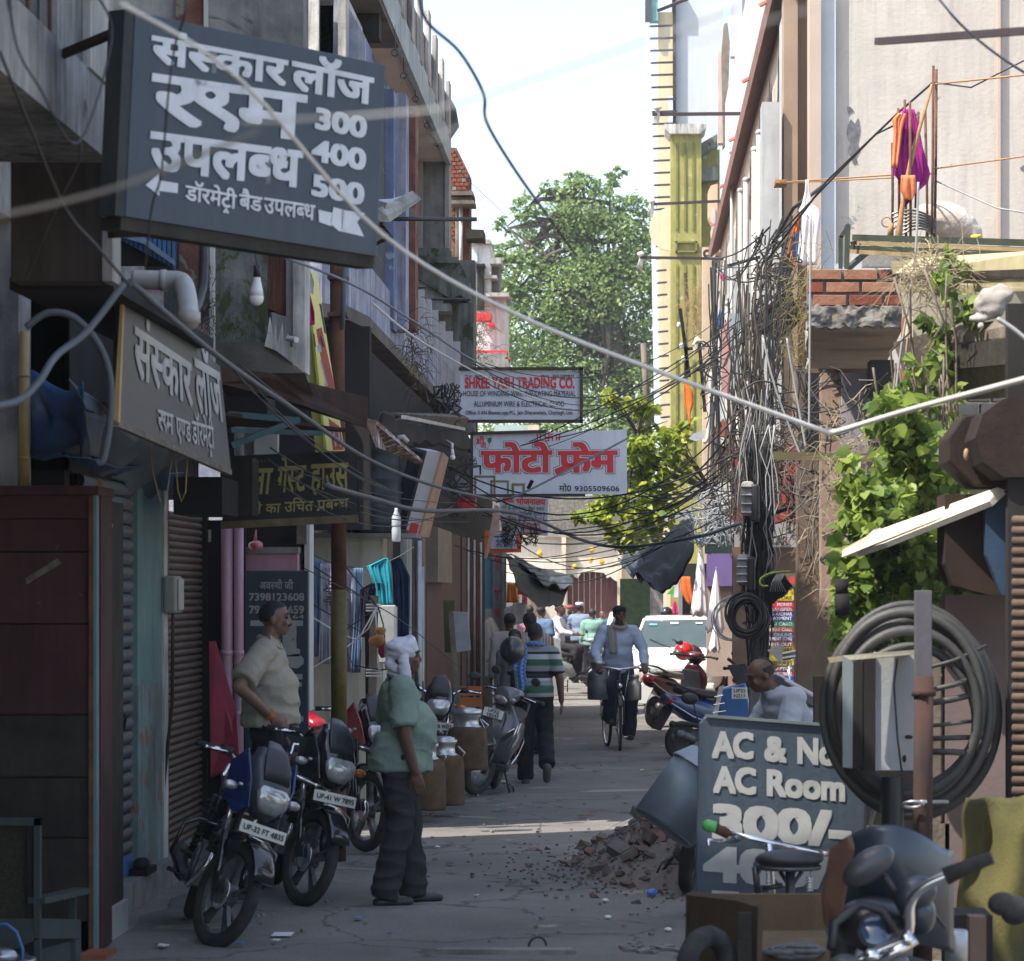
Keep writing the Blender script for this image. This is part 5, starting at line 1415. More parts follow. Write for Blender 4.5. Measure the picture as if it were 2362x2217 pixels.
# projecting poles with rag ends
for k,(x0,y0,x1,y1,D_,lb,rag)in enumerate([(1505,264,1756,262,47,'dark steel pole with a knotted rag end, upper one over the alley',(1516,246)),(1508,471,1687,463,56,'dark steel pole with a curling rope end in front of the tree top',(1503,462)),(1476,594,1668,597,57,'dark steel pole with a frayed rope tassel beside the ladder',(1478,584))]):
 b=thing('projecting_pole',lb,'pole',at(x1,y1,D_))
 m=MB(); m.beam(at(x0,y0,D_),at(x1,y1,D_+.4),.05,.05); m.build('bar',M('plumbar',(.06,.045,.05),.6),b)
 m=MB(); m.ell(at(rag[0],rag[1]+2,D_-.05),(.07,.05,.045));
 for j in range(5):m.tube([at(rag[0],rag[1]+4,D_),at(rag[0]-3+j*2,rag[1]+18,D_),at(rag[0]-10+j*3,rag[1]+34+j*2,D_)],[.012,.011,.006],4)
 m.build('rag',wire_white,b,True)
b=MB(); b.beam(at(1519,24,40),at(1590,-4,40.5),.04); solo(b,'iron_bar',M('plumbar',(.06,.045,.05)),'short dark bar at the top edge before the white building','bar')
b=MB(); b.beam(at(1680,613,40),at(1772,588,40.5),.04); solo(b,'iron_bar',M('plumbar',(.06,.045,.05)),'dark iron bar slanting from the grey columns','bar')
b=MB(); b.tube([at(1484,792,60),at(1496,1000,60)],.06,8); solo(b,'lamp_post',M('post_br',(.16,.13,.11),.7),'brown iron post rising in front of the big tree','post',smooth=True)
# --- peach pilasters and pink wall (camera side)
PKB=thing('pink_building','large pink plaster wall with peeled patches and peach corner pilasters','building',at(2150,1370,35))
m=MB(); m.cb(35,1926,-120,2700,1500,.4); m.build('wall',pink_lilac,PKB)
m=MB(); m.cb(34.9,1893,-120,1928,1450,.5); m.build('white_pilaster',pale_blue,PKB)
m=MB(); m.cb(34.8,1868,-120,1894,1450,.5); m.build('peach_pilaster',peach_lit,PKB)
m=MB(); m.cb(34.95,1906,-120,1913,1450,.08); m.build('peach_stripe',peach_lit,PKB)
m=MB(); m.cb(35.8,1838,-120,1872,1450,.4); m.build('shaded_return',peach,PKB)
m=MB(); m.cb(35.5,1808,-120,1840,1450,.5); m.build('shaded_pilaster',M('peach_shade',(.34,.25,.18),.85,var=.2,ns=1.5),PKB)  # browner copy of the peach, with the shade put into its colour
m=MB(); m.cb(35.4,1758,235,1797,1300,.5); m.build('grey_pier',grey_pillar,PKB)
m=MB(); m.cb(34.93,2301,-120,2308,1400,.1); m.build('wall_joint',peach_lit,PKB)
pk=M('peeled',(.17,.17,.18),.9,var=.5,ns=12)
flat(PKB,pk,[[(1956,290),(1962,275),(1972,285),(1980,272),(1984,300),(1978,330),(1984,345),(1974,362),(1978,375),(1968,378),(1956,350),(1960,330),(1954,310)],[(1955,245),(1961,246),(1970,256),(1962,258),(1957,265)],[(2352,388),(2362,380),(2362,395)]],34.99,'peeled_patch')
# wooden bracket with rope and ropes along the wall
b=MB(); b.cb(33,1788,414,1816,424,.3); b.jit(.02,12)
solo(b,'rope_bracket',M('rope_or',(.35,.18,.07),.9,var=.4,ns=20),'wooden bracket end wrapped in orange rope on the grey pier','bracket')
def rope(pts,r,mat,label,cat='rope',name='rope',group=None,n=5,sag=None):
 b=MB(); P_=[at(*p)if len(p)==3 else Vector(p)for p in pts]
 if sag is not None:
  P_=wirepts(P_[0],P_[1],sag,18)
 b.tube(P_,r,n)
 return solo(b,name,mat,label,cat,group,smooth=True)
ropem=M('rope_m',(.42,.24,.12),.9,var=.3,ns=30,bump=0)
rope([(1815,420,32.5),(2062,403,24),(2160,400,22)],.008,ropem,'orange rope running from the bracket to the rusty rods, upper strand')
rope([(1815,422,32.5),(2062,410,24)],.007,ropem,'orange rope running from the bracket to the rusty rods, lower strand')
rope([(2150,195,22),(2440,165,20)],.007,ropem,'orange rope tied to the tallest rods at the right edge')
rope([(2150,390,22),(2440,350,20)],.006,ropem,'orange rope running right from behind the purple cloth')
rope([(1905,424,31),(1830,480,31),(1790,550,32),(1770,640,33)],.02,wire_m,'black cable bundle curving down the grey pier','cable','cable_bundle')
rope([(1770,600,24),(1905,420,23.5),(2070,262,22.5),(2152,190,22)],.009,wire_m,'thick black cable rising to the tallest rusty rods','cable','cable')
rope([(1780,560,24.2),(1908,425,23.6),(2020,310,23),(2120,262,22)],.008,wire_m,'second black cable sagging under the purple cloth rods','cable','cable')
rope([(2152,190,22),(2240,202,21.5),(2362,140,21)],.006,wire_m,'grey wire looping right from the tallest rods','cable','cable')
rope([(2160,418,22),(2300,480,21),(2420,500,20)],.006,wire_grey,'pale wire running down right from the rods','cable','cable')
# hanging white dress and orange blue clothes
DR=garment([(415,1858,1864),(440,1857,1867),(470,1850,1872),(485,1842,1890),(500,1848,1893),(560,1843,1886),(612,1837,1884)],M('white_cotton',(.70,.64,.62),.9,var=.12,ns=6),'white_dress','white dress hanging by its neck from the black cable','clothing',D=30.2,nf=3,amp=.012,nu=34,nv=26)
garment([(500,1840,1848),(560,1822,1846),(620,1812,1832)],M('orange_cl',(.62,.14,.03),.9,var=.3,ns=8),'orange_cloth','orange cloth hanging left of the white dress','clothing',D=31.2,nf=2)
garment([(535,1838,1846),(570,1826,1842),(605,1836,1843)],M('blue_cl',(.03,.08,.22),.9,var=.3,ns=8),'blue_cloth','dark blue cloth between the orange cloth and the white dress','clothing',D=31.1,nf=1)
# --- brick parapet on broken concrete slab
BP=thing('brick_parapet','red brick parapet standing on a broken concrete slab','wall',at(1960,1370,22))
zb=lambda py,D=22.0:H-(py-VY)*D/F
xb=lambda px,D=22.0:(px-VX)*D/F
m=MB(); m.box(xb(1866),xb(2080),22.03,22.3,zb(708),zb(622)); m.build('mortar_core',mortar,BP)
rowsb=[(622,645,0),(651,674,40),(681,704,10)]
rnd=random.Random(4)
for(ya,yb,o_)in rowsb:
 x=1865-(0 if o_==0 else 82-o_)
 while x<2080:
  x0,x1=max(x,1865),min(x+76,2082)
  if x1-x0>10:
   m=MB(); m.box(xb(x0),xb(x1),22+rnd.uniform(-.006,.006),22.1,zb(yb),zb(ya)); m.jit(.004,30)
   m.build('brick',M('brick_pale',(.34,.165,.10),.9,var=.3,ns=8,bump=.6)if rnd.random()<.28 else brick_m,BP,bev=.004)
  x+=83
CS=thing('concrete_slab','rough edged concrete slab under the brick parapet','slab',at(1960,1370,23))
zs=at(0,752,22).z
sl_=[at(1866,706,22),at(2085,706,22)]
top=[Vector((at(1863,752,22).x,22,zs)),Vector((at(2085,752,22).x,22,zs)),Vector((at(2035,857,26.5).x,26.5,zs)),Vector((at(1868,857,26.5).x,26.5,zs))]
m=MB(); m.prism(top,(0,0,.135));
CSo=m.build('slab',M('soffit_tan',(.28,.23,.18),.95,c2=(.20,.16,.12),ns=2,bump=.5),CS)
m=MB()
def be(u,v):
 p=at(1862+223*u,705+50*v,21.97)
 q=Vector((p.x*9,0,p.z*9)); e=1 if 0<v<1 else .5
 p.y-=(.05*abs(mnoise.noise(q*.5))+.03*mnoise.noise(q*1.3)+.008*mnoise.noise(q*4))*e-.02
 p.z+=.022*mnoise.noise(Vector((u*14,v*3,4)))
 return p
m.grid(be,70,16); bo=m.build('broken_edge',M('conc_edge',(.21,.195,.175),.95,c2=(.10,.09,.08),ns=9,bump=.9,bs=35),CS,False); bo.modifiers.new('t','SOLIDIFY').thickness=.05
m=MB()
for i in range(14):m.obox(at(1866+rnd.uniform(-4,5),742+i*8.4,22.3+i*.3),(.04,.3,.05),R3('X',rnd.uniform(-.3,.3)))
m.jit(.02,9); m.build('broken_side',M('lime_edge',(.45,.42,.36),.95,var=.4,ns=8),CS)
# green steel frame, roof purlins
FR=thing('green_steel_frame','dark green steel frame of angle bars lying on the brick parapet','steel frame',at(1960,620,22.5))
gs=M('green_steel',(.055,.07,.045),.6,metal=.3,var=.4,ns=5)
m=MB(); m.beam(at(1939,620,22.2),at(1939,545,22.2),.03); m.beam(at(1939,548,22.2),at(1958,520,22.2),.03); m.beam(at(1956,518,22.2),at(1953,620,22.2),.035); m.build('upright',gs,FR)
for k,(ya,yb,th,mt)in enumerate([(548,556,.045,gs),(560,572,.03,M('green_tan',(.30,.22,.11),.7,var=.3)),(572,584,.04,gs),(580,600,.03,M('green_tan',(.3,.22,.11)))]):
 m=MB(); m.beam(at(1972-k*3,ya,22.4),at(2420,yb+6,19.5),th,th); m.build('rail',mt,FR)
m=MB(); m.beam(at(1958,618,22.3),at(2025,560,22.6),.035); m.beam(at(1965,562,22.3),at(2000,552,22.4),.03); m.build('brace',gs,FR)
m=MB(); m.cb(23.4,1990,585,2100,615,.1); m.build('stone_panel',concrete_raw,FR)
m=MB(); m.cb(23.8,1930,608,2060,622,.1); m.build('pale_ledge',pale_blue,FR)
# rebar rods
RB=thing('reinforcing_rods','cluster of rusty steel reinforcing rods rising above the slab','rods',at(2110,600,22))
for(x0,y0,x1,y1)in[(2058,330,2058,560),(2072,250,2074,560),(2087,230,2090,600),(2099,235,2100,600),(2118,258,2112,480),(2134,255,2140,600),(2153,152,2148,610),(2160,160,2155,610)]:
 D_=22+random.uniform(-.3,.3)
 m=MB(); m.tube([at(x0,y0,D_),at((x0+x1)/2+1,(y0+y1)/2,D_),at(x1,y1,D_)],.011,6); m.build('rod',rust_pale,RB,True)
m=MB(); m.tube([at(2150,195,21.8),at(2120,300,21.8),at(2103,365,21.8),at(2090,420,21.8),at(2078,500,21.8),at(2068,590,21.8)],[.012,.014,.02,.014,.02,.035],7); m.build('rope',ropem,RB,True)
m=MB(); m.torus(at(2045,512,21.9),.035,.006,None,14,5); m.tube([at(2050,515,21.9),at(2060,530,21.9),at(2075,515,21.9)],.008,5); m.tube([at(2056,515,21.9),at(2052,545,21.9)],.02,6); m.build('rope_bow',ropem,RB,True)
garment([(252,2082,2108),(290,2076,2118),(340,2066,2128),(400,2058,2145),(420,2075,2140),(445,2080,2112),(478,2082,2086)],M('purple_cloth',(.34,.02,.22),.85,c2=(.22,.015,.14),ns=14),'purple_scarf','magenta purple scarf thrown over the rusty rods','clothing',D=21.85,nf=5,amp=.03,nu=30,nv=24)
garment([(262,2070,2090),(275,2058,2086),(300,2062,2080),(335,2060,2076),(388,2056,2068)],M('orange_sc',(.72,.22,.09),.85,var=.2,ns=12),'orange_scarf','orange scarf beside the purple one on the rusty rods','clothing',D=21.8,nf=3,amp=.02,nu=16,nv=16)
garment([(405,2078,2110),(440,2076,2112),(462,2088,2104)],M('orange_sc',(.72,.22,.09)),'orange_rag','orange rag end hanging below the purple scarf','clothing',D=21.75,nf=2,nu=10,nv=8)
# sack on the roof
SK=thing('white_sack','big dusty white sack lying on the roof behind the rods','sack',at(2190,555,22.8))
m=MB(); m.ell(at(2185,512,22.9),(.24,.16,.135),Matrix.Rotation(.35,3,'Y'),20,14); m.ell(at(2225,530,22.9),(.15,.12,.09),Matrix.Rotation(.6,3,'Y'),16,12); me=remesh(m,.02,3,.015,6); so2=meshobj('body',me,M('sack',(.55,.51,.47),.9,c2=(.42,.33,.26),ns=3,bump=.8,bs=30),SK); so2.location=-SK.location
m=MB(); m.ell(at(2252,546,22.6),(.04,.03,.02)); m.jit(.01,20); m.build('yellow_tag',M('yellowtag',(.7,.5,.03),.6),SK,True)
b=MB()
for k in range(7):b.tube(wirepts(at(2070-k*2,548-k*9,21.95),at(2160,520-k*5+20,21.9),-.05,10),.008,5)
solo(b,'coil_spring',M('steelcoil',(.2,.19,.18),.5,metal=.5),'loose coiled steel wires at the foot of the rods','wire coil')
# --- lower structures right: beams, cream wall, block wall
LB=thing('roofed_lean_to','old lean-to with grey timber roof beams and cream corner wall','shed',at(2200,1370,19))
m=MB(); m.qp([(2055,605,19),(2110,596,19),(2440,575,16.5),(2440,620,16.5),(2062,632,19)],.12); m.build('upper_beam',M('cream_beam',(.46,.40,.24),.85,var=.3,ns=3),LB)
m=MB(); m.qp([(2058,632,19),(2440,618,16.5),(2440,640,16.5),(2062,650,19)],.2); m.build('upper_shadow_board',wood_dark,LB)  # dark board painted in for the shade below the upper beam
m=MB(); m.qp([(2060,790,18.5),(2200,752,18),(2440,722,16),(2440,765,16),(2120,800,18.4),(2070,800,18.5)],.35); m.build('main_beam',wood_old,LB)
m=MB(); m.qp([(2160,802,18),(2440,765,16),(2440,830,16),(2200,852,17.8),(2160,855,18)],.5); m.build('shadow_board',wood_dark,LB)  # dark strip standing in for the shaded underside of the main beam
m=MB(); m.cb(19.6,2090,640,2170,1500,.3); m.build('cream_wall',M('cw2',(.36,.32,.23),.9,var=.3,ns=2),LB)
m=MB(); m.cb(19.3,2094,730,2106,1500,.3); m.build('cream_corner',cream_lit,LB)
m=MB(); m.cb(19.5,2085,730,2094,1400,.2); m.build('red_corner',M('redcorner',(.30,.12,.08),.85,var=.3),LB)
m=MB(); m.cb(20.2,2160,610,2700,1500,.3); m.build('back_wall',M('cw3',(.26,.24,.17),.9,var=.3,ns=3),LB)
for r in range(7):
 for c_ in range(3):
  x0=2232+c_*58-(r%2)*28; y0=834+r*32
  m=MB(); m.cb(19.9,x0,y0,x0+54,y0+28,.1); m.jit(.006,10); m.build('concrete_block',concrete_raw,LB,bev=.008)
m=MB(); m.cb(23,1895,860,2000,1400,.3); m.build('peach_panel',M('pp',(.34,.24,.18),.9,var=.2,ns=1.5,streak=(.2,.14,.1),sa=.4),LB)
m=MB(); m.cb(22.9,1942,860,2005,1400,.1); m.build('lilac_panel',M('lil',(.36,.32,.35),.9,var=.15,ns=1.5),LB)
m=MB(); m.cb(22.6,2008,830,2062,1500,.3); m.build('dark_post',M('dkpost',(.06,.06,.05),.9,var=.3),LB)
m=MB(); m.cb(24,1840,850,2100,1600,.3); m.build('inner_back',M('inner',(.16,.12,.09),.9,var=.3),LB)
m=MB(); m.cb(23.4,1860,860,1900,1060,.2); m.build('window_back',dark_in,LB)
SKB=MB(); SKB.ell(at(2285,700,17.2),(.10,.08,.085),Matrix.Rotation(-.7,3,'Y')); SKB.ell(at(2312,675,17.2),(.06,.05,.05)); SKB.ell(at(2255,738,17.2),(.06,.05,.03)); SKB.ell(at(2262,750,17.1),(.022,.02,.018)); SKB.jit(.03,7); me=remesh(SKB,.012,3,.01,12); tag(meshobj('white_sack',me,M('sack2',(.40,.37,.34),.9,var=.3,ns=4)),'small pale bag tied on the lean-to beam at the right edge','bag')
# mossy rafter at 1070 with small tie
b=MB(); b.beam(at(1790,1052,20),at(2080,1058,18.5),.045,.05); b.jit(.01,9)
solo(b,'rafter',M('mossraf',(.10,.07,.05),.9,c2=(.10,.12,.03),ns=3),'dark mossy rafter running behind the creeper','rafter')
# slanted sheet awning and dark vent housing
AW=thing('slanted_awning','sunlit cream sheet awning sloping down to the left before the creeper','awning',at(2130,1200,15.6))
m=MB(); m.qp([(1942,1268,15.9),(2020,1225,15.8),(2300,1124,15.0),(2312,1128,15.0),(2282,1156,15.0),(2040,1252,15.6),(1975,1274,15.9)],.03); m.build('front_strip',M('sheet_cream',(.72,.66,.54),.7,var=.12,ns=3),AW)
ct=at(1942,1268,15.9);
m=MB(); m.prism([at(1942,1272,15.9),at(2300,1128,15.0),at(2330,1130,16.2),at(2030,1262,17.2)],(0,0,-.03)); m.build('roof_sheet',M('sheet_cream',(.72,.66,.54)),AW)
m=MB(); m.qp([(1995,1240,15.85),(2015,1222,15.8),(2018,1232,15.8)],.06); m.build('corner_scrap',plaster_white,AW)
m=MB(); m.beam(at(2115,1208,15.5),at(2090,1235,15.7),.02); m.build('stay',metal_dark,AW)
VH=thing('vent_housing','big dark rusty octagonal vent housing at the right edge','vent',at(2300,1130,15.2))
m=MB(); m.cp(15.2,[(2188,1010),(2225,958),(2300,955),(2480,940),(2480,1122),(2250,1122),(2188,1065)],.5); m.build('housing',M('vent_dark',(.035,.022,.017),.85,c2=(.018,.013,.011),ns=5,bump=.5),VH,bev=.01)
m=MB(); c_=at(2345,1010,14.7); m.lathe([(.20,0),(.2,.5)],(c_.x,c_.y,c_.z),Matrix.Rotation(-pi/2,3,'X'),10); m.build('duct',M('vent_dark',(.035,.022,.017)),VH)
m=MB(); m.ell(at(2229,1048,15.1),(.015,.02,.03)); m.build('latch',M('latch',(.35,.22,.14),.6),VH)
m=MB(); m.cb(15.3,2180,1140,2480,1300,.4); m.cp(15.3,[(2180,1300),(2480,1300),(2480,1372),(2280,1372),(2200,1350)],.4); m.build('lower_housing',M('dkrust',(.04,.025,.018),.9,var=.3),VH)
b=MB(); b.cp(15.1,[(2272,1165),(2320,1130),(2480,1130),(2480,1372),(2310,1372),(2275,1280)],.1)
solo(b,'painted_sheet',M('bluepan',(.02,.05,.10),.6,var=.4,ns=3),'dark blue painted sheet below the rusty vent housing','sheet')
sh3=thing('rolling_shutter','sunlit brown rolling shutter at the right edge','shutter',at(2360,2217,14.6))
for i in range(46):
 m=MB(); m.tube([at(2338,1200+i*24,14.6),at(2480,1200+i*24,14.4)],.022,8); m.build('slat',shutter_brown if i else shutter_brown,sh3,True)
m=MB(); m.cb(14.75,2325,700,2560,2400,.1); m.build('backing',dark_in,sh3)
WBK=MB(); WBK.cb(15.9,2180,1372,2335,2400,.15)
solo(WBK,'mauve_wall',M('mauve',(.20,.15,.14),.9,var=.25,ns=2),'dim mauve wall end behind the hose coil','wall')
# creeper
VN=thing('creeper','lush bright green creeper with heart shaped leaves covering the right side wall','creeper',at(2100,1480,17))
rng=np.random.default_rng(11)
reg=[(2090,1000,60,110,900,17.2),(2130,1120,80,90,900,17.3),(2025,1170,75,80,1000,17.0),(2000,1300,80,90,900,16.95),(2230,1280,80,90,600,17),(1975,1450,50,50,400,16.9),(2060,1300,85,80,1300,16.9),(2130,1400,95,90,1500,16.8),(2000,1420,60,60,600,16.9),(2200,1420,90,90,800,16.8),(2170,880,30,120,350,17.8),(2190,640,40,40,120,17.6),(2240,700,20,60,70,17.4),(1990,1130,20,60,200,17),(2060,960,36,40,220,17),(2170,1060,30,60,300,17.1),(2230,1550,60,90,300,16.6)]
PPs=[]
for(cx,cy,rx,ry,n_,D_)in reg:
 n_=int(n_*.85); nc=max(4,n_//14); ci=rng.integers(0,nc,n_)
 x=(cx+rng.normal(0,rx*.6,nc))[ci]+rng.normal(0,9,n_); y=(cy+rng.normal(0,ry*.6,nc))[ci]+rng.normal(0,11,n_); d=D_+rng.normal(0,.16,nc)[ci]+rng.normal(0,.04,n_)
 x=np.clip(x,1935,2335)
 PPs.append(np.stack([(x-VX)*d/F,d,H-(y-VY)*d/F],1))
leafmesh('foliage',np.concatenate(PPs),.058,leafmat('creeper_leaf',(.33,.42,.08),(.055,.12,.025),.5),VN,seed=8,shape='heart',droop=.5,sizevar=.6)
m=MB()
for k in range(26):
 x=2030+rng.uniform(0,170); y0=rng.uniform(620,1000); p=[at(x+rng.normal(0,14),y0+j*rng.uniform(60,130),17.35+rng.normal(0,.1))for j in range(6)]
 m.tube(p,.007,4)
m.build('stems',wood_old,VN,True)
weeds(2150,640,17.6,260,40,28,M('drystem',(.40,.33,.22),.9,var=.4,ns=20,bump=0),'tangle of dry creeper stems over the lean-to beam','dry_stems',.2)
weeds(1985,1150,19,500,40,110,M('drystem',(.4,.33,.22)),'matted dry vines hanging beside the green creeper','dry_vines',.22)
weeds(1915,1290,24,420,30,70,M('straw2',(.32,.20,.12),.9,var=.4,bump=0),'brown dried roots on the peach pipes','dry_roots',.2)
weeds(1855,740,27,260,26,90,M('straw3',(.30,.25,.10),.9,var=.4,bump=0),'yellow dry grass growing beside the slab edge','dry_grass',.3)
# red door / shop behind, pipes
RS=thing('red_shop_front','shop front with red boards and a white English signboard behind the cable pole','shop front',at(1780,1370,33))
m=MB(); m.cb(33,1690,1030,1860,1205,.2); m.build('red_board',M('redboard',(.36,.02,.015),.6,var=.3,ns=2),RS)
m=MB(); m.cb(32.8,1695,1205,1845,1262,.15); m.build('white_sign',M('offwh',(.30,.28,.26),.7,var=.2,ns=3),RS)
m=MB(); m.cb(33.2,1690,1262,1850,1560,.2); m.build('brown_back',M('shopback',(.20,.13,.09),.85,var=.4,ns=2),RS)
qr=pq(32.78,1695,1205,1845,1262)
ptext(RS,qr,[('A',(1697,1232),(1712,1232),18,.04),('L',(1818,1230),(1832,1230),18,.04),('TAR',(1776,1256),(1818,1256),19,.04)],let_black)
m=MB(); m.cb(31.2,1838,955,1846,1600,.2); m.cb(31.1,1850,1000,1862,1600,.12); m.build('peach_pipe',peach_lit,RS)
m=MB(); m.cb(31,1838,1200,1858,1650,.2); m.cb(30.8,1866,1320,1885,1410,.2); m.build('white_pillar',M('pinkwhite',(.62,.52,.46),.85,var=.2,ns=3),RS)
m=MB(); m.cb(29.5,1925,1130,1960,1300,.2); m.build('maroon_door',M('maroon2',(.16,.02,.02),.7,var=.3),RS)
VB=thing('purple_board','plain purple shop board behind the white umbrellas of cloth','board',at(1660,1350,50))
m=MB(); m.cb(50,1630,1277,1705,1352,.1); m.build('face',M('purple',(.17,.12,.30),.7,var=.15,ns=3),VB)
m=MB(); m.cb(50.1,1630,1352,1705,1560,.2); m.build('pinkish_wall',M('pwall',(.40,.32,.28),.85,var=.2,ns=2),VB)
m=MB(); m.cb(50.4,1626,1175,1690,1277,.2); m.build('dark_shop',M('dkteal',(.02,.04,.035),.8),VB)
PB=thing('pilaster_shop','stone shop pillar beside the hanging orange cloth','pillar',at(1540,1500,64))
m=MB(); m.cb(64,1500,1355,1530,1560,.5); m.build('stone',concrete_raw,PB)
m=MB(); m.cb(60,1565,1330,1574,1560,.2); m.build('post',galv,PB)
m=MB(); m.cb(66,1574,1300,1640,1600,.2); m.build('shop_dark',dark_in,PB)
m=MB(); m.cb(68,1430,1335,1505,1560,.3); m.build('foliage_dark',M('dkgreen',(.02,.035,.015),.9,var=.6,ns=10),PB)
m=MB(); m.cb(58,1530,1178,1600,1200,.2); m.build('sheet_frame',M('greysh',(.3,.31,.34),.7),PB)
# service list board
SB=thing('service_list_board','tall board of coloured bands listing shop services behind the cable pole','sign',at(1800,1600,30.5))
bands=[(1358,1386,(.60,.48,.03),[('PRINT &',1362),('E STORE',1383)],'k'),(1386,1411,(.55,.03,.03),[('MONEY',1398),('TRANSFER',1409)],'w'),(1411,1432,(.05,.04,.22),[('AEPS- AADHAR',1420),('PAYMENT',1430)],'w'),(1432,1446,(.02,.25,.12),[('PAN CARD',1443)],'w'),(1446,1459,(.60,.12,.03),[('AADHAR CARD',1456)],'w'),(1459,1479,(.16,.08,.16),[('ONLINE',1468),('PAYMENT (CMS)',1477)],'w'),(1479,1492,(.30,.09,.05),[('PRINT OUT',1490)],'w'),(1492,1512,(.50,.38,.03),[('STATIONARY',1503)],'k'),(1512,1535,(.55,.45,.05),[('ACCESSORIES',1533)],'k'),(1535,1549,(.22,.10,.08),[('LAPTOP',1546)],'w'),(1549,1560,(.55,.02,.06),[('MOBILE',1558)],'w'),(1560,1640,(.03,.15,.45),[],'w')]
for i,(ya,yb,c3,tx,kc)in enumerate(bands):
 m=MB(); m.cb(30.5,1756,ya,1831,yb-.3,.05); m.build('colour_band',M('band%d'%i,c3,.55,var=.1,ns=3,bump=0),SB)
 for t_,y_ in tx:
  w_=min(64,len(t_)*7.2)
  ptext(SB,pq(30.49,1756,1350,1831,1640),[(t_,(1828-w_,y_),(1827,y_),7.5,.03)],let_black if kc=='k' else let_white)
m=MB(); m.cb(30.45,1821,1330,1832,1346,.05); m.build('red_tip',let_red,SB)
# handrails
HR=thing('stair_handrail','polished steel stair handrail right of the service list','handrail',at(1850,1600,28))
m=MB(); m.tube([at(1806,1510,28.5),at(1900,1492,26.5)],.022,8); m.tube([at(1808,1520,28.3),at(1900,1505,26.3)],.018,8); m.tube([at(1838,1510,28),at(1838,1640,28)],.014,8); m.tube([at(1820,1530,28.2),at(1820,1640,28.2)],.012,8); m.tube([at(1852,1515,27.6),at(1852,1650,27.6)],.012,8); m.build('rail',M('chrome',(.75,.75,.76),.18,metal=.95,var=.08,bump=0),HR,True)
# yellow green small tree over the right
blobs2=[]
def b2(px,py,rx,ry,D=47.0):p=at(px,py,D); return(tuple(p),(rx*D/F,rx*D/F,ry*D/F))
blobs2=[b2(1500,1020,60,50),b2(1460,1060,45,50),b2(1530,1090,50,60),b2(1450,1150,60,45),b2(1410,1180,60,30),b2(1500,1180,60,60),b2(1560,1010,30,60),b2(1460,940,60,22),b2(1400,915,25,14),b2(1490,1240,50,45),b2(1440,1235,40,30),b2(1360,1190,35,18)]
tr2=[Vector((RX(1705,47.5),47.5,0)),at(1700,1250,47.5),at(1640,1130,47.3),at(1510,1080,47),at(1470,1000,47)]
tree('small yellow green tree leaning over the alley from the right',tr2[0],tr2,blobs2,3600,.13,leafmat('yellowleaf',(.40,.42,.05),(.14,.24,.03),.45),bark,12,trunk_r=.07,name='small_tree',branches=22)
# white net cloths hung to points
def cone_cloth(apex,ybot,x0,x1,D,label):
 mb=MB(); A_=at(*apex,D)
 n=30; rows_=12
 z1=H-(ybot-VY)*D/F; xc=((x0+x1)/2-VX)*D/F; R_=(x1-x0)/2*D/F
 for j in range(rows_+1):
  t=j/rows_
  for k in range(n):
   a=2*pi*k/n
   r=R_*(t**.8)*(1+.22*sin(7*a)*t)
   mb.v.append((A_.x*(1-t)+xc*t+r*cos(a),A_.y+r*.6*sin(a),A_.z*(1-t)+z1*t+.04*sin(3*a)*t))
 mb.f=[(j*n+k,j*n+(k+1)%n,(j+1)*n+(k+1)%n,(j+1)*n+k)for j in range(rows_)for k in range(n)]
 o=mb.build('white_net_cloth',M('net_white',(.74,.73,.76),.9,var=.08,ns=4),None,True); tag(o,label,'cloth')
 md=o.modifiers.new('thickness','SOLIDIFY'); md.thickness=.006
cone_cloth((1617,1240),1418,1596,1633,47,'tall white cloth hanging in folds from a blue tie, left of two')
cone_cloth((1652,1308),1455,1630,1668,45,'white cloth hanging in a narrow cone, right of two')
cone_cloth((1650,1430),1500,1636,1660,44,'white cloth end gathered below the right cone')
b=MB(); b.ell(at(1617,1246,46.8),(.06,.05,.06)); b.jit(.02,20); solo(b,'blue_tie',M('bluetie',(.05,.25,.55),.5),'blue plastic tie at the top of the tall white cloth','tie')
garment([(1330,1568,1592),(1365,1570,1598),(1395,1588,1598)],M('orange_cl',(.62,.14,.03)),'orange_cloth','orange patterned cloth hanging beside the shop post','clothing',D=58,nf=2,nu=10,nv=8)
garment([(1385,1553,1558),(1418,1549,1566)],M('hotpink',(.6,.02,.14)),'pink_cloth','hot pink cloth hanging behind the white car','clothing',D=62,nf=2,nu=8,nv=6)
b=MB(); b.qp([(1538,1370,62),(1556,1352,62),(1554,1372,62)],.05); solo(b,'green_scrap',M('greensc',(.05,.45,.06),.6),'bright green plastic scrap above the white car','scrap')
b=MB(); b.qp([(1555,1348,62),(1567,1348,62),(1566,1378,62),(1554,1378,62)],.05); solo(b,'white_packet',plaster_white,'white packet hanging above the white car','packet')
garment([(880,1578,1584),(905,1577,1598),(930,1578,1600),(955,1584,1592),(982,1589,1592)],M('orange_fl',(.75,.20,.04),.8,var=.2,ns=10),'orange_flag','orange pennant flag hanging in the wires','flag',D=40,nf=1,nu=10,nv=12)
garment([(712,1660,1662),(740,1654,1668),(760,1657,1664)],M('blue_cl',(.03,.08,.22)),'blue_rag','small dark blue rag on the wires above the pink board','rag',D=42,nf=1,nu=6,nv=6)
garment([(770,1650,1660),(800,1640,1652),(812,1638,1642)],plaster_white,'white_rag','torn white rag below the blue one','rag',D=42,nf=1,nu=6,nv=6)
b=MB(); b.ell(at(1666,640,42),(.035,.03,.05)); b.jit(.03,20); solo(b,'pink_scrap',M('hotpink',(.6,.02,.14)),'tiny pink scrap caught in the wires by the columns','scrap')
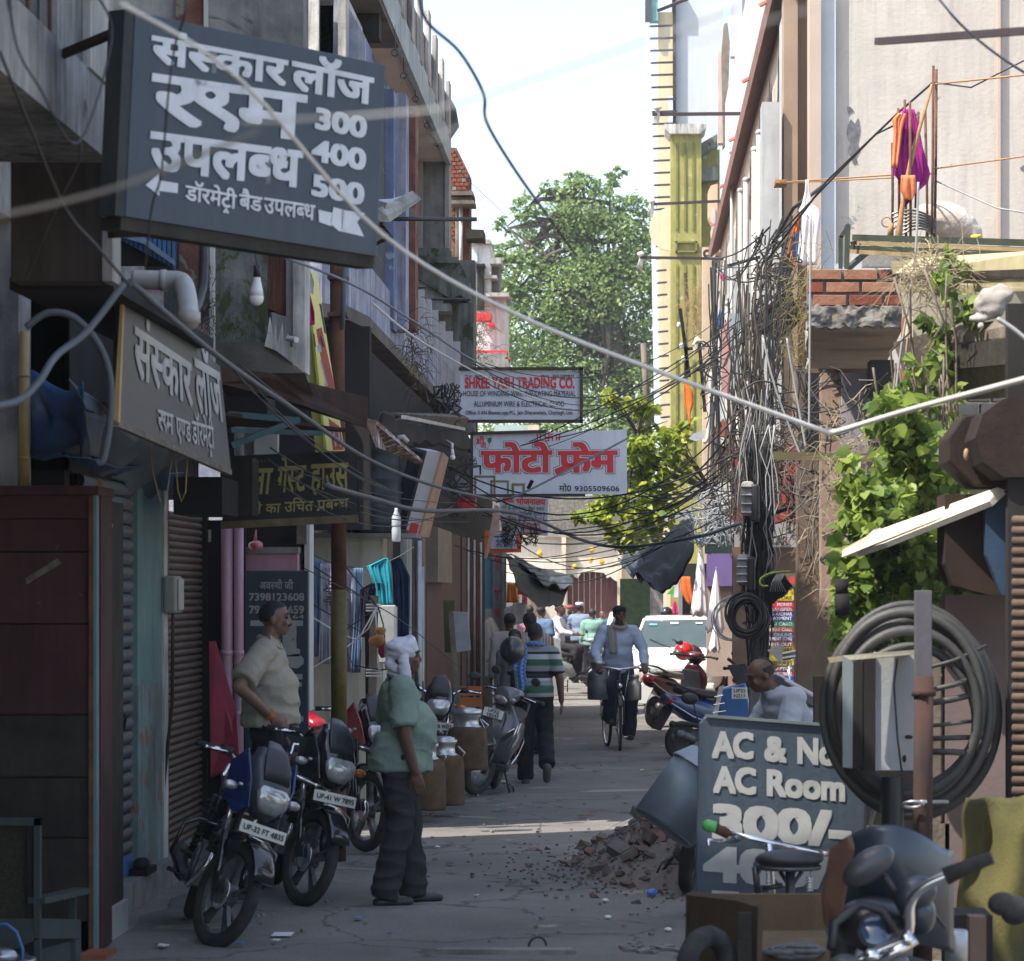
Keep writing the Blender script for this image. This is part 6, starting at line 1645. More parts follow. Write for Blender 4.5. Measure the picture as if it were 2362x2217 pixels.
b=MB(); b.ell(at(1605,795,42),(.04,.03,.12)); b.ell(at(1610,785,42),(.07,.03,.03)); b.jit(.04,12); solo(b,'plastic_scrap',M('plsc',(.6,.35,.3),.5,c2=(.3,.5,.4),ns=20),'crumpled white red plastic caught on the black brackets','scrap')
HB=thing('hanging_board','tall narrow pink and grey board hanging end on in the wires','board',at(1690,900,36))
m=MB(); m.qp([(1666,760,35.8),(1683,725,35.8),(1680,900,35.8),(1672,918,35.8),(1664,905,35.8)],.05); m.build('pink_face',M('pinkface',(.50,.25,.24),.7,var=.2),HB)
m=MB(); m.qp([(1683,722,35.75),(1710,724,35.75),(1700,880,35.75),(1680,902,35.75)],.06); m.build('grey_side',M('greyside',(.30,.35,.36),.6,var=.15),HB)
TR_=thing('tilted_fan_box','dark rusty box tilted among the cables beside the brick parapet','box',at(1790,740,30))
m=MB(); m.cp(29.5,[(1728,742),(1812,672),(1845,700),(1845,740),(1800,785),(1765,768)],.3); m.build('box',rust,TR_)
m=MB(); m.cp(29.4,[(1726,742),(1812,670),(1814,676),(1732,748)],.35); m.build('rim',rust_pale,TR_)
# black cross brackets of old lines
BRK=thing('line_bracket','black crossed bracket bars with insulators beside the straw clump','bracket',at(1590,900,44))
m=MB(); m.beam(at(1569,712,44),at(1590,870,44),.05); m.beam(at(1585,806,44),at(1625,798,44),.04); m.beam(at(1613,790,44.1),at(1626,950,44.1),.05); m.beam(at(1583,800,44),at(1582,870,44),.05); m.build('bar',black_matt,BRK)
m=MB()
for p in[(1566,750),(1572,798),(1576,828),(1622,800)]:m.ell(at(*p,43.9),(.03,.03,.045))
m.build('insulators',plaster_white,BRK,True)
b=MB(); b.cp(42,[(1588,1012),(1600,1000),(1628,990),(1622,1010),(1606,1018)],.03); solo(b,'plastic_sheet',M('plsheet',(.6,.65,.7),.3),'pale plastic sheet scrap over the small tree','scrap')
HS=thing('shrine_box','small terracotta roofed cream wall shrine among the wires','shrine',at(1655,1100,39))
m=MB(); m.cp(39,[(1633,1012),(1668,965),(1682,985),(1682,1010),(1655,1005),(1636,1020)],.2); m.build('roof',M('terr2',(.34,.13,.08),.8,var=.3),HS)
m=MB(); m.cb(39.1,1655,1028,1682,1062,.2); m.cb(39.2,1650,1062,1682,1110,.2); m.build('body',M('cream3',(.42,.30,.18),.85,var=.3),HS)
# ------------------------------------------------------------------ vehicles
rubber=M('rubber',(.028,.028,.028),.85,c2=(.055,.052,.048),ns=12,bump=.3,bs=60)
chrome=M('chrome',(.75,.75,.76),.18,metal=.95,var=.08,bump=0)
engine=M('engine',(.16,.16,.165),.5,metal=.6,c2=(.05,.05,.05),ns=14,bump=.2)
blackpl=M('black_plastic',(.022,.022,.024),.45,var=.3,bump=.05)
seatm=M('seat',(.025,.024,.026),.5,var=.3,bump=.2,bs=90)
gloss_black=M('gloss_black',(.012,.012,.014),.15,var=.2,bump=0,coat=.6)
lensm=M('head_lens',(.55,.56,.54),.12,metal=.4,c2=(.25,.25,.24),ns=16,bump=0,coat=.5)
amber=M('amber',(.55,.16,.02),.25,var=.2,bump=0)
redlens=M('red_lens',(.40,.015,.01),.2,var=.2,bump=0)
platem=M('plate',(.62,.61,.54),.5,var=.12,ns=12,bump=0)
jute=M('jute',(.125,.083,.05),.95,c2=(.075,.05,.03),ns=10,bump=.9,bs=120)
alum=M('aluminium',(.52,.53,.55),.32,metal=.85,var=.2,ns=5,bump=.06,bs=12)
steel_dark=M('steel_dark',(.30,.31,.32),.4,metal=.7,c2=(.09,.10,.11),ns=4,bump=.1,bs=10)
def paint(name,c,rough=.22):
 return M(name,c,rough,var=.15,ns=4,coat=.6,bump=0)
def plate_on(par,c,w,h,R,text,two=False):
 """flat number plate centred at local c, facing local direction R @ (1,0,0)"""
 m=MB(); m.obox(c,(.008,w,h),R); m.build('number_plate',platem,par,W=False,bev=.002)
 lines=text.split('|')
 mb=MB()
 for i,ln in enumerate(lines):
  V,Fc,wd_=compose(ln,.02)
  hh=h/len(lines)
  s=min(w*.9/wd_,hh*.78/.72)
  zc=(h/2-hh*(i+.5))-s*.36
  vs=[]
  for x,y,q in V:
   vs.append(Vector(c)+R@Vector((.0085+q*.0002,(x-wd_/2)*s,y*s+zc)))
  mb.add(vs,Fc)
 mb.build('plate_number',let_black,par,W=False)
def wheel(par,c,R_,tr,kind='alloy',Rm=None,rimcol=None):
 """wheel in the local xz plane about c"""
 Rm=Rm or Matrix.Identity(3)
 w_=bpy.data.objects.new('wheel',None); w_.empty_display_size=.1; COL.objects.link(w_); w_.parent=par; par=w_
 m=MB(); m.torus(c,R_-tr,tr,Rm,40,10,sq=.9); m.build('tyre',rubber,par,True,False)
 rim=MB(); ri=R_-tr*1.85
 rim.torus(c,ri,.012,Rm,36,6,sq=1.8)
 cc=Vector(c)
 if kind=='alloy':
  for k in range(5):
   a=2*pi*k/5+.3
   for off in(-.10,.10):
    rim.beam(cc+Rm@Vector((.04*cos(a),0,.04*sin(a))),cc+Rm@Vector((ri*cos(a+off),0,ri*sin(a+off))),.022,.026,Rm@Vector((0,1,0)))
  rim.lathe([(.05,-.03),(.07,-.03),(.07,.03),(.05,.03)],cc,Rm@Matrix.Rotation(pi/2,3,'X'),16)
 elif kind=='steel':
  rim.lathe([(.03,-.05),(.06,-.05),(ri*.7,-.02),(ri,-.03),(ri,.03),(ri*.7,.02),(.06,.05),(.03,.05)],cc,Rm@Matrix.Rotation(pi/2,3,'X'),20)
  for k in range(8):
   a=2*pi*k/8;
   for s_ in(-.03,.03):rim.ell(cc+Rm@Vector((ri*.62*cos(a),s_,ri*.62*sin(a))),(.015,.006,.015),Rm,8,5)
 else:
  for k in range(18):
   a=2*pi*k/18
   rim.beam(cc+Rm@Vector((.02*cos(a+.5),(-1)**k*.025,.02*sin(a+.5))),cc+Rm@Vector((ri*cos(a),0,ri*sin(a))),.0035)
  rim.tube([cc+Rm@Vector((0,-.04,0)),cc+Rm@Vector((0,.04,0))],.02,10)
 rim.build('rim',rimcol or(engine if kind!='spoke' else chrome),par,kind!='alloy',False)
def motorcycle(label,x,y,heading,steer,lean,body,accent,plate,cans=None,kind='commuter',seatc=None,front_bar=True,group=None,mirrors=False,cowl=None):
 """origin under the front axle; heading = direction the nose points (angle in xy); returns thing"""
 t=thing('motorcycle',label,'motorcycle',(x,y,.022),heading,group)
 t.rotation_euler=(lean,0,heading)
 WB=1.26; R_=.305
 def O(mb,name,mat,smooth=True,bev=0):return mb.build(name,mat,t,smooth,False,bev)
 # rear
 wheel(t,(-WB,0,R_),R_,.05,'alloy')
 S=R3('Z',steer)
 P=lambda a,b,c:S@Vector((a+.0,b,c))if True else None
 piv=Vector((-.17,0,0))
 def fp(a,b,c):return piv+S@(Vector((a,b,c))-piv)
 wheel(t,fp(0,0,R_),R_,.043,'alloy',S)
 m=MB(); m.lathe([(.09,.045),(.09,.05),(.05,.055)],fp(0,0,R_),S@R3('X',pi/2),20); O(m,'brake_disc',chrome)
 for s_ in(-1,1):
  m=MB(); m.tube([fp(0,s_*.085,R_),fp(-.12,s_*.085,.62)],.025,10); O(m,'fork_leg',gloss_black)
  m=MB(); m.tube([fp(-.12,s_*.085,.60),fp(-.215,s_*.085,.90)],.016,10); O(m,'fork_tube',chrome)
 m=MB()
 fr_=[]
 for k in range(9):
  a=radians(25+k*15.5); fr_.append((.345*cos(a),R_+.345*sin(a),.068,.012))
 m.body(fr_,12,3)
 m.v=[tuple(fp(*v))for v in m.v]; O(m,'front_fender',gloss_black)
 # headlight cowl
 m=MB(); m.body([(.01,.755,.05,.05),(.015,.80,.095,.085),(-.02,.91,.135,.11),(-.07,1.02,.125,.085),(-.13,1.12,.08,.03)],20,2.8)
 m.v=[tuple(fp(*v))for v in m.v]; O(m,'headlight_cowl',cowl or body)
 for s_ in(-1,1):
  m=MB(); m.prism([fp(.055,s_*.10,.80),fp(.03,s_*.135,.95),fp(-.08,s_*.155,1.10),fp(-.22,s_*.15,1.0),fp(-.20,s_*.13,.80),fp(-.05,s_*.12,.74)],S@Vector((0,s_*.012,0))); O(m,'cowl_panel',accent,False,.004)
 m=MB(); m.body([(.075,.80,.060,.02),(.088,.85,.098,.03),(.075,.91,.105,.03),(.045,.955,.07,.02)],20,3.0); m.v=[tuple(fp(*v))for v in m.v]; O(m,'headlight',lensm)
 m=MB(); m.body([(.062,.97,.085,.010),(.02,1.05,.09,.012),(-.05,1.13,.07,.012),(-.12,1.17,.04,.006)],16,2.4)
 m.v=[tuple(fp(*v))for v in m.v]; O(m,'visor',M('visor_smoke',(.02,.024,.028),.4,var=.3,ns=8))
 # bars
 m=MB()
 m.tube([fp(-.20,-.30,1.03),fp(-.22,-.20,1.04),fp(-.20,-.08,.97),fp(-.20,.08,.97),fp(-.22,.20,1.04),fp(-.20,.30,1.03)],.012,8); O(m,'handlebar',chrome)
 for s_ in(-1,1):
  m=MB(); m.tube([fp(-.21,s_*.25,1.035),fp(-.255,s_*.38,1.025)],.018,10); m.obox(fp(-.2,s_*.22,1.04),(.05,.06,.05),S); O(m,'grip',rubber)
  m=MB(); m.tube([fp(-.18,s_*.21,1.04),fp(-.14,s_*.27,1.035),fp(-.16,s_*.37,1.025)],.007,6); m.ell(fp(-.16,s_*.37,1.025),.011,None,8,6); O(m,'lever',chrome)
  m=MB(); m.tube([fp(-.05,s_*.09,.90),fp(-.05,s_*.16,.90)],.01,6); m.ell(fp(-.04,s_*.21,.88),(.03,.045,.026),S,12,8); O(m,'indicator',amber if s_*(1 if kind=='amber' else-1)>0 and kind=='amber' else lensm)
  if mirrors:
   m=MB(); m.tube([fp(-.2,s_*.23,1.04),fp(-.2,s_*.28,1.15)],.006,5); m.ell(fp(-.19,s_*.31,1.18),(.012,.06,.038),S,12,8); O(m,'mirror',blackpl)
 if front_bar:
  m=MB()
  for s_ in(-1,1):m.tube([(-.42,s_*.07,.62),(-.36,s_*.2,.62),(-.34,s_*.27,.58),(-.36,s_*.28,.40),(-.44,s_*.2,.30)],.012,7)
  O(m,'crash_guard',gloss_black)
 if plate:
  plate_on(t,fp(.11,0,.70),.30,.068,S@R3('Y',-.18),plate)
  # tank, seat, tail
 m=MB(); m.body([(-.24,.80,.05,.05),(-.30,.84,.11,.09),(-.42,.875,.135,.105),(-.55,.85,.12,.085),(-.66,.80,.08,.05)],18,2.5); O(m,'fuel_tank',body)
 m=MB(); m.body([(-.62,.80,.09,.04),(-.75,.79,.12,.045),(-.95,.80,.125,.05),(-1.15,.83,.11,.05),(-1.30,.86,.07,.035)],16,2.8); O(m,'seat',seatc or seatm)
 m=MB(); m.body([(-.70,.70,.10,.06),(-.95,.71,.11,.065),(-1.2,.77,.09,.055),(-1.42,.84,.05,.035)],14,2.6); O(m,'side_panel',body)
 m=MB(); m.tube([(-1.15,-.12,.86),(-1.38,-.10,.92),(-1.42,0,.93),(-1.38,.10,.92),(-1.15,.12,.86)],.012,6); O(m,'grab_rail',chrome)
 m=MB(); m.obox((-1.46,0,.80),(.04,.12,.06)); O(m,'tail_light',redlens,False,.01)
 m=MB()
 fr_=[]
 for k in range(6):
  a=radians(60+k*20); fr_.append((-WB+.37*cos(a),R_+.37*sin(a),.08,.012))
 m.body(fr_,10,3); m.tube([(-1.5,0,.75),(-1.58,0,.50)],.02,6); m.obox((-1.57,0,.56),(.01,.16,.14)); O(m,'rear_fender',blackpl)
 # frame, engine
 m=MB(); m.tube([(-.22,0,.92),(-.40,0,.50),(-.50,0,.26),(-.85,0,.25)],.018,7); m.tube([(-.22,0,.90),(-.65,0,.74),(-1.2,0,.76)],.018,7); m.tube([(-.85,0,.26),(-WB,.09,R_)],.016,7); m.tube([(-.85,0,.26),(-WB,-.09,R_)],.016,7); O(m,'frame',blackpl)
 m=MB(); m.obox((-.60,0,.38),(.34,.24,.24)); m.lathe([(.10,-.14),(.11,-.13),(.11,.13),(.10,.14)],(-.66,0,.36),R3('X',pi/2),18); m.obox((-.53,0,.56),(.15,.14,.22),R3('Y',-.25))
 for k in range(5):m.obox((-.52-k*.008,0,.48+k*.036),(.19,.19,.010),R3('Y',-.25))
 O(m,'engine',engine,False,.01)
 m=MB(); m.tube([(-.45,-.05,.52),(-.38,-.07,.40),(-.45,-.12,.25),(-.8,-.14,.25)],.017,8); O(m,'exhaust_pipe',chrome)
 m=MB(); m.tube([(-.8,-.15,.25),(-.95,-.16,.27),(-1.45,-.18,.36)],[.025,.045,.045],12); O(m,'silencer',blackpl if kind!='chrome' else chrome)
 for s_ in(-1,1):
  m=MB(); m.tube([(-.72,s_*.08,.27),(-.72,s_*.25,.28)],.014,7); m.tube([(-1.02,s_*.08,.38),(-1.02,s_*.2,.38)],.012,7); O(m,'footpeg',rubber)
  m=MB(); m.tube([(-1.10,s_*.12,.74),(-WB,s_*.13,.34)],.022,8)
  for k in range(9):m.torus((-1.12-k*.013,s_*.122,.70-k*.035),.032,.006,R3('X',pi/2)@Matrix.Identity(3),12,4)
  O(m,'shock_absorber',blackpl)
 m=MB(); m.box(-WB,-.78,.10,.125,.24,.36); O(m,'chain_cover',blackpl,False,.01)
 m=MB(); m.tube([(-.78,.10,.26),(-.72,.28,.03),(-.68,.30,.015)],.011,7); m.tube([(-.72,.28,.02),(-.66,.36,.015)],.01,6); O(m,'side_stand',blackpl)
 m=MB(); m.tube([(-.95,.2,.30),(-.98,.2,.42),(-1.18,.2,.45),(-1.2,.2,.33),(-.95,.2,.30)],.007,5); m.tube([(-1.06,.2,.44),(-1.06,.2,.31)],.006,5); O(m,'side_guard',chrome)
 m=MB()
 for k in range(4):m.tube([fp(-.12,(-1)**k*.05,.86),(-.26,(-1)**k*(.07+.02*k),.95+.01*k),fp(-.2,(-1)**k*.2,1.03)],.005,5)
 O(m,'control_cables',blackpl)
 return t
def milkcan(mb_mat,x,y,z,label,wrap=True,h=.52,r=.17,parent=None,rot=None,group=None):
 t=thing('milk_can',label,'milk can',(x,y,z),0,group)
 if rot:t.rotation_euler=rot
 m=MB(); m.lathe([(r*.92,0),(r,.02),(r,h*.62),(r*.93,h*.72),(r*.62,h*.80),(r*.60,h*.92),(r*.72,h*.96),(r*.72,h)],n=24)
 m.build('body',mb_mat,t,True,False)
 m=MB(); m.lathe([(r*.60,h*.97),(r*.60,h*1.03),(r*.35,h*1.05)],n=20); m.build('lid',alum,t,True,False)
 if wrap:
  m=MB(); m.lathe([(r*1.03,.0),(r*1.07,.03),(r*1.07,h*.60),(r*1.0,h*.72),(r*.80,h*.77)],n=26)
  m.jit(.012,9,3); m.build('jute_cover',jute,t,True,False)
 m=MB()
 for s_ in(-1,1):m.tube([(s_*r*.9,0,h*.7),(s_*r*1.1,0,h*.8),(s_*r*.75,0,h*.9)],.008,6)
 m.build('handle',alum,t,True,False)
 return t
def scooter(label,x,y,heading,steer,lean,body,plate=None,rearplate=None,accent=None,seatc=None,seath=None,group=None):
 """origin under the front axle"""
 t=thing('scooter',label,'scooter',(x,y,.012),heading,group)
 t.rotation_euler=(lean,0,heading)
 WB=1.22; R_=.225
 accent=accent or chrome
 def O(mb,name,mat,smooth=True,bev=0):return mb.build(name,mat,t,smooth,False,bev)
 piv=Vector((-.10,0,0)); S=R3('Z',steer)
 def fp(a,b,c):return piv+S@(Vector((a,b,c))-piv)
 wheel(t,fp(0,0,R_),R_,.052,'steel',S,alum); wheel(t,(-WB,0,R_),R_,.052,'steel',None,engine)
 fr_=[]
 for k in range(9):
  a=radians(15+k*17); fr_.append((.27*cos(a),R_+.02+.27*sin(a),.085-.02*abs(k-4)/4,.02))
 m=MB(); m.body(fr_,14,2.4); m.v=[tuple(fp(*v))for v in m.v]; O(m,'front_fender',body)
 m=MB(); m.tube([fp(0,.07,R_),fp(-.10,.05,.52)],.02,8); m.tube([fp(0,-.07,R_),fp(-.10,-.05,.52)],.02,8); O(m,'fork',blackpl)
 # apron
 m=MB(); m.body([(-.13,.36,.10,.05),(-.09,.48,.17,.06),(-.075,.62,.215,.06),(-.10,.76,.20,.05),(-.15,.86,.12,.045),(-.18,.90,.08,.04)],22,3.2); O(m,'front_apron',body)
 m=MB(); m.prism([(-.015,-.05,.46),(-.01,.05,.46),(-.02,.075,.78),(-.08,.055,.86),(-.08,-.055,.86),(-.02,-.075,.78)],(-.03,0,0)); O(m,'apron_centre',body,False,.015)
 for s_ in(-1,1):
  m=MB(); m.prism([(-.022,s_*.07,.60),(-.030,s_*.17,.70),(-.036,s_*.175,.66),(-.026,s_*.085,.54)],(.012,0,0)); O(m,'side_lamp',blackpl,False)
  m=MB(); m.tube([(-.008,s_*.065,.60),(-.018,s_*.17,.715)],.006,5); m.tube([(-.02,s_*.165,.52),(-.035,s_*.195,.75)],.006,5); m.tube([(-.06,s_*.185,.50),(-.07,s_*.215,.78)],.005,5); O(m,'chrome_strip',accent)
 m=MB(); m.body([(-.07,.90,.07,.05),(-.085,.96,.12,.07),(-.13,1.01,.14,.07),(-.22,1.03,.12,.045),(-.28,1.02,.06,.03)],18,2.6)
 m.v=[tuple(fp(*v))for v in m.v]; O(m,'handlebar_cowl',body)
 m=MB(); m.ell(fp(-.045,0,.945),(.035,.085,.045),S@R3('Y',.3),16,10); O(m,'headlight',lensm)
 for s_ in(-1,1):
  m=MB(); m.ell(fp(-.07,s_*.115,.965),(.03,.04,.022),S@R3('X',s_*.3),12,8); O(m,'indicator',lensm)
  m=MB(); m.tube([fp(-.16,s_*.12,1.01),fp(-.19,s_*.24,1.02),fp(-.23,s_*.34,1.01)],.017,8); m.ell(fp(-.23,s_*.345,1.01),.024,None,8,6); O(m,'grip',rubber)
  m=MB(); m.tube([fp(-.15,s_*.17,1.02),fp(-.11,s_*.22,1.02),fp(-.15,s_*.33,1.01)],.007,5); O(m,'lever',chrome)
  m=MB(); m.tube([fp(-.17,s_*.17,1.03),fp(-.17,s_*.22,1.16)],.006,5); m.ell(fp(-.17,s_*.25,1.19),(.015,.06,.04),S,12,8); O(m,'mirror',blackpl)
 m=MB(); m.prism([(-.16,-.19,.33),(-.16,.19,.33),(-.58,.17,.31),(-.58,-.17,.31)],(0,0,-.05)); m.body([(-.14,.40,.17,.03),(-.16,.6,.18,.03),(-.2,.8,.15,.03)],12,3); O(m,'footboard',blackpl,False)
 m=MB(); m.body([(-.55,.34,.14,.06),(-.66,.46,.16,.13),(-.90,.54,.175,.17),(-1.15,.60,.165,.14),(-1.38,.68,.12,.08),(-1.52,.74,.06,.04)],20,2.7); O(m,'rear_body',body)
 for s_ in(-1,1):
  m=MB(); m.tube([(-.62,s_*.172,.33),(-.85,s_*.19,.42),(-1.2,s_*.175,.52),(-1.48,s_*.08,.68)],.008,6); O(m,'chrome_strip',accent)
 m=MB(); m.body([(-.56,.70,.10,.03),(-.66,.74,.14,.045),(-.88,.755,.155,.05),(-1.12,.79,.15,.05),(-1.30,.80,.10,.035)],16,2.8); O(m,'seat',seatc or seatm)
 m=MB(); m.tube([(-1.15,-.13,.80),(-1.40,-.11,.88),(-1.47,0,.90),(-1.40,.11,.88),(-1.15,.13,.80)],.015,7); O(m,'grab_rail',blackpl)
 m=MB(); m.ell((-1.47,0,.70),(.04,.11,.05)); O(m,'tail_light',redlens)
 m=MB(); m.body([(-.90,.28,.10,.07),(-1.22,.26,.11,.08),(-1.40,.26,.07,.06)],12,2.6); m.tube([(-1.0,-.13,.25),(-1.2,-.17,.27),(-1.45,-.19,.34)],[.03,.05,.045],12); O(m,'engine',engine)
 m=MB(); m.prism([(-1.42,-.09,.62),(-1.42,.09,.62),(-1.60,.08,.36),(-1.60,-.08,.36)],(-.015,0,0)); O(m,'rear_mudflap',blackpl,False)
 m=MB(); m.tube([(-.62,.12,.26),(-.58,.26,.02)],.011,6); m.tube([(-.60,.2,.14),(-.70,.24,.12),(-.72,.26,.05)],.008,5); O(m,'side_stand',blackpl)
 if plate:plate_on(t,(.0,.10*0-.06,.80),.19,.085,R3('Y',-.25),plate)
 if rearplate:plate_on(t,(-1.585,0,.50),.2,.13,R3('Z',pi)@R3('Y',-.3),rearplate)
 return t
def bicycle(label,x,y,heading,steer,lean,frame=None,carrier=True,name='bicycle',basket=False):
 t=thing(name,label,'bicycle',(x,y,0),heading)
 t.rotation_euler=(lean,0,heading)
 fm=frame or M('bike_black',(.02,.02,.022),.35,var=.3)
 WB=1.10; R_=.34
 piv=Vector((-.10,0,0)); S=R3('Z',steer)
 def fp(a,b,c):return piv+S@(Vector((a,b,c))-piv)
 def O(mb,nm,mat,smooth=True):return mb.build(nm,mat,t,smooth,False)
 wheel(t,fp(0,0,R_),R_,.019,'spoke',S); wheel(t,(-WB,0,R_),R_,.019,'spoke')
 m=MB()
 for s_ in(-1,1):m.tube([fp(0,s_*.05,R_),fp(-.05,s_*.05,.60),fp(-.09,0,.74)],.011,7)
 m.tube([fp(-.09,0,.72),fp(-.14,0,.98)],.018,8)
 m.tube([(-.12,0,.88),(-.66,0,.86)],.015,8); m.tube([(-.10,0,.74),(-.56,0,.29)],.016,8); m.tube([(-.56,0,.29),(-.70,0,.90)],.015,8)
 for s_ in(-1,1):m.tube([(-.56,s_*.03,.29),(-WB,s_*.05,R_)],.01,6); m.tube([(-.66,s_*.02,.82),(-WB,s_*.05,R_)],.009,6)
 O(m,'frame',fm)
 m=MB(); m.tube([fp(-.36,-.27,.98),fp(-.22,-.28,1.0),fp(-.12,-.20,1.03),fp(-.12,0,1.0),fp(-.12,.20,1.03),fp(-.22,.28,1.0),fp(-.36,.27,.98)],.012,8); m.tube([fp(-.05,-.15,.9),fp(-.12,-.12,1.02)],.006,5); m.tube([fp(-.02,.06,.68),fp(-.12,.12,1.0)],.005,5); O(m,'handlebar',chrome)
 for s_ in(-1,1):
  m=MB(); m.tube([fp(-.28,s_*.275,.99),fp(-.38,s_*.268,.978)],.018,8); O(m,'grip',rubber)
 m=MB(); m.ell((-.73,0,.965),(.14,.09,.035)); m.ell((-.62,0,.965),(.1,.04,.025)); O(m,'saddle',seatm)
 m=MB()
 for s_ in(-1,1):m.tube([(-.66,s_*.05,.90)]+[(-.70+.02*cos(k),s_*.06+.02*sin(k),.90+k*.006)for k in range(12)],.005,5)
 m.tube([(-.70,0,.84),(-.71,0,.95)],.013,7); O(m,'saddle_spring',chrome)
 for(cc,nm)in((fp(0,0,R_),'front_mudguard'),(Vector((-WB,0,R_)),'rear_mudguard')):
  fr_=[]
  for k in range(10):
   a=radians(35+k*14)if nm[0]=='f' else radians(10+k*16)
   fr_.append((.37*cos(a),.37*sin(a),.03,.004))
  m=MB(); m.body(fr_,8,3)
  if nm[0]=='f':m.v=[tuple(fp(v[0],v[1],v[2]+R_))for v in m.v]
  else:m.v=[(v[0]-WB,v[1],v[2]+R_)for v in m.v]
  O(m,nm,fm)
 m=MB(); m.torus((-.56,.04,.29),.085,.006,None,20,5); m.tube([(-.56,.06,.29),(-.46,.07,.16)],.009,6); m.obox((-.45,.12,.155),(.09,.08,.02)); m.tube([(-.56,-.06,.29),(-.66,-.07,.42)],.009,6); m.obox((-.67,-.12,.425),(.09,.08,.02)); m.tube([(-.56,.05,.375),(-WB,.05,R_+.03)],.004,4); m.tube([(-.56,.05,.205),(-WB,.05,R_-.03)],.004,4); O(m,'crank',chrome)
 if carrier:
  m=MB()
  for s_ in(-.06,0,.06):m.tube([(-.78,s_,.74),(-1.30,s_,.74)],.006,5)
  m.tube([(-1.28,-.07,.74),(-WB,-.07,R_)],.006,5); m.tube([(-1.28,.07,.74),(-WB,.07,R_)],.006,5); m.tube([(-1.3,-.07,.74),(-1.3,.07,.74)],.006,5); O(m,'carrier',fm)
 m=MB(); m.tube([(-.62,.05,.25),(-.72,.12,.02)],.008,5)
 if name!='ridden':O(m,'stand',fm)
 m=MB(); m.ell(fp(.0,0,.80),(.03,.035,.035)); O(m,'lamp',chrome)
 return t
PI=pi
# headings: -pi/2 faces the camera
b_blue=paint('blue_paint_gloss',(.012,.035,.15)); b_black=gloss_black; b_red=paint('red_gloss',(.30,.008,.02))
visor_grey=M('visor_grey',(.045,.055,.065),.3,var=.2,bump=0)
f1=gr(500,2187)
motorcycle('blue and black parked motorcycle nearest the camera on the left',f1.x-.13,f1.y+.05,-PI/2+.17,.46,-.37,gloss_black,b_blue,'UP-32 FT 4835',cowl=visor_grey)
f2=gr(706,2096)
motorcycle('black parked motorcycle with a clear headlight, second from the left',f2.x-.12,f2.y+.05,-PI/2+.18,.42,-.25,gloss_black,gloss_black,'UP-41 W 7895',kind='amber')
f3=gr(805,1955)
motorcycle('black motorcycle with a red tail section, half hidden behind the man in green',-1.98,22.45,-1.12,.15,-.1,gloss_black,b_red,None,kind='chrome',seatc=gloss_black)
m3=bpy.data.objects.get('motorcycle.002')
m=MB(); m.body([(-1.10,.88,.07,.035),(-1.30,.93,.08,.045),(-1.50,.98,.05,.03)],12,2.6); m.build('red_tail',b_red,m3,True,False)
f4=gr(1000,1862)
motorcycle('grey black motorcycle loaded with jute wrapped milk cans',f4.x+.0,f4.y+.3,-PI/2+.30,-.25,-.08,gloss_black,visor_grey,'UP 32BB 9032',kind='amber',mirrors=True)
for k,(px,py,D_,lb)in enumerate([(978,1868,25.6,'jute wrapped aluminium milk can hanging nearest the man in green'),(1022,1856,26.2,'jute wrapped milk can behind the first, beside the motorcycle front'),(1078,1775,27.3,'jute wrapped milk can with two lids beside the grey scooter')]):
 p=at(px,py,D_); milkcan(alum,p.x,p.y,p.z,lb,True,.56 if k<2 else .50,.17)
m=MB(); p=at(1076,1650,27.3); m.lathe([(.13,0),(.14,.02),(.14,.05),(.05,.07)],tuple(p),n=20); solo(m,'can_cover',alum,'spare aluminium cover lying on top of the milk can beside the scooter','cover',smooth=True)
f5=gr(1100,1840)
scooter('grey scooter with number plate parked at the left, front wheel to the camera',f5.x,f5.y,-PI/2-.08,-.55,-.27,paint('grey_gloss',(.085,.085,.09),.28),plate='UP32J|V8543')
hm=MB(); hp=at(1182,1500,29.4); hm.ell(hp,(.125,.14,.135),None,20,14)
solo(hm,'black_helmet',M('helmet_blk',(.02,.023,.028),.3,coat=.5),'round black helmet resting on the grey scooter mirror','helmet',smooth=True)
hm=MB(); hm.tube([at(1185,1545,29.6),at(1190,1590,29.6),at(1160,1620,29.6)],.02,6); solo(hm,'helmet_strap',black_m,'black strap under the round helmet','strap')
# right side group
f6=gr(1700,1700)
scooter('dark blue scooter seen from behind on the right side',1.50,36.0,.72,.2,.10,paint('blue_gloss2',(.014,.045,.14)),accent=M('palestrip',(.5,.55,.6),.3),rearplate=None)
bg=thing('blue_goods_scooter','bright blue scooter front with wire basket and number plate before the pole','scooter',at(1690,1740,32.5)*1)
m=MB(); m.qp([(1660,1590,32.6),(1720,1572,32.6),(1736,1665,32.6),(1690,1700,32.6),(1655,1690,32.6)],.3); m.build('panel',paint('blue_gloss3',(.02,.10,.28)),bg,bev=.02)
m=MB(); m.qp([(1658,1585,32.4),(1670,1580,32.4),(1645,1700,32.4),(1635,1700,32.4)],.02); m.build('chrome_edge',chrome,bg)
for k in range(5):
 m=MB(); m.tube([at(1648-k*2,1608+k*18,32.3),at(1668+k*3,1604+k*18,32.3)],.005,4); m.build('basket_wire',chrome,bg)
m=MB(); m.cb(32.3,1688,1586,1724,1612,.02); m.build('number_plate',platem,bg)
ptext(bg,pq(32.295,1688,1586,1724,1612),[('UP32',(1692,1597),(1720,1597),8,.02),('N211',(1692,1609),(1720,1609),8,.02)],let_black)
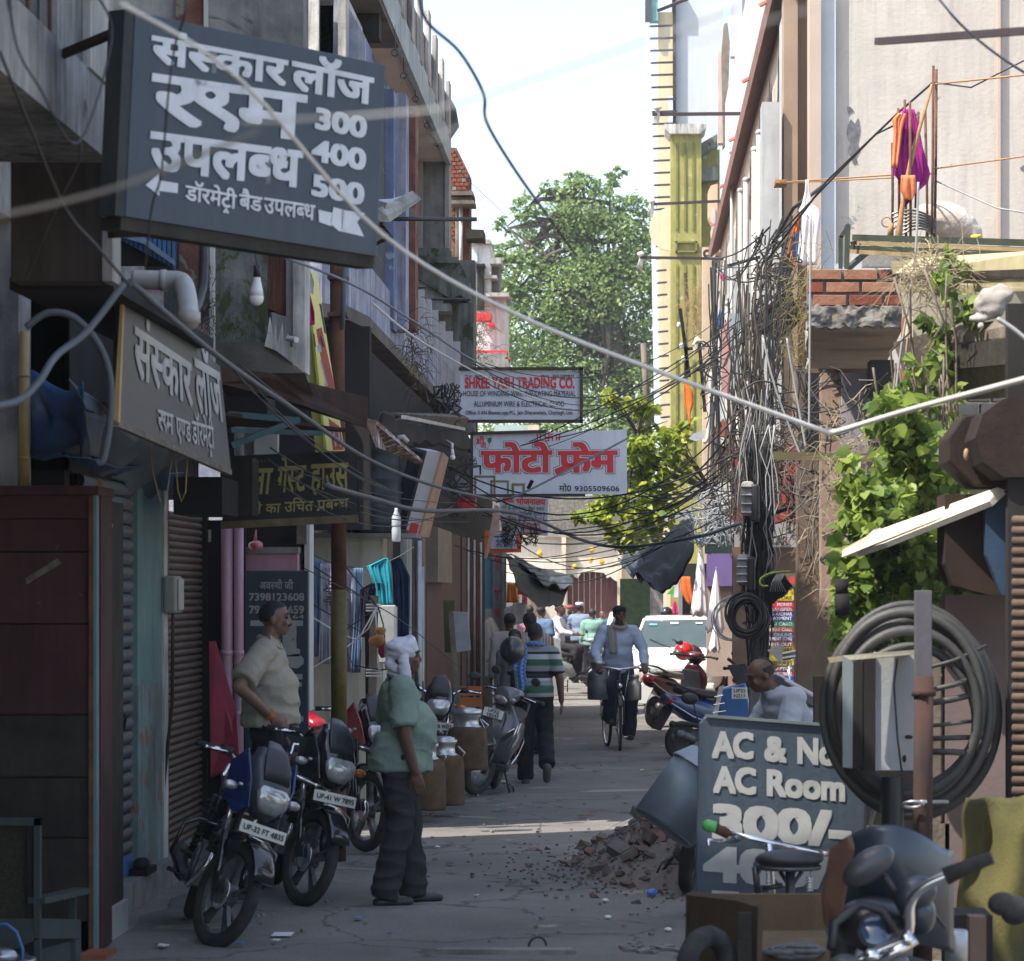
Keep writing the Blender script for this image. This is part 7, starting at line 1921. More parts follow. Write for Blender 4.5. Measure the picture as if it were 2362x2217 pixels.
m=MB(); m.tube([at(1680,1520,32.8),at(1712,1545,32.6),at(1735,1520,32.8)],.02,7); m.qp([(1678,1535,32.6),(1720,1530,32.6),(1736,1570,32.6),(1700,1580,32.6)],.15); m.tube([at(1700,1700,32.7),at(1700,1790,32.7)],.03,8); m.build('handlebar',blackpl,bg,bev=.01)
m=MB(); c_=at(1705,1735,32.8); m.torus((c_.x,c_.y,.23),.18,.05,R3('Z',.9),28,8); m.build('tyre',rubber,bg,True)
scooter('maroon scooter, its seat painted grey for glare, standing beside the white car',.95,44.8,1.05,.3,.10,paint('maroon_gloss',(.07,.010,.018),.35),seatc=M('seat_glare',(.20,.20,.20),.35,var=.2))  # grey seat colour stands in for the glare on it
motorcycle('red brown motorcycle with muddy rear wheel behind the dark blue scooter',1.75,40.5,PI/2-.3,.3,.1,paint('maroon2g',(.14,.02,.02)),b_red,None,kind='chrome')
motorcycle('blue black motorcycle leaning in the crowd of parked bikes on the right',1.95,37.4,-PI/2-.7,-.3,-.1,gloss_black,paint('blue_gloss3',(.02,.10,.28)),None,kind='amber',mirrors=True)
hm=MB(); hp=at(1577,1502,46.5); hm.ell(hp,(.145,.16,.145),R3('Y',.4),22,16)
rh=thing('red_helmet','shiny red helmet resting on the parked motorcycles at the right','helmet',tuple(hp-Vector((0,0,.145))))
hm.build('shell',paint('redhelm',(.60,.012,.012),.2),rh,True)
hm=MB(); hm.ell(hp+Vector((-.07,-.07,-.02)),(.1,.1,.06),None,14,8); hm.build('visor',visor_grey,rh,True)
hm=MB(); hm.ell(hp+Vector((.17,.05,-.05)),(.12,.12,.16),R3('Y',-.6),16,10); solo(hm,'maroon_helmet',M('maroonh',(.06,.01,.015),.4),'dark maroon helmet just right of the red helmet','helmet',smooth=True)
# tilted steel drum on a scooter behind the price board
f7=gr(1572,2070)
scooter('old black scooter half hidden behind the blue grey price board',f7.x+.2,f7.y+1.35,PI/2-.14,.1,.12,blackpl)
TC=thing('steel_drum','large dented blue grey steel drum tilted over the rubble','drum',at(1528,1912,17.9))
dm=M('drum_steel',(.15,.19,.22),.5,metal=.4,c2=(.09,.115,.135),ns=3,bump=.3,bs=7)
m=MB(); m.lathe([(.02,0),(.185,0),(.20,.02),(.205,.22),(.20,.40)],n=36); m.jit(.012,5,2); m.build('body',dm,TC,True,False)
m=MB(); m.lathe([(.205,.395),(.212,.40),(.205,.41),(.15,.50),(.14,.51)],n=36); m.build('shoulder',M('drum_pale',(.30,.34,.37),.45,metal=.4,var=.3,ns=4),TC,True,False)
m=MB(); m.torus((0,0,.015),.19,.008,R3('X',pi/2),36,6); m.build('bottom_rim',dm,TC,True,False)
TC.rotation_euler=(radians(-8),radians(36),0)
# cyclist's bicycle with milk cans
fb=gr(1432,1733)
CYX,CYY=fb.x,fb.y
bicycle('black bicycle ridden toward the camera, hung with milk cans',CYX,CYY,-PI/2+.16,-.12,0,name='bicycle')
milkcan(steel_dark,CYX-.27,CYY+.35,.62,'large dull steel milk can hanging from the left of the ridden bicycle',False,.46,.145)
milkcan(M('steel_lit',(.42,.40,.36),.35,metal=.8,var=.25),CYX+.17,CYY+.18,.62,'small bright milk can hanging from the right of the ridden bicycle',False,.30,.085)  # warmer, brighter steel: sunlight is put into this can's colour
bicycle('far bicycle held by the man in the white cap',-.60,66.5,-PI/2-.10,.1,0,name='bicycle')
sg=at(1370,1500,68)
b=MB(); c_=at(1352,1560,66.3); b.body([(c_.x,.35,.12,.05),(c_.x+.02,.55,.13,.08),(c_.x,.80,.10,.06)],12,2.6,yo=c_.y); b.jit(.04,4)
solo(b,'cloth_bag',M('bag_grey',(.30,.29,.28),.9,var=.25,ns=4),'long grey cloth bag slung on the far bicycle','bag',smooth=True)
scooter('pale silver scooter ridden by the man in the white shirt',-.55,58.6,-PI/2+1.9,.1,0,paint('silver_green',(.26,.29,.28),.3))
b=MB(); b.qp([(1265,1470,57),(1290,1475,57),(1300,1560,57),(1280,1612,57),(1262,1600,57)],.3); b.jit(.03,5)
solo(b,'scooter',paint('silver_green',(.26,.29,.28)),'silver panel of a scooter behind the striped shirt man','scooter')
motorcycle('distant motorcycle parked behind the boy in green',.10,70,-PI/2+.2,0,.0,gloss_black,gloss_black,None)
b=MB(); b.body([(.0,1.02,.1,.05),(.25,1.0,.14,.06),(.5,1.0,.1,.05)],12,2.5,yo=62.0); b.jit(.05,6)
solo(b,'pale_bundle',M('sack',(.66,.62,.57)),'pale bundle on the parked bikes behind the cyclist','bundle',smooth=True)
# ------------------------------------------------------------------ cars
glassw=M('windscreen',(.06,.085,.085),.08,var=.25,ns=2,bump=0,coat=.5)
def car(label,x,y,heading,body,k=1.0):
 """origin at the ground under the nose; nose along +x"""
 t=thing('car',label,'car',(x,y,0),heading)
 def O(mb,nm,mat,smooth=True,bev=0):return mb.build(nm,mat,t,smooth,False,bev)
 m=MB(); m.body([(-.02,.52,.60,.16),(-.12,.56,.74,.28),(-.45,.62,.82,.34),(-1.0,.66,.84,.37),(-1.8,.66,.845,.38),(-2.8,.68,.845,.40),(-3.35,.72,.80,.38),(-3.6,.70,.72,.30)],28,5); O(m,'body',body)
 # greenhouse
 lo=[(-.85,.98,.74),(-3.45,1.02,.70)]; hi=[(-1.50,1.50,.57),(-3.15,1.50,.55)]
 m=MB(); m.body([(-1.42,1.475,.56,.02),(-1.60,1.50,.585,.03),(-2.2,1.525,.60,.03),(-2.9,1.51,.59,.03),(-3.2,1.47,.55,.03)],16,4); O(m,'roof',body)
 for s_ in(-1,1):
  m=MB()
  m.tube([(-.83,s_*.73,.97),(-1.15,s_*.66,1.24),(-1.46,s_*.57,1.48)],[.035,.03,.03],8)
  m.tube([(-1.95,s_*.76,1.0),(-2.0,s_*.60,1.49)],.03,6); m.tube([(-3.42,s_*.70,1.0),(-3.15,s_*.56,1.48)],.05,6)
  O(m,'window_pillar',body)
  m=MB(); m.prism([(-1.0,s_*.75,1.0),(-3.38,s_*.72,1.0),(-3.1,s_*.57,1.46),(-1.5,s_*.58,1.46)],(0,-s_*.02,0)); O(m,'side_window',glassw,False)
  m=MB(); m.tube([(-1.0,s_*.76,.99),(-1.0,s_*.86,1.0)],.02,6); m.ell((-1.0,s_*.94,1.03),(.05,.10,.07)); O(m,'door_mirror',body)
  m=MB(); m.ell((-.16,s_*.60,.70),(.16,.15,.085),R3('Z',s_*.4)); O(m,'headlight',lensm)
  m=MB(); m.box(-2.0,-1.88,s_*.83-.02,s_*.83+.03,.84,.87); O(m,'door_handle',body)
 m=MB(); m.prism([(-.80,-.70,.975),(-.80,.70,.975),(-1.44,.55,1.475),(-1.44,-.55,1.475)],(-.02,0,-.015)); O(m,'windscreen',glassw,False)
 m=MB(); m.prism([(-3.47,-.66,1.02),(-3.47,.66,1.02),(-3.20,.53,1.46),(-3.20,-.53,1.46)],(.02,0,0)); O(m,'rear_window',glassw,False)
 m=MB(); m.body([(-.20,.78,.60,.03),(-.5,.90,.70,.045),(-.84,.965,.73,.04)],18,4); O(m,'bonnet',body)
 for s_ in(-.05,.35):
  m=MB(); m.tube([(-.77,s_,.985),(-1.0,s_-.42,1.15)],.008,4); O(m,'wiper',blackpl)
 m=MB(); m.box(-.05,.02,-.35,.35,.55,.68); O(m,'grille',blackpl,False,.01)
 m=MB(); m.box(-.02,.05,-.68,.68,.30,.42); O(m,'bumper',body,False,.03)
 m=MB(); m.box(.05,.06,-.22,.22,.42,.52); O(m,'number_plate',platem,False)
 for(px_,py_,w_,h_,c_)in[(-1.36,.38,.12,.04,let_white),(-1.36,-.05,.14,.05,let_white),(-1.33,-.42,.14,.05,M('sticker_blue',(.15,.3,.6),.5))]:
  zz=.975+(px_+.80)/(-.64)*.5
  m=MB(); m.obox((px_+.012,py_,zz+.008),(.006,w_,h_),R3('Y',-.90)); O(m,'windscreen_sticker',c_,False)
 for sx in(-.62,-2.95):
  for s_ in(-1,1):
   m=MB(); m.torus((sx,s_*.76,.29),.20,.09,None,26,8); O(m,'tyre',rubber)
   m=MB(); m.lathe([(.17,-.06),(.17,.06),(.05,.07)],(sx,s_*.77,.29),R3('X',pi/2),18); O(m,'hub_cap',alum)
 return t
car_white=paint('car_white',(.74,.75,.72),.2)
car('white hatchback parked facing the camera behind the cyclist',.78,51.5,-PI/2-.05,car_white)
car('second white car farther back behind the cyclist',.30,67,-PI/2+.04,car_white)
# ------------------------------------------------------------------ people
skin_d=M('skin_dark',(.115,.058,.036),.5,var=.2,ns=9,bump=.1,bs=80)
skin_m=M('skin_brown',(.21,.115,.075),.5,var=.18,ns=9,bump=.1,bs=80)
hair_m=M('hair',(.012,.011,.011),.6,var=.4,ns=60,bump=.6,bs=160)
hair_g=M('hair_grey',(.05,.045,.043),.7,var=.5,ns=60,bump=.6,bs=160)
eye_m=M('eye',(.02,.015,.012),.2,bump=0)
def cloth(name,c,var=.15,ns=5,r=.9):return M(name,c,r,var=var,ns=ns,bump=1.0,bs=15,c2=tuple(v*(1-var*1.6)for v in c))
def cap(mb,a,b,ra,rb,n=12):
 a,b=Vector(a),Vector(b); L=(b-a)
 l=L.length
 if l<1e-5:mb.ell(a,ra,None,n,8); return
 d=L/l
 pts,rs=[],[]
 for k in range(4):t=sin(k/4*pi/2); pts.append(a-d*ra*cos(k/4*pi/2)); rs.append(max(ra*sin(k/4*pi/2),.001))
 pts.append(a); rs.append(ra); pts.append(b); rs.append(rb)
 for k in range(1,5):pts.append(b+d*rb*sin(k/4*pi/2)); rs.append(max(rb*cos(k/4*pi/2),.001))
 mb.tube(pts,rs,n)
def sleeve_(mb,a,b,ra,rb,n=14):
 a,b=Vector(a),Vector(b); mb.ell(a,ra,None,n,8); mb.tube([a,a.lerp(b,.5),b],[ra,(ra+rb)/2,rb],n)
def person(label,x,y,z,rz,hgt=1.68,skin=None,shirt=None,trousers=None,shoes=None,J=None,hair='short',hairm=None,sleeve='short',belly=0.0,vox=.014,tilt=(0,0,0),legs=True,hem=.84,group=None,extras=None,finger=True,collar=True,vest=1.0,loose=1.0,fold=1.0):
 t=thing('person',label,'person',(x,y,z),rz,group)
 k=hgt/1.70
 t.scale=(k,k,k)
 s_=1
 j=dict(pel=(0,0,.94),chest=(0,.0,1.27),neck=(0,-.005,1.45),head=(0,.02,1.585),
 shR=(.185,-.005,1.385),shL=(-.185,-.005,1.385),elR=(.225,-.03,1.10),elL=(-.225,-.03,1.10),
 wrR=(.235,.04,.86),wrL=(-.235,.04,.86),hipR=(.09,0,.92),hipL=(-.09,0,.92),
 knR=(.10,.015,.50),knL=(-.10,.015,.50),anR=(.10,-.02,.085),anL=(-.10,-.02,.085),hR=0,hL=0)
 if J:j.update(J)
 V={a:Vector(b)for a,b in j.items()if isinstance(b,tuple)}
 pel,ch,nk,hd=V['pel'],V['chest'],V['neck'],V['head']
 mb=MB()
 sp=(ch-pel).normalized()
 def axR(z_): # frame with local z along z_, local y forward-ish
  z_=z_.normalized(); y_=Vector((0,1,0))-z_*z_.y
  if y_.length<.05:y_=Vector((0,0,-1))-z_*(-z_.z)
  y_.normalize(); x_=y_.cross(z_)
  return Matrix((x_,y_,z_)).transposed()
 Rt=axR(ch-pel); tw=j.get('twist',0)
 if tw:Rt=Rt@R3('Z',tw)
 # torso
 mb.ell(pel,(.155,.11,.12),Rt); mb.ell(pel.lerp(ch,.5)+Rt@Vector((0,.015+belly*.5,0)),(.145+belly*.25,.10+belly*.5,.17),Rt)
 mb.ell(ch,(.165,.105,.16),Rt); mb.ell(ch.lerp(nk,.5),(.15,.085,.09),Rt)
 cap(mb,nk-(nk-ch).normalized()*.03,nk.lerp(hd,.6),.058,.052)
 # head: skull, face, jaw, nose, ears, brow
 hr=j.get('headrot',0.0); hp_=j.get('headpitch',0.0)
 Rh=R3('Z',hr)@R3('X',hp_)
 def hp(a,b,c):return hd+Rh@Vector((a,b,c))
 mb.ell(hp(0,-.012,.03),(.074,.092,.085),Rh,16,12); mb.ell(hp(0,.022,-.03),(.058,.066,.075),Rh,14,10)
 mb.ell(hp(0,.045,-.072),(.036,.036,.028),Rh,12,8)
 nv_=vox<.012
 cap(mb,hp(0,.080,.022),hp(0,.096,-.020),.009,.012,8); mb.ell(hp(0,.086,-.022),(.017,.012,.009),Rh,10,6)
 for sg_ in(-1,1):
  mb.ell(hp(sg_*.075,-.012,-.004),(.011,.020,.031),Rh,8,6)
  cap(mb,hp(sg_*.014,.083,.032),hp(sg_*.05,.070,.032),.009,.007,8)
  mb.ell(hp(sg_*.04,.065,-.02),(.022,.018,.018),Rh,8,6)
 cap(mb,hp(-.020,.083,-.046),hp(.020,.083,-.046),.0085,.0085,8); cap(mb,hp(-.016,.082,-.058),hp(.016,.082,-.058),.009,.009,8)
 # limbs
 for S_ in 'RL':
  sg_=1 if S_=='R' else-1
  sh,el,wr=V['sh'+S_],V['el'+S_],V['wr'+S_]
  cap(mb,nk+Vector((sg_*.05,0,-.03)),sh,.055,.055); cap(mb,sh,el,.055,.046); cap(mb,el,wr,.046,.031)
  d=V.get('fd'+S_)or(wr-el).normalized(); d=Vector(d).normalized()
  up=V.get('pn'+S_)or Vector((-sg_,0,0)); side=d.cross(Vector(up)).normalized(); pn=side.cross(d).normalized()
  Rp=Matrix((side,pn,d)).transposed()
  mb.ell(wr+d*.05,(.040,.018,.055),Rp,12,8)
  cu=j.get('curl'+S_,.5)
  if finger:
   for q_ in range(4):
    lx=(-.030+.020*q_); L_=(.070,.080,.076,.060)[q_]
    b0=wr+d*.085+side*lx
    d1=(d*cos(cu*.5)+pn*sin(cu*.5)).normalized(); d2=(d*cos(cu*1.3)+pn*sin(cu*1.3)).normalized()
    m1=b0+d1*L_*.55; cap(mb,b0-d*.02,m1,.0098,.0092,8); cap(mb,m1,m1+d2*L_*.5,.0090,.0078,8)
   tb_=wr+d*.03-side*.03*(1 if V.get('pn'+S_)is None else 1)
   cap(mb,tb_,tb_+(d*.7-side*.5+pn*.4).normalized()*.045,.013,.011,8); e_=tb_+(d*.7-side*.5+pn*.4).normalized()*.045
   cap(mb,e_,e_+(d+pn*.4).normalized()*.028,.011,.009,8)
  else:
   mb.ell(wr+d*.11+pn*.01,(.036,.02,.045),Rp,10,8)
  if legs:
   hi,kn,an=V['hip'+S_],V['kn'+S_],V['an'+S_]
   cap(mb,hi,kn,.088,.058); cap(mb,kn,an,.056,.036)
   ft=V.get('toe'+S_)or an+Vector((0,.16,-.045)); cap(mb,an+Vector((0,-.02,-.04)),an.lerp(ft,.8),.030,.022)
 body_me=remesh(mb,vox,2 if nv_ else 2)
 meshobj('body',body_me,skin or skin_m,t)
 # eyes and brows
 m=MB()
 for sg_ in(-1,1):m.ell(hp(sg_*.030,.0735,.010),(.012,.010,.007),Rh,8,6); m.tube([hp(sg_*.014,.090,.036),hp(sg_*.032,.088,.040),hp(sg_*.05,.076,.034)],.005,5)
 m.build('eyes',eye_m,t,True,False)
 if j.get('moustache'):
  m=MB(); m.tube([hp(-.03,.083,-.040),hp(0,.096,-.034),hp(.03,.083,-.040)],.007,6); m.build('moustache',hairm or hair_m,t,True,False)
  # hair
 if hair in('short','curly','bald'):
  m=MB(); nu,nv=24,12
  for a in range(nv+1):
   for b in range(nu):
    ph=pi/2*(1-a/nv*1.35); th=2*pi*b/nu
    fwd=cos(th-pi/2)
    lim=1.0
    if fwd>.1:ph=max(ph,radians(20+20*(fwd-.1))if hair!='bald' else radians(20))
    else:ph=max(ph,-radians(28))
    r=1.0+(.10 if hair=='curly' else .05)
    q_=Vector((.076*r*cos(ph)*cos(th),.094*r*cos(ph)*sin(th),.087*r*sin(ph)))
    if hair=='bald' and ph>radians(14)and fwd>-.86:q_*=.80
    q_+=mnoise.noise_vector(q_*(40 if hair=='curly' else 70))*(.010 if hair=='curly' else .004)
    m.v.append(tuple(hp(0,-.012,.032)+Rh@q_))
  for a in range(nv):
   for b in range(nu):m.f.append((a*nu+b,a*nu+(b+1)%nu,(a+1)*nu+(b+1)%nu,(a+1)*nu+b))
  m.build('hair',hairm or hair_m,t,True,False)
  # shirt
 st=MB(); g_=.016*loose
 low=pel+Rt@Vector((0,0,hem-.94+.10))
 st.ell(pel+Rt@Vector((0,0,.03)),(.165+g_,.122+g_,.13),Rt); st.ell(pel.lerp(ch,.5)+Rt@Vector((0,.015+belly*.5,0)),(.152+g_+belly*.25,.105+g_+belly*.5,.20),Rt,18,12)
 st.ell(ch,(.168+g_,.108+g_,.17),Rt,18,12); st.ell(ch.lerp(nk,.45),(.158+g_,.088+g_,.095),Rt)
 st.lathe([(.001,-.01),(1,-.01),(.97,.10),(.84,.22),(.001,.22)],(0,0,0),None,20); st.v[-100:]=[tuple(low+Rt@Vector((v[0]*(.182+g_),v[1]*(.145+g_+belly*.3)+belly*.18,v[2]-.03)))for v in st.v[-100:]]
 if collar:
  st.torus(nk+Vector((0,.004,.005)),.062,.014,R3('X',pi/2-.25),18,8)
 for S_ in 'RL':
  sg_=1 if S_=='R' else-1
  sh,el,wr=V['sh'+S_],V['el'+S_],V['wr'+S_]
  cap(st,nk+Vector((sg_*.05,0,-.045)),sh,.062,.066+g_*.5)
  if sleeve=='short':sleeve_(st,sh,sh.lerp(el,.82),.066+g_*.4,.070+g_*.6)
  elif sleeve=='rolled':cap(st,sh,el,.066+g_*.4,.054+g_*.4); sleeve_(st,el,el.lerp(wr,.35),.054+g_*.4,.052+g_*.4)
  else:cap(st,sh,el,.066+g_*.4,.052+g_*.4); sleeve_(st,el,wr.lerp(el,.04),.052+g_*.4,.040+g_*.4)
 me=remesh(st,vox*1.05,7,.010*fold,6.0)
 so_=meshobj('shirt',me,shirt,t)
 # trousers
 if legs:
  tr_=MB(); tr_.ell(pel+Vector((0,0,-.01)),(.166,.124,.12),axR(V['pel']-(V['hipR']+V['hipL'])/2+Vector((0,0,.02))))
  for S_ in 'RL':
   hi,kn,an=V['hip'+S_],V['kn'+S_],V['an'+S_]
   cap(tr_,hi,kn,.105,.082); sleeve_(tr_,kn,an+(an-kn).normalized()*.03,.080,.082)
  meshobj('trousers',remesh(tr_,vox*1.05,2,.011*fold,5.0),trousers,t)
  for S_ in 'RL':
   an=V['an'+S_]; ft=V.get('toe'+S_)or an+Vector((0,.17,-.045))
   m=MB(); hl=an+Vector((0,-.030,-.045)); ft=hl.lerp(ft,.88); cap(m,hl,ft,.047,.040);
   d_=(ft-hl)
   zf=min(hl.z,ft.z)-.040
   if abs(hl.z-ft.z)<.06:m.v=[(a,b,max(zf,zf+(c-zf)*.78))for a,b,c in m.v]
   m.build('shoe',shoes or blackpl,t,True,False)
 return t,hp,V,Rh,so_
RB_=-pi/2
sh_cream=cloth('sh_cream',(.40,.35,.28))
sh_green=cloth('sh_green',(.215,.285,.235),.10)
tr_dark=cloth('tr_dark',(.045,.042,.045),.25)
tr_black=cloth('tr_black',(.018,.018,.022),.3)
# man in cream shirt, hand on hip, on the raised step
P,hp,V,Rh,so_=person('man in a cream shirt with a moustache, hand on hip before the number board',-2.36,19.9,.12,RB_,1.76,skin_m,sh_cream,tr_black,None,
dict(elR=(.37,-.14,1.17),wrR=(.205,.03,.99),fdR=(-.35,.8,-.45),pnR=(-.5,-.5,0),curlR=.6,moustache=1,headpitch=.02,elL=(-.24,.0,1.10),head=(0,.045,1.585),chest=(0,-.01,1.27)),'short',belly=.06,vox=.0085,hem=.86,loose=1.1,fold=1.5)
m=MB(); nk=V['neck']
for s_ in(-1,1):m.prism([nk+Vector((0,.075,-.045)),nk+Vector((s_*.045,.072,.0)),nk+Vector((s_*.085,.02,.035)),nk+Vector((s_*.10,.03,-.01)),nk+Vector((s_*.05,.095,-.055))],(0,.006,.006))
m.build('collar',sh_cream,P,False,False)
m=MB(); w_=V['wrR']; d_=(V['wrR']-V['elR']).normalized()
for q_ in(-.01,.004):m.torus(w_+d_*q_,.034,.005,axis if False else(Vector((0,1,0)).rotation_difference(d_)).to_matrix(),16,5)
m.build('wrist_thread',M('thread',(.65,.25,.03),.6),P,True,False)
# man in green polo with white head cloth
P,hp,V,Rh,so_=person('stout man in a green polo shirt with a white cloth wrapped round his head',-1.43,18.8,0,RB_+.25,1.66,skin_d,sh_green,tr_dark,None,
dict(elR=(.235,.0,1.10),wrR=(.235,.07,.86),chest=(0,.01,1.27),neck=(0,.0,1.44),head=(0,.05,1.575),headrot=-.25,anR=(.09,-.10,.085),knR=(.10,-.01,.50),anL=(-.10,.12,.085),knL=(-.10,.09,.50),toeL=(-.12,.30,.04),curlR=.35),'none',belly=.11,vox=.0085,hem=.80,loose=1.15,fold=1.5)
whitecl=cloth('white_cloth_wrap',(.62,.62,.68),.15,6)
m=MB()
m.ell(hp(0,-.03,.048),(.090,.102,.076),Rh,20,14)
for k in range(6):
 m.torus(hp(0,-.028,.038+k*.009),.087-abs(k-2)*.004,.020,Rh@R3('X',pi/2)@R3('X',-.45+k*.17)@R3('Z',.25-.1*k),24,8)
m.tube([hp(.075,-.01,.03),hp(.096,-.005,-.04),hp(.096,.005,-.11),hp(.088,.015,-.17)],[.028,.034,.036,.022],10)
m.tube([hp(0,-.10,.03),hp(.03,-.095,-.05),hp(.07,-.04,-.08)],[.03,.035,.03],10)
me=remesh(m,.009,2,.007,16); meshobj('head_cloth',me,whitecl,P)
whitet=M('white_trim',(.62,.66,.68),.8,bump=0)
m=MB(); el=V['shR'].lerp(V['elR'],.83); Rq=(Vector((0,1,0)).rotation_difference((V['elR']-V['shR']).normalized())).to_matrix()
m.torus(el,.070,.008,Rq,24,6); el=V['shL'].lerp(V['elL'],.83); m.torus(el,.070,.008,(Vector((0,1,0)).rotation_difference((V['elL']-V['shL']).normalized())).to_matrix(),24,6); m.torus(V['neck']+Vector((0,.004,.018)),.066,.008,R3('X',pi/2-.25),20,6)
m.build('white_trim',whitet,P,True,False)
# striped polo man walking away
def stripemat():
 m=bpy.data.materials.new('striped_knit'); m.use_nodes=True
 t=m.node_tree; N,L=t.nodes,t.links; b=N['Principled BSDF']; b.inputs['Roughness'].default_value=.9
 tc=N.new('ShaderNodeTexCoord'); sp=N.new('ShaderNodeSeparateXYZ'); L.new(tc.outputs['Object'],sp.inputs[0])
 mr=N.new('ShaderNodeMapRange'); mr.inputs[1].default_value=.82; mr.inputs[2].default_value=1.48; L.new(sp.outputs[2],mr.inputs[0])
 r=N.new('ShaderNodeValToRGB'); r.color_ramp.interpolation='CONSTANT'
 W_,G_,K_=(.36,.37,.38,1),(.03,.09,.055,1),(.012,.013,.016,1); g2=(.22,.225,.235,1)
 seq=[(0,g2),(.08,K_),(.16,g2),(.22,G_),(.34,g2),(.42,W_),(.46,K_),(.57,g2),(.66,G_),(.76,W_),(.84,K_),(.88,g2)]
 e=r.color_ramp.elements; e[0].position=0; e[0].color=seq[0][1]; e[1].position=seq[1][0]; e[1].color=seq[1][1]
 for p_,c_ in seq[2:]:
  q=e.new(p_); q.color=c_
 L.new(mr.outputs[0],r.inputs[0]); L.new(r.outputs[0],b.inputs['Base Color'])
 return m
P,hp,V,Rh,so_=person('man in a striped polo shirt with a blue check scarf, walking away',-.95,30.8,0,.05,1.63,skin_d,stripemat(),tr_black,M('shoe_grey',(.10,.09,.085),.8),
dict(anR=(.12,-.30,.24),knR=(.11,.05,.53),toeR=(.12,-.26,.05),elR=(.26,-.05,1.12),wrR=(.28,.0,.88),headrot=0.1,curlR=.5),'short',hair_g,belly=.03,vox=.015,hem=.86)
def checkmat():
 m=bpy.data.materials.new('blue_check'); m.use_nodes=True
 t=m.node_tree; N,L=t.nodes,t.links; b=N['Principled BSDF']; b.inputs['Roughness'].default_value=.9
 tc=N.new('ShaderNodeTexCoord'); c=N.new('ShaderNodeTexChecker'); c.inputs['Scale'].default_value=45; c.inputs[1].default_value=(.05,.12,.30,1); c.inputs[2].default_value=(.14,.26,.46,1)
 L.new(tc.outputs['Object'],c.inputs[0]); L.new(c.outputs[0],b.inputs['Base Color']); return m
m=MB(); m.grid(lambda u,v:(-.235+.13*u+.01*sin(v*9),-.135-.02*sin(u*12)-.03*sin(v*3),1.46-.50*v+.03*(u-.5)),14,16); o=m.build('check_scarf',checkmat(),P,True,False)
md=o.modifiers.new('t','SOLIDIFY'); md.thickness=.02
m=MB(); m.torus((0,.0,1.475),.080,.028,R3('X',pi/2-.2),22,8); m.grid(lambda u,v:(-.21+.12*u,.13*(1-2*v),1.455+.035*sin(pi*v)),8,8); m.build('scarf_wrap',bpy.data.materials['blue_check'],P,True,False)
# cyclist
rz=pi+.16
CY=MB()
P,hp,V,Rh,so_=person('cyclist in a light blue shirt and dark cap with a towel round his neck',CYX-.05,CYY+.72,-.03,rz,1.74,skin_d,cloth('sh_blue',(.44,.54,.70),.12),cloth('tr_navy',(.03,.035,.06)),None,
dict(pel=(0,.0,1.03),chest=(0,.10,1.34),neck=(0,.16,1.52),head=(0,.20,1.66),shR=(.19,.13,1.46),shL=(-.19,.13,1.46),elR=(.30,.20,1.22),elL=(-.30,.20,1.22),wrR=(.275,.38,1.04),wrL=(-.275,.38,1.04),
hipR=(.09,.02,1.0),hipL=(-.09,.02,1.0),knR=(.13,.40,.80),knL=(-.13,.30,.62),anR=(.13,.25,.42),anL=(-.13,.12,.22),fdR=(0,.9,-.3),fdL=(0,.9,-.3),pnR=(0,-.3,-1),pnL=(0,-.3,-1),curlR=1.5,curlL=1.5,headrot=.12),'none',sleeve='long',vox=.013,hem=.84,belly=.03,loose=1.5)
m=MB(); m.ell(hp(0,-.01,.055),(.086,.10,.062),Rh,18,10); m.build('cap',cloth('cap_black',(.02,.02,.025)),P,True,False)
m=MB(); m.torus(V['neck']+Vector((0,.01,.01)),.085,.026,R3('X',pi/2-.35),20,8); m.grid(lambda u,v:(.05+.10*u-.02*v,.22+.045*sin(v*2.2)+.01*sin(u*12),1.53-.34*v),8,12); o=m.build('towel',cloth('towel_beige',(.34,.32,.30)),P,True,False)
md=o.modifiers.new('t','SOLIDIFY'); md.thickness=.015
# balding man bending at the right
P,hp,V,Rh,so_=person('balding man in a white blue shirt bending forward behind the price board',1.20,20.0,0,pi/2+.35,1.68,skin_d,cloth('sh_white',(.40,.44,.52),.15),tr_dark,None,
dict(pel=(0,-.08,.92),chest=(0,.17,1.16),neck=(0,.27,1.31),head=(0,.36,1.41),headrot=-.1,headpitch=-.35,shR=(.19,.20,1.26),shL=(-.19,.20,1.26),elR=(.25,.32,1.02),elL=(-.25,.30,1.0),wrR=(.22,.52,.95),wrL=(-.22,.50,.92),moustache=1),'bald',vox=.0115,sleeve='rolled',hem=.90,loose=1.6)
m=MB(); m.grid(lambda u,v:(.20-.26*u,-.12+.34*v+.02*sin(u*12),1.20+.18*v+.05*sin(pi*u)),10,10); o=m.build('shoulder_towel',cloth('towel_w',(.44,.45,.46)),P,True,False)
md=o.modifiers.new('t','SOLIDIFY'); md.thickness=.012
# far people
def far(label,px,D,rz,h,shirt,tr=None,J=None,hair='short',sk=skin_d,sleeve='long',**kw):
 return person(label,(px-VX)*D/F,D,kw.pop('z',0),rz,h,sk,shirt,tr or tr_dark,None,J,hair,vox=.022,sleeve=sleeve,finger=False,**kw)
def vstripe(name,a,b_):
 m=bpy.data.materials.new(name); m.use_nodes=True
 t=m.node_tree; N,L=t.nodes,t.links; b=N['Principled BSDF']; b.inputs['Roughness'].default_value=.9
 tc=N.new('ShaderNodeTexCoord'); w=N.new('ShaderNodeTexWave'); w.inputs['Scale'].default_value=9; L.new(tc.outputs['Object'],w.inputs[0])
 x=N.new('ShaderNodeMix'); x.data_type='RGBA'; x.inputs[6].default_value=(*a,1); x.inputs[7].default_value=(*b_,1); L.new(w.outputs[1],x.inputs[0]); L.new(x.outputs[2],b.inputs['Base Color']); return m
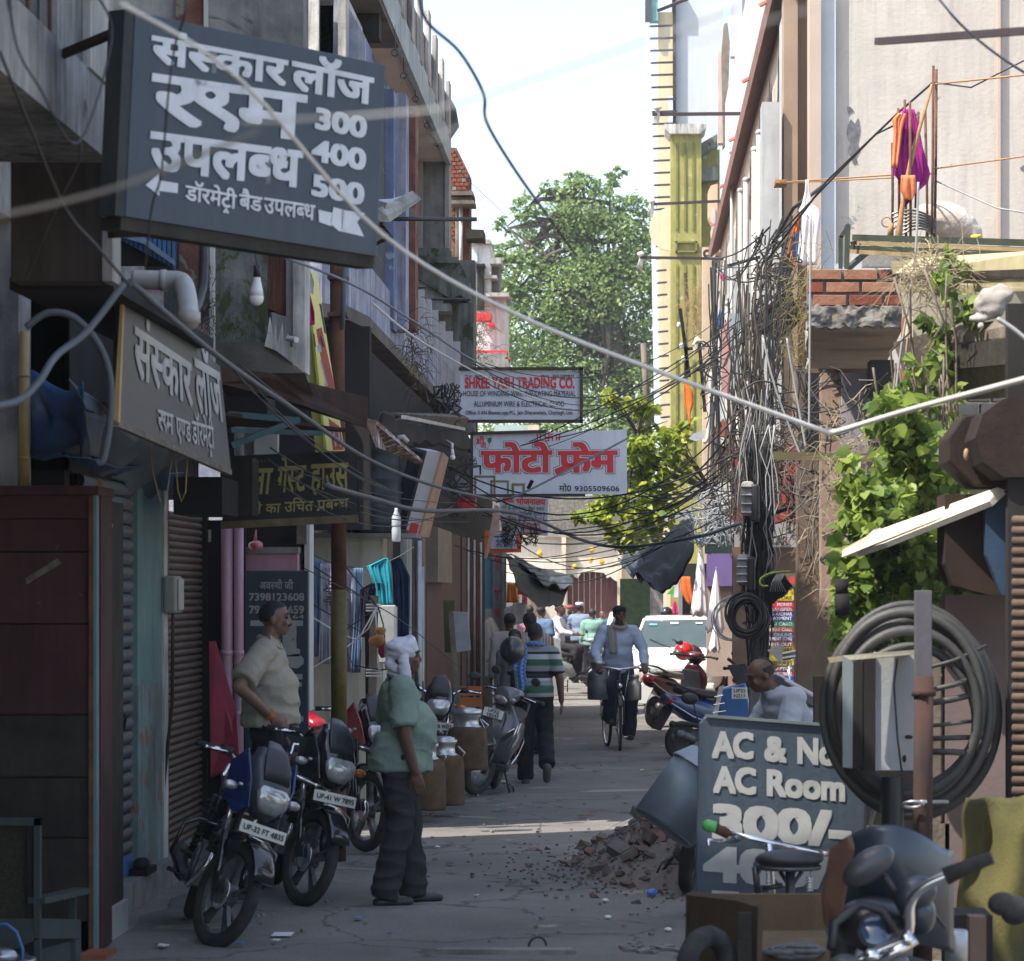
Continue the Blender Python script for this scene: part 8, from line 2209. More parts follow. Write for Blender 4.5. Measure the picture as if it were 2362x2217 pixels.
far('man in a pale vertically striped shirt standing behind the striped polo man',1222,36.5,.1,1.70,vstripe('beige_stripe',(.42,.39,.34),(.20,.18,.17)),hair='curly')
far('curly haired youth seated low by the grey scooter, face toward the viewer',1188,34.5,pi-.3,1.52,cloth('sh_greydark',(.16,.16,.18)),hair='curly')
far('dark haired man turned away at the left shop front',1176,39,.3,1.68,cloth('sh_whitish',(.42,.40,.38)))
far('man in a slate blue shirt standing with his back turned beside the scooter rider',1248,55,-.5,1.72,cloth('sh_slate',(.10,.16,.26)),sleeve='short')
far('person in a pink shirt at the far left shops',1222,61,.2,1.70,cloth('sh_pink',(.50,.28,.36)))
P,hp,V,Rh,so_=far('man in a white shirt sitting on the silver scooter, facing right',1283,58.9,RB_-.2,1.72,cloth('sh_white2',(.66,.66,.72),.12),tr_dark,dict(pel=(0,0,.84),chest=(0,.03,1.16),neck=(0,.05,1.34),head=(0,.08,1.475),shR=(.18,.04,1.28),shL=(-.18,.04,1.28),elR=(.25,.16,1.06),elL=(-.25,.16,1.06),wrR=(.22,.38,1.02),wrL=(-.22,.38,1.02),hipR=(.1,.02,.82),hipL=(-.1,.02,.82),knR=(.2,.42,.74),knL=(-.2,.42,.74),anR=(.22,.36,.32),anL=(-.22,.36,.32)),z=.12)
P,hp,V,Rh,so_=far('man in a white cap and grey blue shirt holding the far bicycle',1337,65.2,-.35,1.74,cloth('sh_greyblue',(.19,.25,.33)),tr_dark,dict(elL=(-.27,.08,1.10),wrL=(-.30,.26,.98),headrot=-.7))
m=MB(); m.lathe([(.078,-.0),(.086,.02),(.086,.06),(.07,.072)],tuple(hp(0,-.01,.055)),None,20); m.build('cap',whitecl,P,True,False)
far('boy in a mint green shirt and black trousers walking away',1366,63.2,-.05,1.62,cloth('sh_mint',(.20,.36,.30)),tr_black,dict(elR=(.28,.10,1.12),wrR=(.34,.30,1.08),anR=(.10,-.22,.12),knR=(.1,.03,.5)))
P,hp,V,Rh,so_=far('person in a dark shirt and faded pink cap before the gate',1316,71,pi-.4,1.68,cloth('sh_dkblue',(.03,.04,.09)))
m=MB(); m.ell(hp(0,0,.05),(.09,.105,.06),None,14,8); m.build('cap',cloth('cap_pink',(.35,.08,.10)),P,True,False)
far('small distant woman in teal standing before the maroon gate',1389,80,pi,1.5,cloth('sh_teal',(.08,.18,.22)),sk=skin_m)
P,hp,V,Rh,so_=far('rider in a black helmet and white shirt behind the white car',1537,59,-.3,1.64,plaster_white)
m=MB(); m.ell(hp(0,0,.03),(.125,.14,.13),None,18,12); m.build('helmet',gloss_black,P,True,False)
# ------------------------------------------------------------------ foreground right
PBd=thing('price_board','blue grey room price board with white figures standing behind the cart','sign board',at(1800,2217,15.3))
qb=(at(1620,1652,15.3),at(1918,1672,15.3),at(2002,2150,15.3),at(1598,2150,15.3))
m=MB(); m.prism([at(1612,1668,15.3),at(1626,1652,15.3),at(1918,1674,15.3),at(1998,1855,15.3),at(1990,2280,15.3),at(1598,2280,15.3)],(0,.05,0)); m.build('panel',M('board_blue',(.036,.056,.078),.5,var=.25,ns=2,streak=(.08,.10,.12),sa=.4),PBd,bev=.01)
m=MB(); m.beam(at(1626,1651,15.29),at(1918,1673,15.29),.014); m.build('top_edge',M('edge_g',(.12,.15,.14),.6),PBd)
ptext(PBd,pq(15.3,1598,1652,2002,2152),[('AC',(1645,1745),(1738,1748),58,.045),('&',(1764,1752),(1812,1756),56,.045),('Non',(1837,1758),(1960,1766),58,.045),
('AC',(1648,1825),(1744,1830),58,.045),('Room',(1766,1832),(1950,1846),58,.045),('300/-',(1640,1930),(1962,1950),76,.05),('400/-',(1628,2028),(1962,2050),76,.05),('500/-',(1634,2130),(1962,2150),76,.05)],let_grey)
ply=M('plywood',(.16,.115,.065),.85,c2=(.11,.078,.045),ns=2.5,streak=(.08,.055,.035),sa=.5,bump=.3)
CT=thing('plywood_cart','old plywood sided cart with a car tyre against it at the bottom of the frame','cart',at(1720,2400,13.4))
m=MB(); m.cb(13.4,1586,2062,1905,2420,.03); m.build('back_board',ply,CT,bev=.003)
m=MB(); m.qp([(1582,2064,13.2),(1700,2078,12.6),(1748,2092,12.4),(1742,2420,12.4),(1575,2420,13.2)],.03); m.build('side_board',M('ply_dark',(.10,.07,.045),.85,var=.4,ns=2),CT,bev=.003)
m=MB(); m.cb(12.35,1702,2106,1734,2420,.03); m.build('batten',wood_dark,CT)
m=MB(); m.cb(13.15,1584,2080,1604,2420,.03); m.build('batten',wood_dark,CT)
m=MB(); c_=at(1630,2240,12.3); m.torus(c_,.14,.045,R3('Z',.9),30,10); m.build('tyre',rubber,CT,True)
m=MB(); m.cb(12.6,1740,2195,1930,2420,1); m.build('cart_floor',ply,CT)
m=MB()
rnd=random.Random(3)
for k in range(9):
 a=rnd.uniform(0,6); c_=at(1800+rnd.uniform(-30,60),2190+rnd.uniform(-6,12),12.6)
 m.torus(c_,.05+rnd.random()*.04,.012,R3('X',pi/2+rnd.uniform(-.3,.3)),16,6)
solo(m,'rope_coil',M('rope_grey',(.13,.13,.13),.9,var=.3,ns=30),'coil of thick grey rope lying in the plywood cart','rope',smooth=True)
# cycle handlebar and saddle in front of the board
RK=thing('cycle_rickshaw','cycle with a sprung black saddle and a green gripped handlebar before the price board','bicycle',at(1790,2300,13.9))
m=MB(); m.tube([at(1672,1920,14.2),at(1765,1942,14.2),at(1880,1966,14.3),at(1925,1970,14.5)],.016,10); m.tube([at(1632,1962,14.0),at(1634,1938,14.0),at(1660,1940,14.1),at(1695,1935,14.2)],.009,7); m.tube([at(1772,1944,14.2),at(1778,2010,14.25),at(1790,2250,14.3)],.018,8); m.build('handlebar',chrome,RK,True)
m=MB(); m.tube([at(1632,1905,14.1),at(1652,1908,14.1)],[.03,.026],12); m.ell(at(1634,1905,14.1),.03); m.build('green_grip',M('green_grip',(.12,.55,.14),.5),RK,True)
m=MB(); m.tube([at(1650,1910,14.12),at(1676,1922,14.2)],.024,10); m.build('grip_end',rust_pale,RK,True)
m=MB(); m.ell(at(1820,1982,13.8),(.155,.13,.045),None,22,12); m.ell(at(1855,1980,13.8),(.09,.1,.035)); m.build('saddle',seatm,RK,True)
m=MB(); c_=at(1820,2000,13.8); m.torus(c_+Vector((0,0,.0)),.14,.01,R3('X',pi/2),26,6); m.tube([at(1822,2000,13.8),at(1824,2090,13.8),at(1826,2250,13.8)],.022,8); m.tube([at(1800,2010,13.8),at(1822,2050,13.8),at(1850,2010,13.8)],.012,6); m.tube([at(1758,2050,13.8),at(1805,2042,13.8)],.013,6); m.tube([at(1742,2000,13.8),at(1748,2060,13.8)],.016,7); m.build('saddle_frame',metal_dark,RK,True)
for(sx,sy)in((1774,2008),(1868,2022)):
 m=MB()
 m.tube([at(sx,sy,13.7)+Vector((.014*cos(k*.8),.014*sin(k*.8),-.0016*k))for k in range(44)],.0028,5)
 m.build('spring',chrome,RK,True)
 # foreground motorcycle seen from its rear quarter
fm=M('fg_blue',(.026,.04,.056),.4,var=.35,ns=6,coat=.25,bump=.08,peel=(.09,.085,.075),pa=.02,ps=16)
FG=thing('motorcycle','large blurred blue grey motorcycle front with cowl and handlebar at the bottom right','motorcycle',at(2100,2700,10.4))
D_=10.4
def fb_(px,py,dd=0):return at(px,py,D_+dd)
m=MB()
rings=[(1945,2150,30,.0),(1960,2060,62,.0),(2020,1985,95,.0),(2075,1955,110,0),(2130,1965,100,0),(2170,2010,60,0)]
m.grid(lambda u,v:fb_(1935+265*u,1935+235*v+60*(u-.3)**2+(-34*sin(pi*min(1,u*1.1)))*(1-v),.25*(abs(u-.45)*1.6)**2+.18*v-.10*sin(pi*v)),20,16)
cw=m.build('cowl',fm,FG,True); md=cw.modifiers.new('t','SOLIDIFY'); md.thickness=.05
m=MB(); m.qp([(1920,1985,10.25),(1962,1958,10.2),(1975,1955,10.2),(1948,2100,10.2),(1935,2140,10.2),(1905,2150,10.25),(1900,2090,10.25)],.05); m.build('rusty_edge',M('brown_edge',(.12,.06,.035),.6,var=.3),FG,bev=.015)
m=MB(); m.ell(fb_(2003,1998,-.28),(.098,.04,.052),R3('Y',-.62),22,14); m.build('mirror',M('mirror_grey',(.07,.07,.075),.35,metal=.4,var=.3),FG,True)
m=MB(); m.tube([fb_(2040,2020,-.26),fb_(2062,2060,-.2),fb_(2085,2110,-.2)],.012,8); m.build('mirror_stem',blackpl,FG,True)
m=MB(); m.sm=5; m.tube([fb_(1905,2260,-.3),fb_(2000,2205,-.32),fb_(2090,2160,-.35),fb_(2100,2085,-.38),fb_(2128,2048,-.4),fb_(2185,2020,-.42),fb_(2220,2005,-.42)],.017,10); m.build('handlebar',chrome,FG,True)
m=MB(); m.tube([fb_(2180,2022,-.42),fb_(2230,2000,-.43),fb_(2288,1978,-.45)],[.03,.024,.022],12); m.build('grip',rubber,FG,True)
m=MB(); m.ell(fb_(2015,2135,-.1),(.135,.12,.10),None,26,14); m.build('gauge_pod',M('gauge',(.012,.013,.015),.35,coat=.4),FG,True)
m=MB(); m.ell(fb_(2112,2062,-.22),(.075,.04,.058),R3('Y',-.5),22,12); m.ell(fb_(2125,2110,-.2),(.05,.05,.07)); m.build('side_fairing',fm,FG,True)
m=MB(); c_=fb_(2020,2150,-.24); m.lathe([(.062,-.012),(.066,0),(.058,.006),(.001,.006)],tuple(c_),R3('X',1.05),28); m.build('dial_ring',blackpl,FG,True)
m=MB(); m.lathe([(.054,.008),(.05,.012),(.001,.014)],tuple(c_),R3('X',1.05),26); m.build('dial_glass',M('dial',(.05,.09,.16),.08,coat=1,bump=0),FG,True)
m=MB(); m.ell(fb_(1950,2235,-.35),(.06,.06,.05)); m.ell(fb_(2040,2230,-.34),(.085,.05,.035),R3('Y',-.3)); m.tube([fb_(1990,2195,-.3),fb_(1960,2260,-.3)],.022,8); m.tube([fb_(1952,2090,0),fb_(1945,2260,0)],.05,8); m.ell(fb_(2070,2300,0),(.22,.3,.14)); m.build('headstock',engine,FG,True)
m=MB(); m.obox(fb_(2065,2195,-.36),(.16,.05,.03),R3('Y',-.55)); m.ell(fb_(2092,2168,-.38),(.022,.02,.022)); m.ell(fb_(2010,2205,-.36),(.03,.03,.025)); m.build('fork_clamp',chrome,FG,True)
m=MB(); m.tube([fb_(1918,2190,-.3),fb_(1925,2130,-.25),fb_(1985,2085,-.25),fb_(2035,2100,-.25),fb_(2060,2150,-.25)],.018,8); m.build('brake_cable',blackpl,FG,True)
m=MB(); m.tube([fb_(2140,2150,.1),fb_(2120,2080,.1),fb_(2090,2025,.1),fb_(2040,2010,.15)],.006,5); m.tube([fb_(2180,2140,.1),fb_(2150,2100,0),fb_(2120,2060,-.2)],.006,5); m.build('control_cables',wire_m,FG,True)
b=MB(); c_=at(2206,2240,11.0); b.lathe([(.042,0),(.042,.145),(.036,.15)],tuple(c_),None,20); solo(b,'steel_tin',galv,'plain grey metal tin standing by the motorcycle handlebar','tin',smooth=True)
b=MB(); b.cb(11.1,2236,2115,2275,2400,.1); solo(b,'wooden_post',M('wp_br',(.16,.11,.085),.85,var=.3),'short brown post behind the metal tin','post')
b=MB(); b.cb(11.6,2190,2112,2290,2400,.3); solo(b,'dark_crate',dark_in,'dark crate behind the metal tin','crate')
b=MB(); b.ell(at(2312,2085,10.2),(.05,.04,.04)); b.ell(at(2340,2100,10.2),(.05,.05,.05)); b.tube([at(2320,2090,10.2),at(2420,2120,10.2)],.03,8); solo(b,'handle_end',rubber,'dark rubber handle end at the right edge','handle',smooth=True)
# khaki tarpaulin
KT=thing('khaki_cover','olive khaki canvas cover draped over goods at the right edge','canvas',at(2290,2217,13))
def kf(u,v):
 x=2226+240*u-10*sin(pi*v)*(1-u); y=1840+600*v-30*(1-v)*u
 p=at(x,y,13.0+.12*sin(u*7+v*3)+.25*(u-.3)**2)
 return p+mnoise.noise_vector(p*4)*.05
m=MB(); m.grid(kf,30,40); o=m.build('canvas',M('khaki',(.115,.10,.035),.9,c2=(.04,.042,.02),ns=1.6,bump=.6,bs=60),KT,True); md=o.modifiers.new('t','SOLIDIFY'); md.thickness=.02
# meter box, rusty pipe, conduit, hose coil
MX=thing('meter_cabinet','open white metal meter cabinet fixed behind a rusty pipe','meter cabinet',at(2040,1780,14.3))
m=MB(); m.cb(14.4,2018,1506,2122,1778,.12); m.build('case',M('meter_white',(.30,.31,.32),.5,var=.15,ns=3,streak=(.25,.24,.22),sa=.4),MX,bev=.004)
m=MB(); m.cb(14.38,1990,1510,2018,1778,.1); m.build('open_gap',dark_in,MX)
m=MB(); m.qp([(1944,1512,14.1),(1968,1528,14.1),(1966,1772,14.1),(1944,1770,14.1)],.03); m.build('door_edge',M('greygreen',(.18,.21,.20),.6,var=.2),MX)
m=MB(); m.cb(14.38,1960,1526,1992,1770,.03); m.build('door_inside',dark_in,MX)
m=MB(); m.qp([(1945,1512,14.1),(2122,1498,14.3),(2124,1508,14.3),(1950,1524,14.1)],.14); m.build('top_lip',M('lip',(.5,.45,.30),.6),MX)
m=MB(); m.ell(at(2086,1750,14.36),(.01,.01,.018)); m.ell(at(2096,1700,14.36),(.02,.008,.01)); m.build('latch',rust,MX,True)
m=MB(); m.tube([at(2070,1520,14.3),at(2062,1580,14.3),at(2070,1700,14.3),at(2080,1780,14.3)],.005,5); m.build('seal_wire',wire_m,MX,True)
b=MB(); b.cb(14.1,2112,1362,2150,1610,.08); solo(b,'upper_post',M('greyviolet',(.095,.09,.10),.8,var=.2),'grey painted post end above the hose coil','post',bev=.004)
b=MB(); b.tube([at(2131,1560,13.9),at(2129,1800,13.9),at(2128,2300,13.9)],.045,14); b.tube([at(2131,1590,13.9),at(2131,1606,13.9)],.056,14); solo(b,'rusty_pipe',M('rust_pipe',(.04,.026,.022),.9,c2=(.07,.035,.025),ns=5,streak=(.06,.05,.05),sa=.5),'vertical rusty iron pipe in front of the meter cabinet','pipe',smooth=True)
CN=thing('corrugated_conduit','black corrugated conduit dropping below the meter cabinet','conduit',at(2060,2100,14.4))
prof=[]
for i in range(64):prof+=[(.052,i*.012),(.058,i*.012+.006)]
m=MB(); c_=at(2058,2160,14.5); m.lathe(prof,tuple(c_),None,18); m.build('tube',black_m,CN,True)
b=MB()
for(px,py,r,rr,dd,tl)in[(2100,1635,200,.034,14.7,.0),(2108,1650,210,.03,14.8,.05),(2092,1622,186,.03,14.6,-.05),(2112,1655,192,.028,14.9,.1),(2096,1645,172,.028,14.55,.02),(2104,1630,178,.026,14.7,.12),(2090,1640,206,.026,14.65,-.1),(2116,1640,184,.024,14.85,.16),(2100,1665,160,.024,14.6,-.08),(2096,1615,196,.022,14.95,.03)]:
 b.torus(at(px,py,dd),r*.93*dd/F,rr*.8,R3('Z',tl)@R3('X',tl*.5),56,9)
b.v=[(v[0]if True else 0,v[1],(v[2]-at(0,1650,14.7).z)*1.18+at(0,1650,14.7).z)for v in b.v]
solo(b,'hose_coil',M('hose',(.05,.048,.042),.6,c2=(.025,.024,.022),ns=3,bump=.3),'huge coil of thick grey black corrugated hose on the right','hose coil',smooth=True)
for k in range(6):
 b=MB(); y=1520+k*42+(k*37%23); b.tube([at(2110,y+30-k*9,14.6),at(2150,y+18-k*3,14.55),at(2200,y+4,14.5),at(2275,y-30+k*8,14.7)],.010+.003*(k%3),7); solo(b,'hose_strand',M('hose',(.085,.082,.072)),'dark hose strand crossing the inside of the hose coil','hose','strands across the hose coil',smooth=True)
b=MB(); b.torus(at(2106,1856,13.8),.045,.008,R3('X',1.2),20,6); b.tube([at(2125,1850,13.8),at(2185,1850,14.2)],.01,6); solo(b,'hose_tie',galv,'pale metal wire tie holding the hose coil','tie',smooth=True)
b=MB(); b.cb(15.9,2145,1900,2190,2250,.1); b.cb(15.9,2150,1500,2170,1900,.1); solo(b,'worn_post',wood_old,'pale weathered wooden post behind the rusty pipe','post')
b=MB(); b.tube([at(2014,1800,15),at(2022,1850,15),at(2008,1900,15),at(2022,1930,15)],.012,6); b.cb(15.2,2000,1905,2030,1940,.05); solo(b,'rag_strip',M('sack2',(.6,.56,.52)),'pale twisted rag strip beside the conduit','rag')
b=MB(); b.tube([at(1944,1420,15.5),at(1942,1370,15.5)],.04,10); b.tube([at(1942,1372,15.5),at(1942,1335,15.5)],.033,10); solo(b,'black_pipe_end',black_matt,'black pipe end standing before the creeper','pipe',smooth=True)
b=MB(); b.cb(17.5,1880,1560,2300,2400,.2); solo(b,'low_wall',M('lowwall',(.12,.10,.08),.9,var=.4,ns=2),'dim low wall behind the price board','wall')
# metal bench at lower left, bucket
MBh=thing('metal_bench','dark green steel bench frame at the bottom left corner','bench',at(60,2400,15.3))
gd=M('greend',(.045,.065,.06),.6,var=.3,ns=4,metal=.2)
m=MB(); m.cb(15.2,-60,1888,92,1905,.05); m.cb(15.2,78,1888,92,2420,.05); m.build('back_frame',gd,MBh)
m=MB(); m.cb(15.25,-60,1905,62,2120,.02); m.build('back_mesh',M('meshb',(.05,.045,.03),.8,var=.5,ns=50),MBh)
m=MB(); m.cb(15.22,62,1905,78,2420,.04); m.build('back_post',dark_in,MBh)
m=MB(); m.beam(at(84,2078,15.2),at(190,2054,15.9),.09,.03); m.build('armrest',gd,MBh)
m=MB(); m.beam(at(168,2070,15.85),at(166,2260,15.85),.035); m.build('leg',gd,MBh)
m=MB(); m.qp([(-60,2165,15.2),(92,2165,15.2),(186,2165,15.9),(186,2230,15.9),(-60,2230,15.2)],.1); m.build('seat',gd,MBh)
m=MB(); m.tube([at(-20,2134,14.6),at(15,2132,14.6),at(38,2150,14.6),at(52,2190,14.6),at(50,2250,14.6)],.009,6);
b=MB(); b.lathe([(.02,0),(.14,.05),(.17,.06),(.17,.045),(.14,.0)],tuple(at(0,2240,14.5)),None,24); BK=thing('steel_bowl','shiny steel bowl with a blue handle at the bottom left corner','bowl',at(0,2260,14.5))
b.ell(at(5,2205,14.5),(.075,.07,.04)); b.build('bowl',alum,BK,True); m.build('blue_handle',blue_paint,BK,True)
b=MB(); b.cb(15.9,185,2203,246,2216,.3); solo(b,'orange_block',M('orb',(.30,.10,.05),.8),'flat orange brick lying at the foot of the kiosk','brick')
# rubble heap
RH=thing('rubble_heap','heap of broken bricks, mortar and earth beside the road','rubble',tuple(gr(1500,2010)))
rnd=random.Random(21)
base=gr(1510,2010)
m=MB()
def hz(x,y):
 r=sqrt(((x-.42)/.85)**2+((y-21.6)/2.0)**2)
 return max(0,.50*(1-r))
m.grid(lambda u,v:(-.55+1.9*u,19.4+4.2*v,hz(-.55+1.9*u,19.4+4.2*v)+.03*mnoise.noise(Vector((u*14,v*14,0)))*(1 if hz(-.55+1.9*u,19.4+4.2*v)>0 else .2)+.004),40,40)
m.build('earth',M('earth',(.17,.15,.13),.95,c2=(.12,.10,.085),ns=3,bump=1,bs=30),RH,True)
cols=[M('rub_grey',(.17,.16,.145),.95,var=.4,ns=9,bump=.8),M('rub_brown',(.15,.12,.10),.95,var=.4,ns=9,bump=.8),M('rub_brick',(.17,.10,.075),.95,c2=(.12,.095,.08),ns=7,bump=.8)]
for k in range(290):
 x=rnd.gauss(.25,.42); y=rnd.gauss(21.3,.95)
 if x<-.75 or x>1.3:continue
 h_=hz(x,y); s_=rnd.choice([.02,.028,.035,.045,.06,.085])*rnd.uniform(.6,1.2)
 if h_==0:s_*=.6
 mm=MB(); Rr=R3('Z',rnd.random()*6)@R3('X',rnd.uniform(-.6,.6))@R3('Y',rnd.uniform(-.6,.6))
 mm.obox((x,y,h_+s_*.3),(s_*rnd.uniform(1,2),s_,s_*rnd.uniform(.5,1)),Rr); mm.jit(s_*.35,1/s_*.8,k)
 mm.build('rubble_piece',rnd.choice(cols),RH)
for(px,py,c3,lb,nm)in[(1488,1952,(.6,.6,.6),'white plastic scrap on the rubble','plastic_scrap'),(1503,2030,(.05,.2,.6),'bright blue wrapper at the foot of the rubble','wrapper')]:
 p=gr(px,py+30); b=MB(); b.ell((p.x,p.y-.3,hz(p.x,p.y-.3)+.03),(.035,.04,.02),None,8,5); b.jit(.015,25); solo(b,nm,M('sc%d'%px,c3,.4),lb,'litter')
p0=gr(1476,2046); b=MB(); b.tube([p0+Vector((0,0,.02)),p0+Vector((.13,0,.015))],.008,6); b.ell(p0+Vector((0,0,.02)),.016); solo(b,'plastic_spoon',paper,'white plastic spoon lying before the rubble','spoon',smooth=True)
m=MB()
for k in range(900):
 x=rnd.gauss(.2,.55); y=rnd.gauss(21.2,1.1); s_=rnd.uniform(.006,.016)
 if-1.3<x<1.3:m.obox((x,y,hz(x,y)+.02),(s_*1.5,s_,s_),R3('Z',rnd.random()*6))
m.build('gravel',cols[0],RH)['kind']='stuff'
# loose stones and grit over the road verge
m=MB()
for k in range(420):
 if rnd.random()<.6:y=rnd.uniform(17,46); x=rnd.choice([rnd.gauss(-2.2 if y<26 else-1.8,.25),rnd.gauss(1.3,.3)])
 else:y=rnd.uniform(16.5,30); x=rnd.uniform(-2.2,1.2)
 s_=rnd.uniform(.006,.018); m.obox((x,y,.022),(s_*1.5,s_*1.6,s_),R3('Z',rnd.random()*6))
solo(m,'grit',dusty,'scattered grit and small stones on the road','grit',kind='stuff')
# ------------------------------------------------------------------ utility pole, coils and cables on the right
UP=thing('utility_pole','grey concrete cable pole smothered in wires on the right side','utility pole',at(1745,1900,25))
conc_p=M('pole_grey',(.13,.135,.13),.85,c2=(.09,.09,.088),ns=3,streak=(.05,.05,.05),sa=.4)
D_=25.0; X_=(1752-VX)*D_/F
m=MB(); m.box(X_-.085,X_+.075,D_-.08,D_+.08,0,3.25); m.build('shaft',conc_p,UP,bev=.01)
rng=np.random.default_rng(77)
m=MB()
for k in range(44):
 x=1715+rng.uniform(0,70); d=D_-.1-rng.uniform(0,.15); y=rng.uniform(930,1060); p=[]
 yend=rng.uniform(1250,1560)
 n=8
 for i in range(n):p.append(at(x+rng.normal(0,5)+6*sin(i+k),y+(yend-y)*i/(n-1),d))
 m.tube(p,rng.choice([.004,.006,.009]),5)
m.build('hanging_cables',wire_m,UP,True)
m=MB()
for k in range(6):
 x=1710+rng.uniform(0,80); p=[at(x+rng.normal(0,8),980+i*60,D_-.25)for i in range(7)]
 m.tube(p,.005,5)
m.build('pale_cables',wire_grey,UP,True)
m=MB()
for k in range(9):m.torus(at(1750,1000+k*55+rng.uniform(-10,10),D_),.13,.008,R3('X',pi/2+rng.uniform(-.4,.4)),20,5)
m.build('cable_ties',wire_m,UP,True)
for(x0,y0,x1,y1,lb,c_)in[(1710,1110,1740,1190,'upper grey meter housing fixed on the cable pole',plaster_pale),(1700,1278,1730,1350,'lower ribbed cable joint box tied on the pole',M('jb',(.27,.27,.27),.5,metal=.3,c2=(.15,.15,.15),ns=6))]:
 t=thing('cable_joint_box',lb,'junction box',at(x0,y1,24.7))
 m=MB(); m.cb(24.6,x0,y0,x1,y1,.12); m.build('case',c_,t,bev=.03)
 m=MB()
 for q in range(4):m.cb(24.58,x0-1,y0+10+q*(y1-y0-20)/3,x1+1,y0+14+q*(y1-y0-20)/3,.14)
 m.build('ribs',galv,t,bev=.01)
 m=MB(); m.cb(24.55,x1-6,y0+6,x1+12,y1+14,.12); m.build('dark_side',blackpl,t,bev=.02)
def coil(cx,cy,D,R_,n,label,mat=wire_m,r=.010,jit_=.03,ry=1.1):
 b=MB()
 for k in range(n):
  c_=at(cx+rng.normal(0,3.5),cy+rng.normal(0,4),D+rng.uniform(-.08,.08))
  b.torus(c_,R_*rng.uniform(.72,1.08),r*rng.uniform(.7,1.2),R3('Z',rng.uniform(-.3,.3))@R3('X',rng.uniform(-.2,.2))@R3('Y',rng.uniform(0,6)),34,5)
 cz=at(cx,cy,D).z
 b.v=[(v[0],v[1],cz+(v[2]-cz)*ry)for v in b.v]
 return solo(b,'cable_coil',mat,label,'cable coil',smooth=True)
coil(1725,1422,24.6,.145,34,'thick round coil of black cable hanging on the utility pole')
coil(1790,1345,24.5,.09,12,'smaller loose cable coil tied right of the utility pole')
coil(1690,1430,24.8,.17,6,'thin pale wire loops hanging left of the black coil',wire_grey,.004)
BX=thing('tilted_black_box','black distribution box tilted on the pole with a bright green cable loop','box',at(1800,1400,24.4))
m=MB(); m.cp(24.35,[(1764,1332),(1800,1318),(1829,1352),(1776,1399),(1762,1380)],.12); m.build('case',black_matt,BX,bev=.006)
m=MB(); m.sm=6; m.tube([at(1824,1318,24.3),at(1780,1322,24.3),at(1755,1335,24.3),at(1756,1350,24.3),at(1772,1352,24.3)],.010,6); m.build('green_loop',M('greenloop',(.30,.42,.05),.5),BX,True)
m=MB()
for k in range(7):m.tube([at(1795+k*3,1320,24.3),at(1782+k*3,1340,24.28),at(1776+k*6,1365,24.3)],.004,4)
m.build('wires',wire_grey,BX,True)
coil(1905,1290,22,.02,2,'small wire ring near the dried roots')
SG=MB(); SG.qp([(1793,1490,24),(1806,1482,24),(1804,1530,24),(1770,1500,24)],.03); solo(SG,'metal_flap',galv,'small grey metal flap above the bending man','flap')
# long single cables: (x0,y0,D0, x1,y1,D1, sag, radius)
def cab(a,b_,sag,r,mat=wire_m,label='thin black cable strung across the alley',group='thin black cables across the alley',name='overhead_cable'):
 m=MB(); m.tube(wirepts(at(*a),at(*b_),sag,16),r,5)
 return solo(m,name,mat,label,'cable',group,smooth=True)
 # distinct ones
m=MB(); m.sm=6; m.tube([at(280,8,5.5),at(560,190,6.5),at(880,540,8),at(1180,720,9.5),at(1500,850,10.5),at(1910,998,11)],[.004,.0045,.006,.007,.008,.009],7)
solo(m,'overhead_cable',wire_white,'long pale cable slanting from the lodge sign down to the right centre','cable',smooth=True)
m=MB(); m.sm=6; m.tube([at(1905,998,11),at(1940,993,11),at(2100,945,10.5),at(2400,865,9.5)],.010,7)
solo(m,'overhead_cable',wire_white,'pale thick cable rising from the right centre to the right edge','cable',smooth=True)
m=MB(); m.sm=6; m.tube([at(-40,506,3.6),at(270,432,3.7),at(600,300,3.9)],[.0028,.0028,.0026],7)
solo(m,'overhead_cable',M('wire_dim',(.16,.14,.12),.7),'very blurred near cable crossing the lower left of the lodge sign','cable',smooth=True)
m=MB(); m.sm=6; m.tube([at(560,280,3.2),at(900,262,3.2),at(1100,225,3.2),at(1700,20,3.4)],.0016,7)
solo(m,'overhead_cable',wire_grey,'very blurred near cable crossing the sky toward the top right','cable',smooth=True)
m=MB(); m.sm=6; m.tube([at(1000,320,2.6),at(1500,130,2.6),at(2362,-120,2.7)],.0008,7)
solo(m,'overhead_cable',wire_grey,'faint second near cable crossing the sky below the first','cable',smooth=True)
m=MB(); m.sm=6; m.tube([at(965,-20,9),at(985,50,9),at(1060,120,9.2),at(1115,215,9.4),at(1122,280,9.5),at(1180,380,9.6),at(1250,480,9.8)],.0055,7)
solo(m,'overhead_cable',M('wire_violet',(.08,.075,.14),.5,bump=0),'dark violet cable hanging in a bent curve across the sky','cable',smooth=True)
m=MB(); m.sm=6; m.tube([at(1250,480,9.8),at(1330,590,10)],.004,6)
solo(m,'overhead_cable',wire_m,'lower faint end of the violet cable before the tree','cable',smooth=True)
m=MB(); m.sm=6; m.tube([at(500,540,13),at(800,650,15),at(960,745,18),at(1130,850,24),at(1300,905,34)],.007,6)
solo(m,'overhead_cable',M('wire_slate',(.10,.12,.17),.5),'slate blue cable running before the old balcony to the trading sign','cable',smooth=True)
m=MB(); m.sm=6; m.tube([at(860,700,14),at(960,780,17),at(1100,860,24),at(1200,905,30),at(1300,940,33),at(1400,945,40)],.006,6)
solo(m,'overhead_cable',wire_white,'thin white cable dropping in front of the grey balustrade','cable',smooth=True)
m=MB(); m.sm=6; m.tube([at(300,650,11),at(500,820,12.5),at(700,960,15),at(850,1060,18),at(1000,1120,22),at(1145,1155,27)],.012,7)
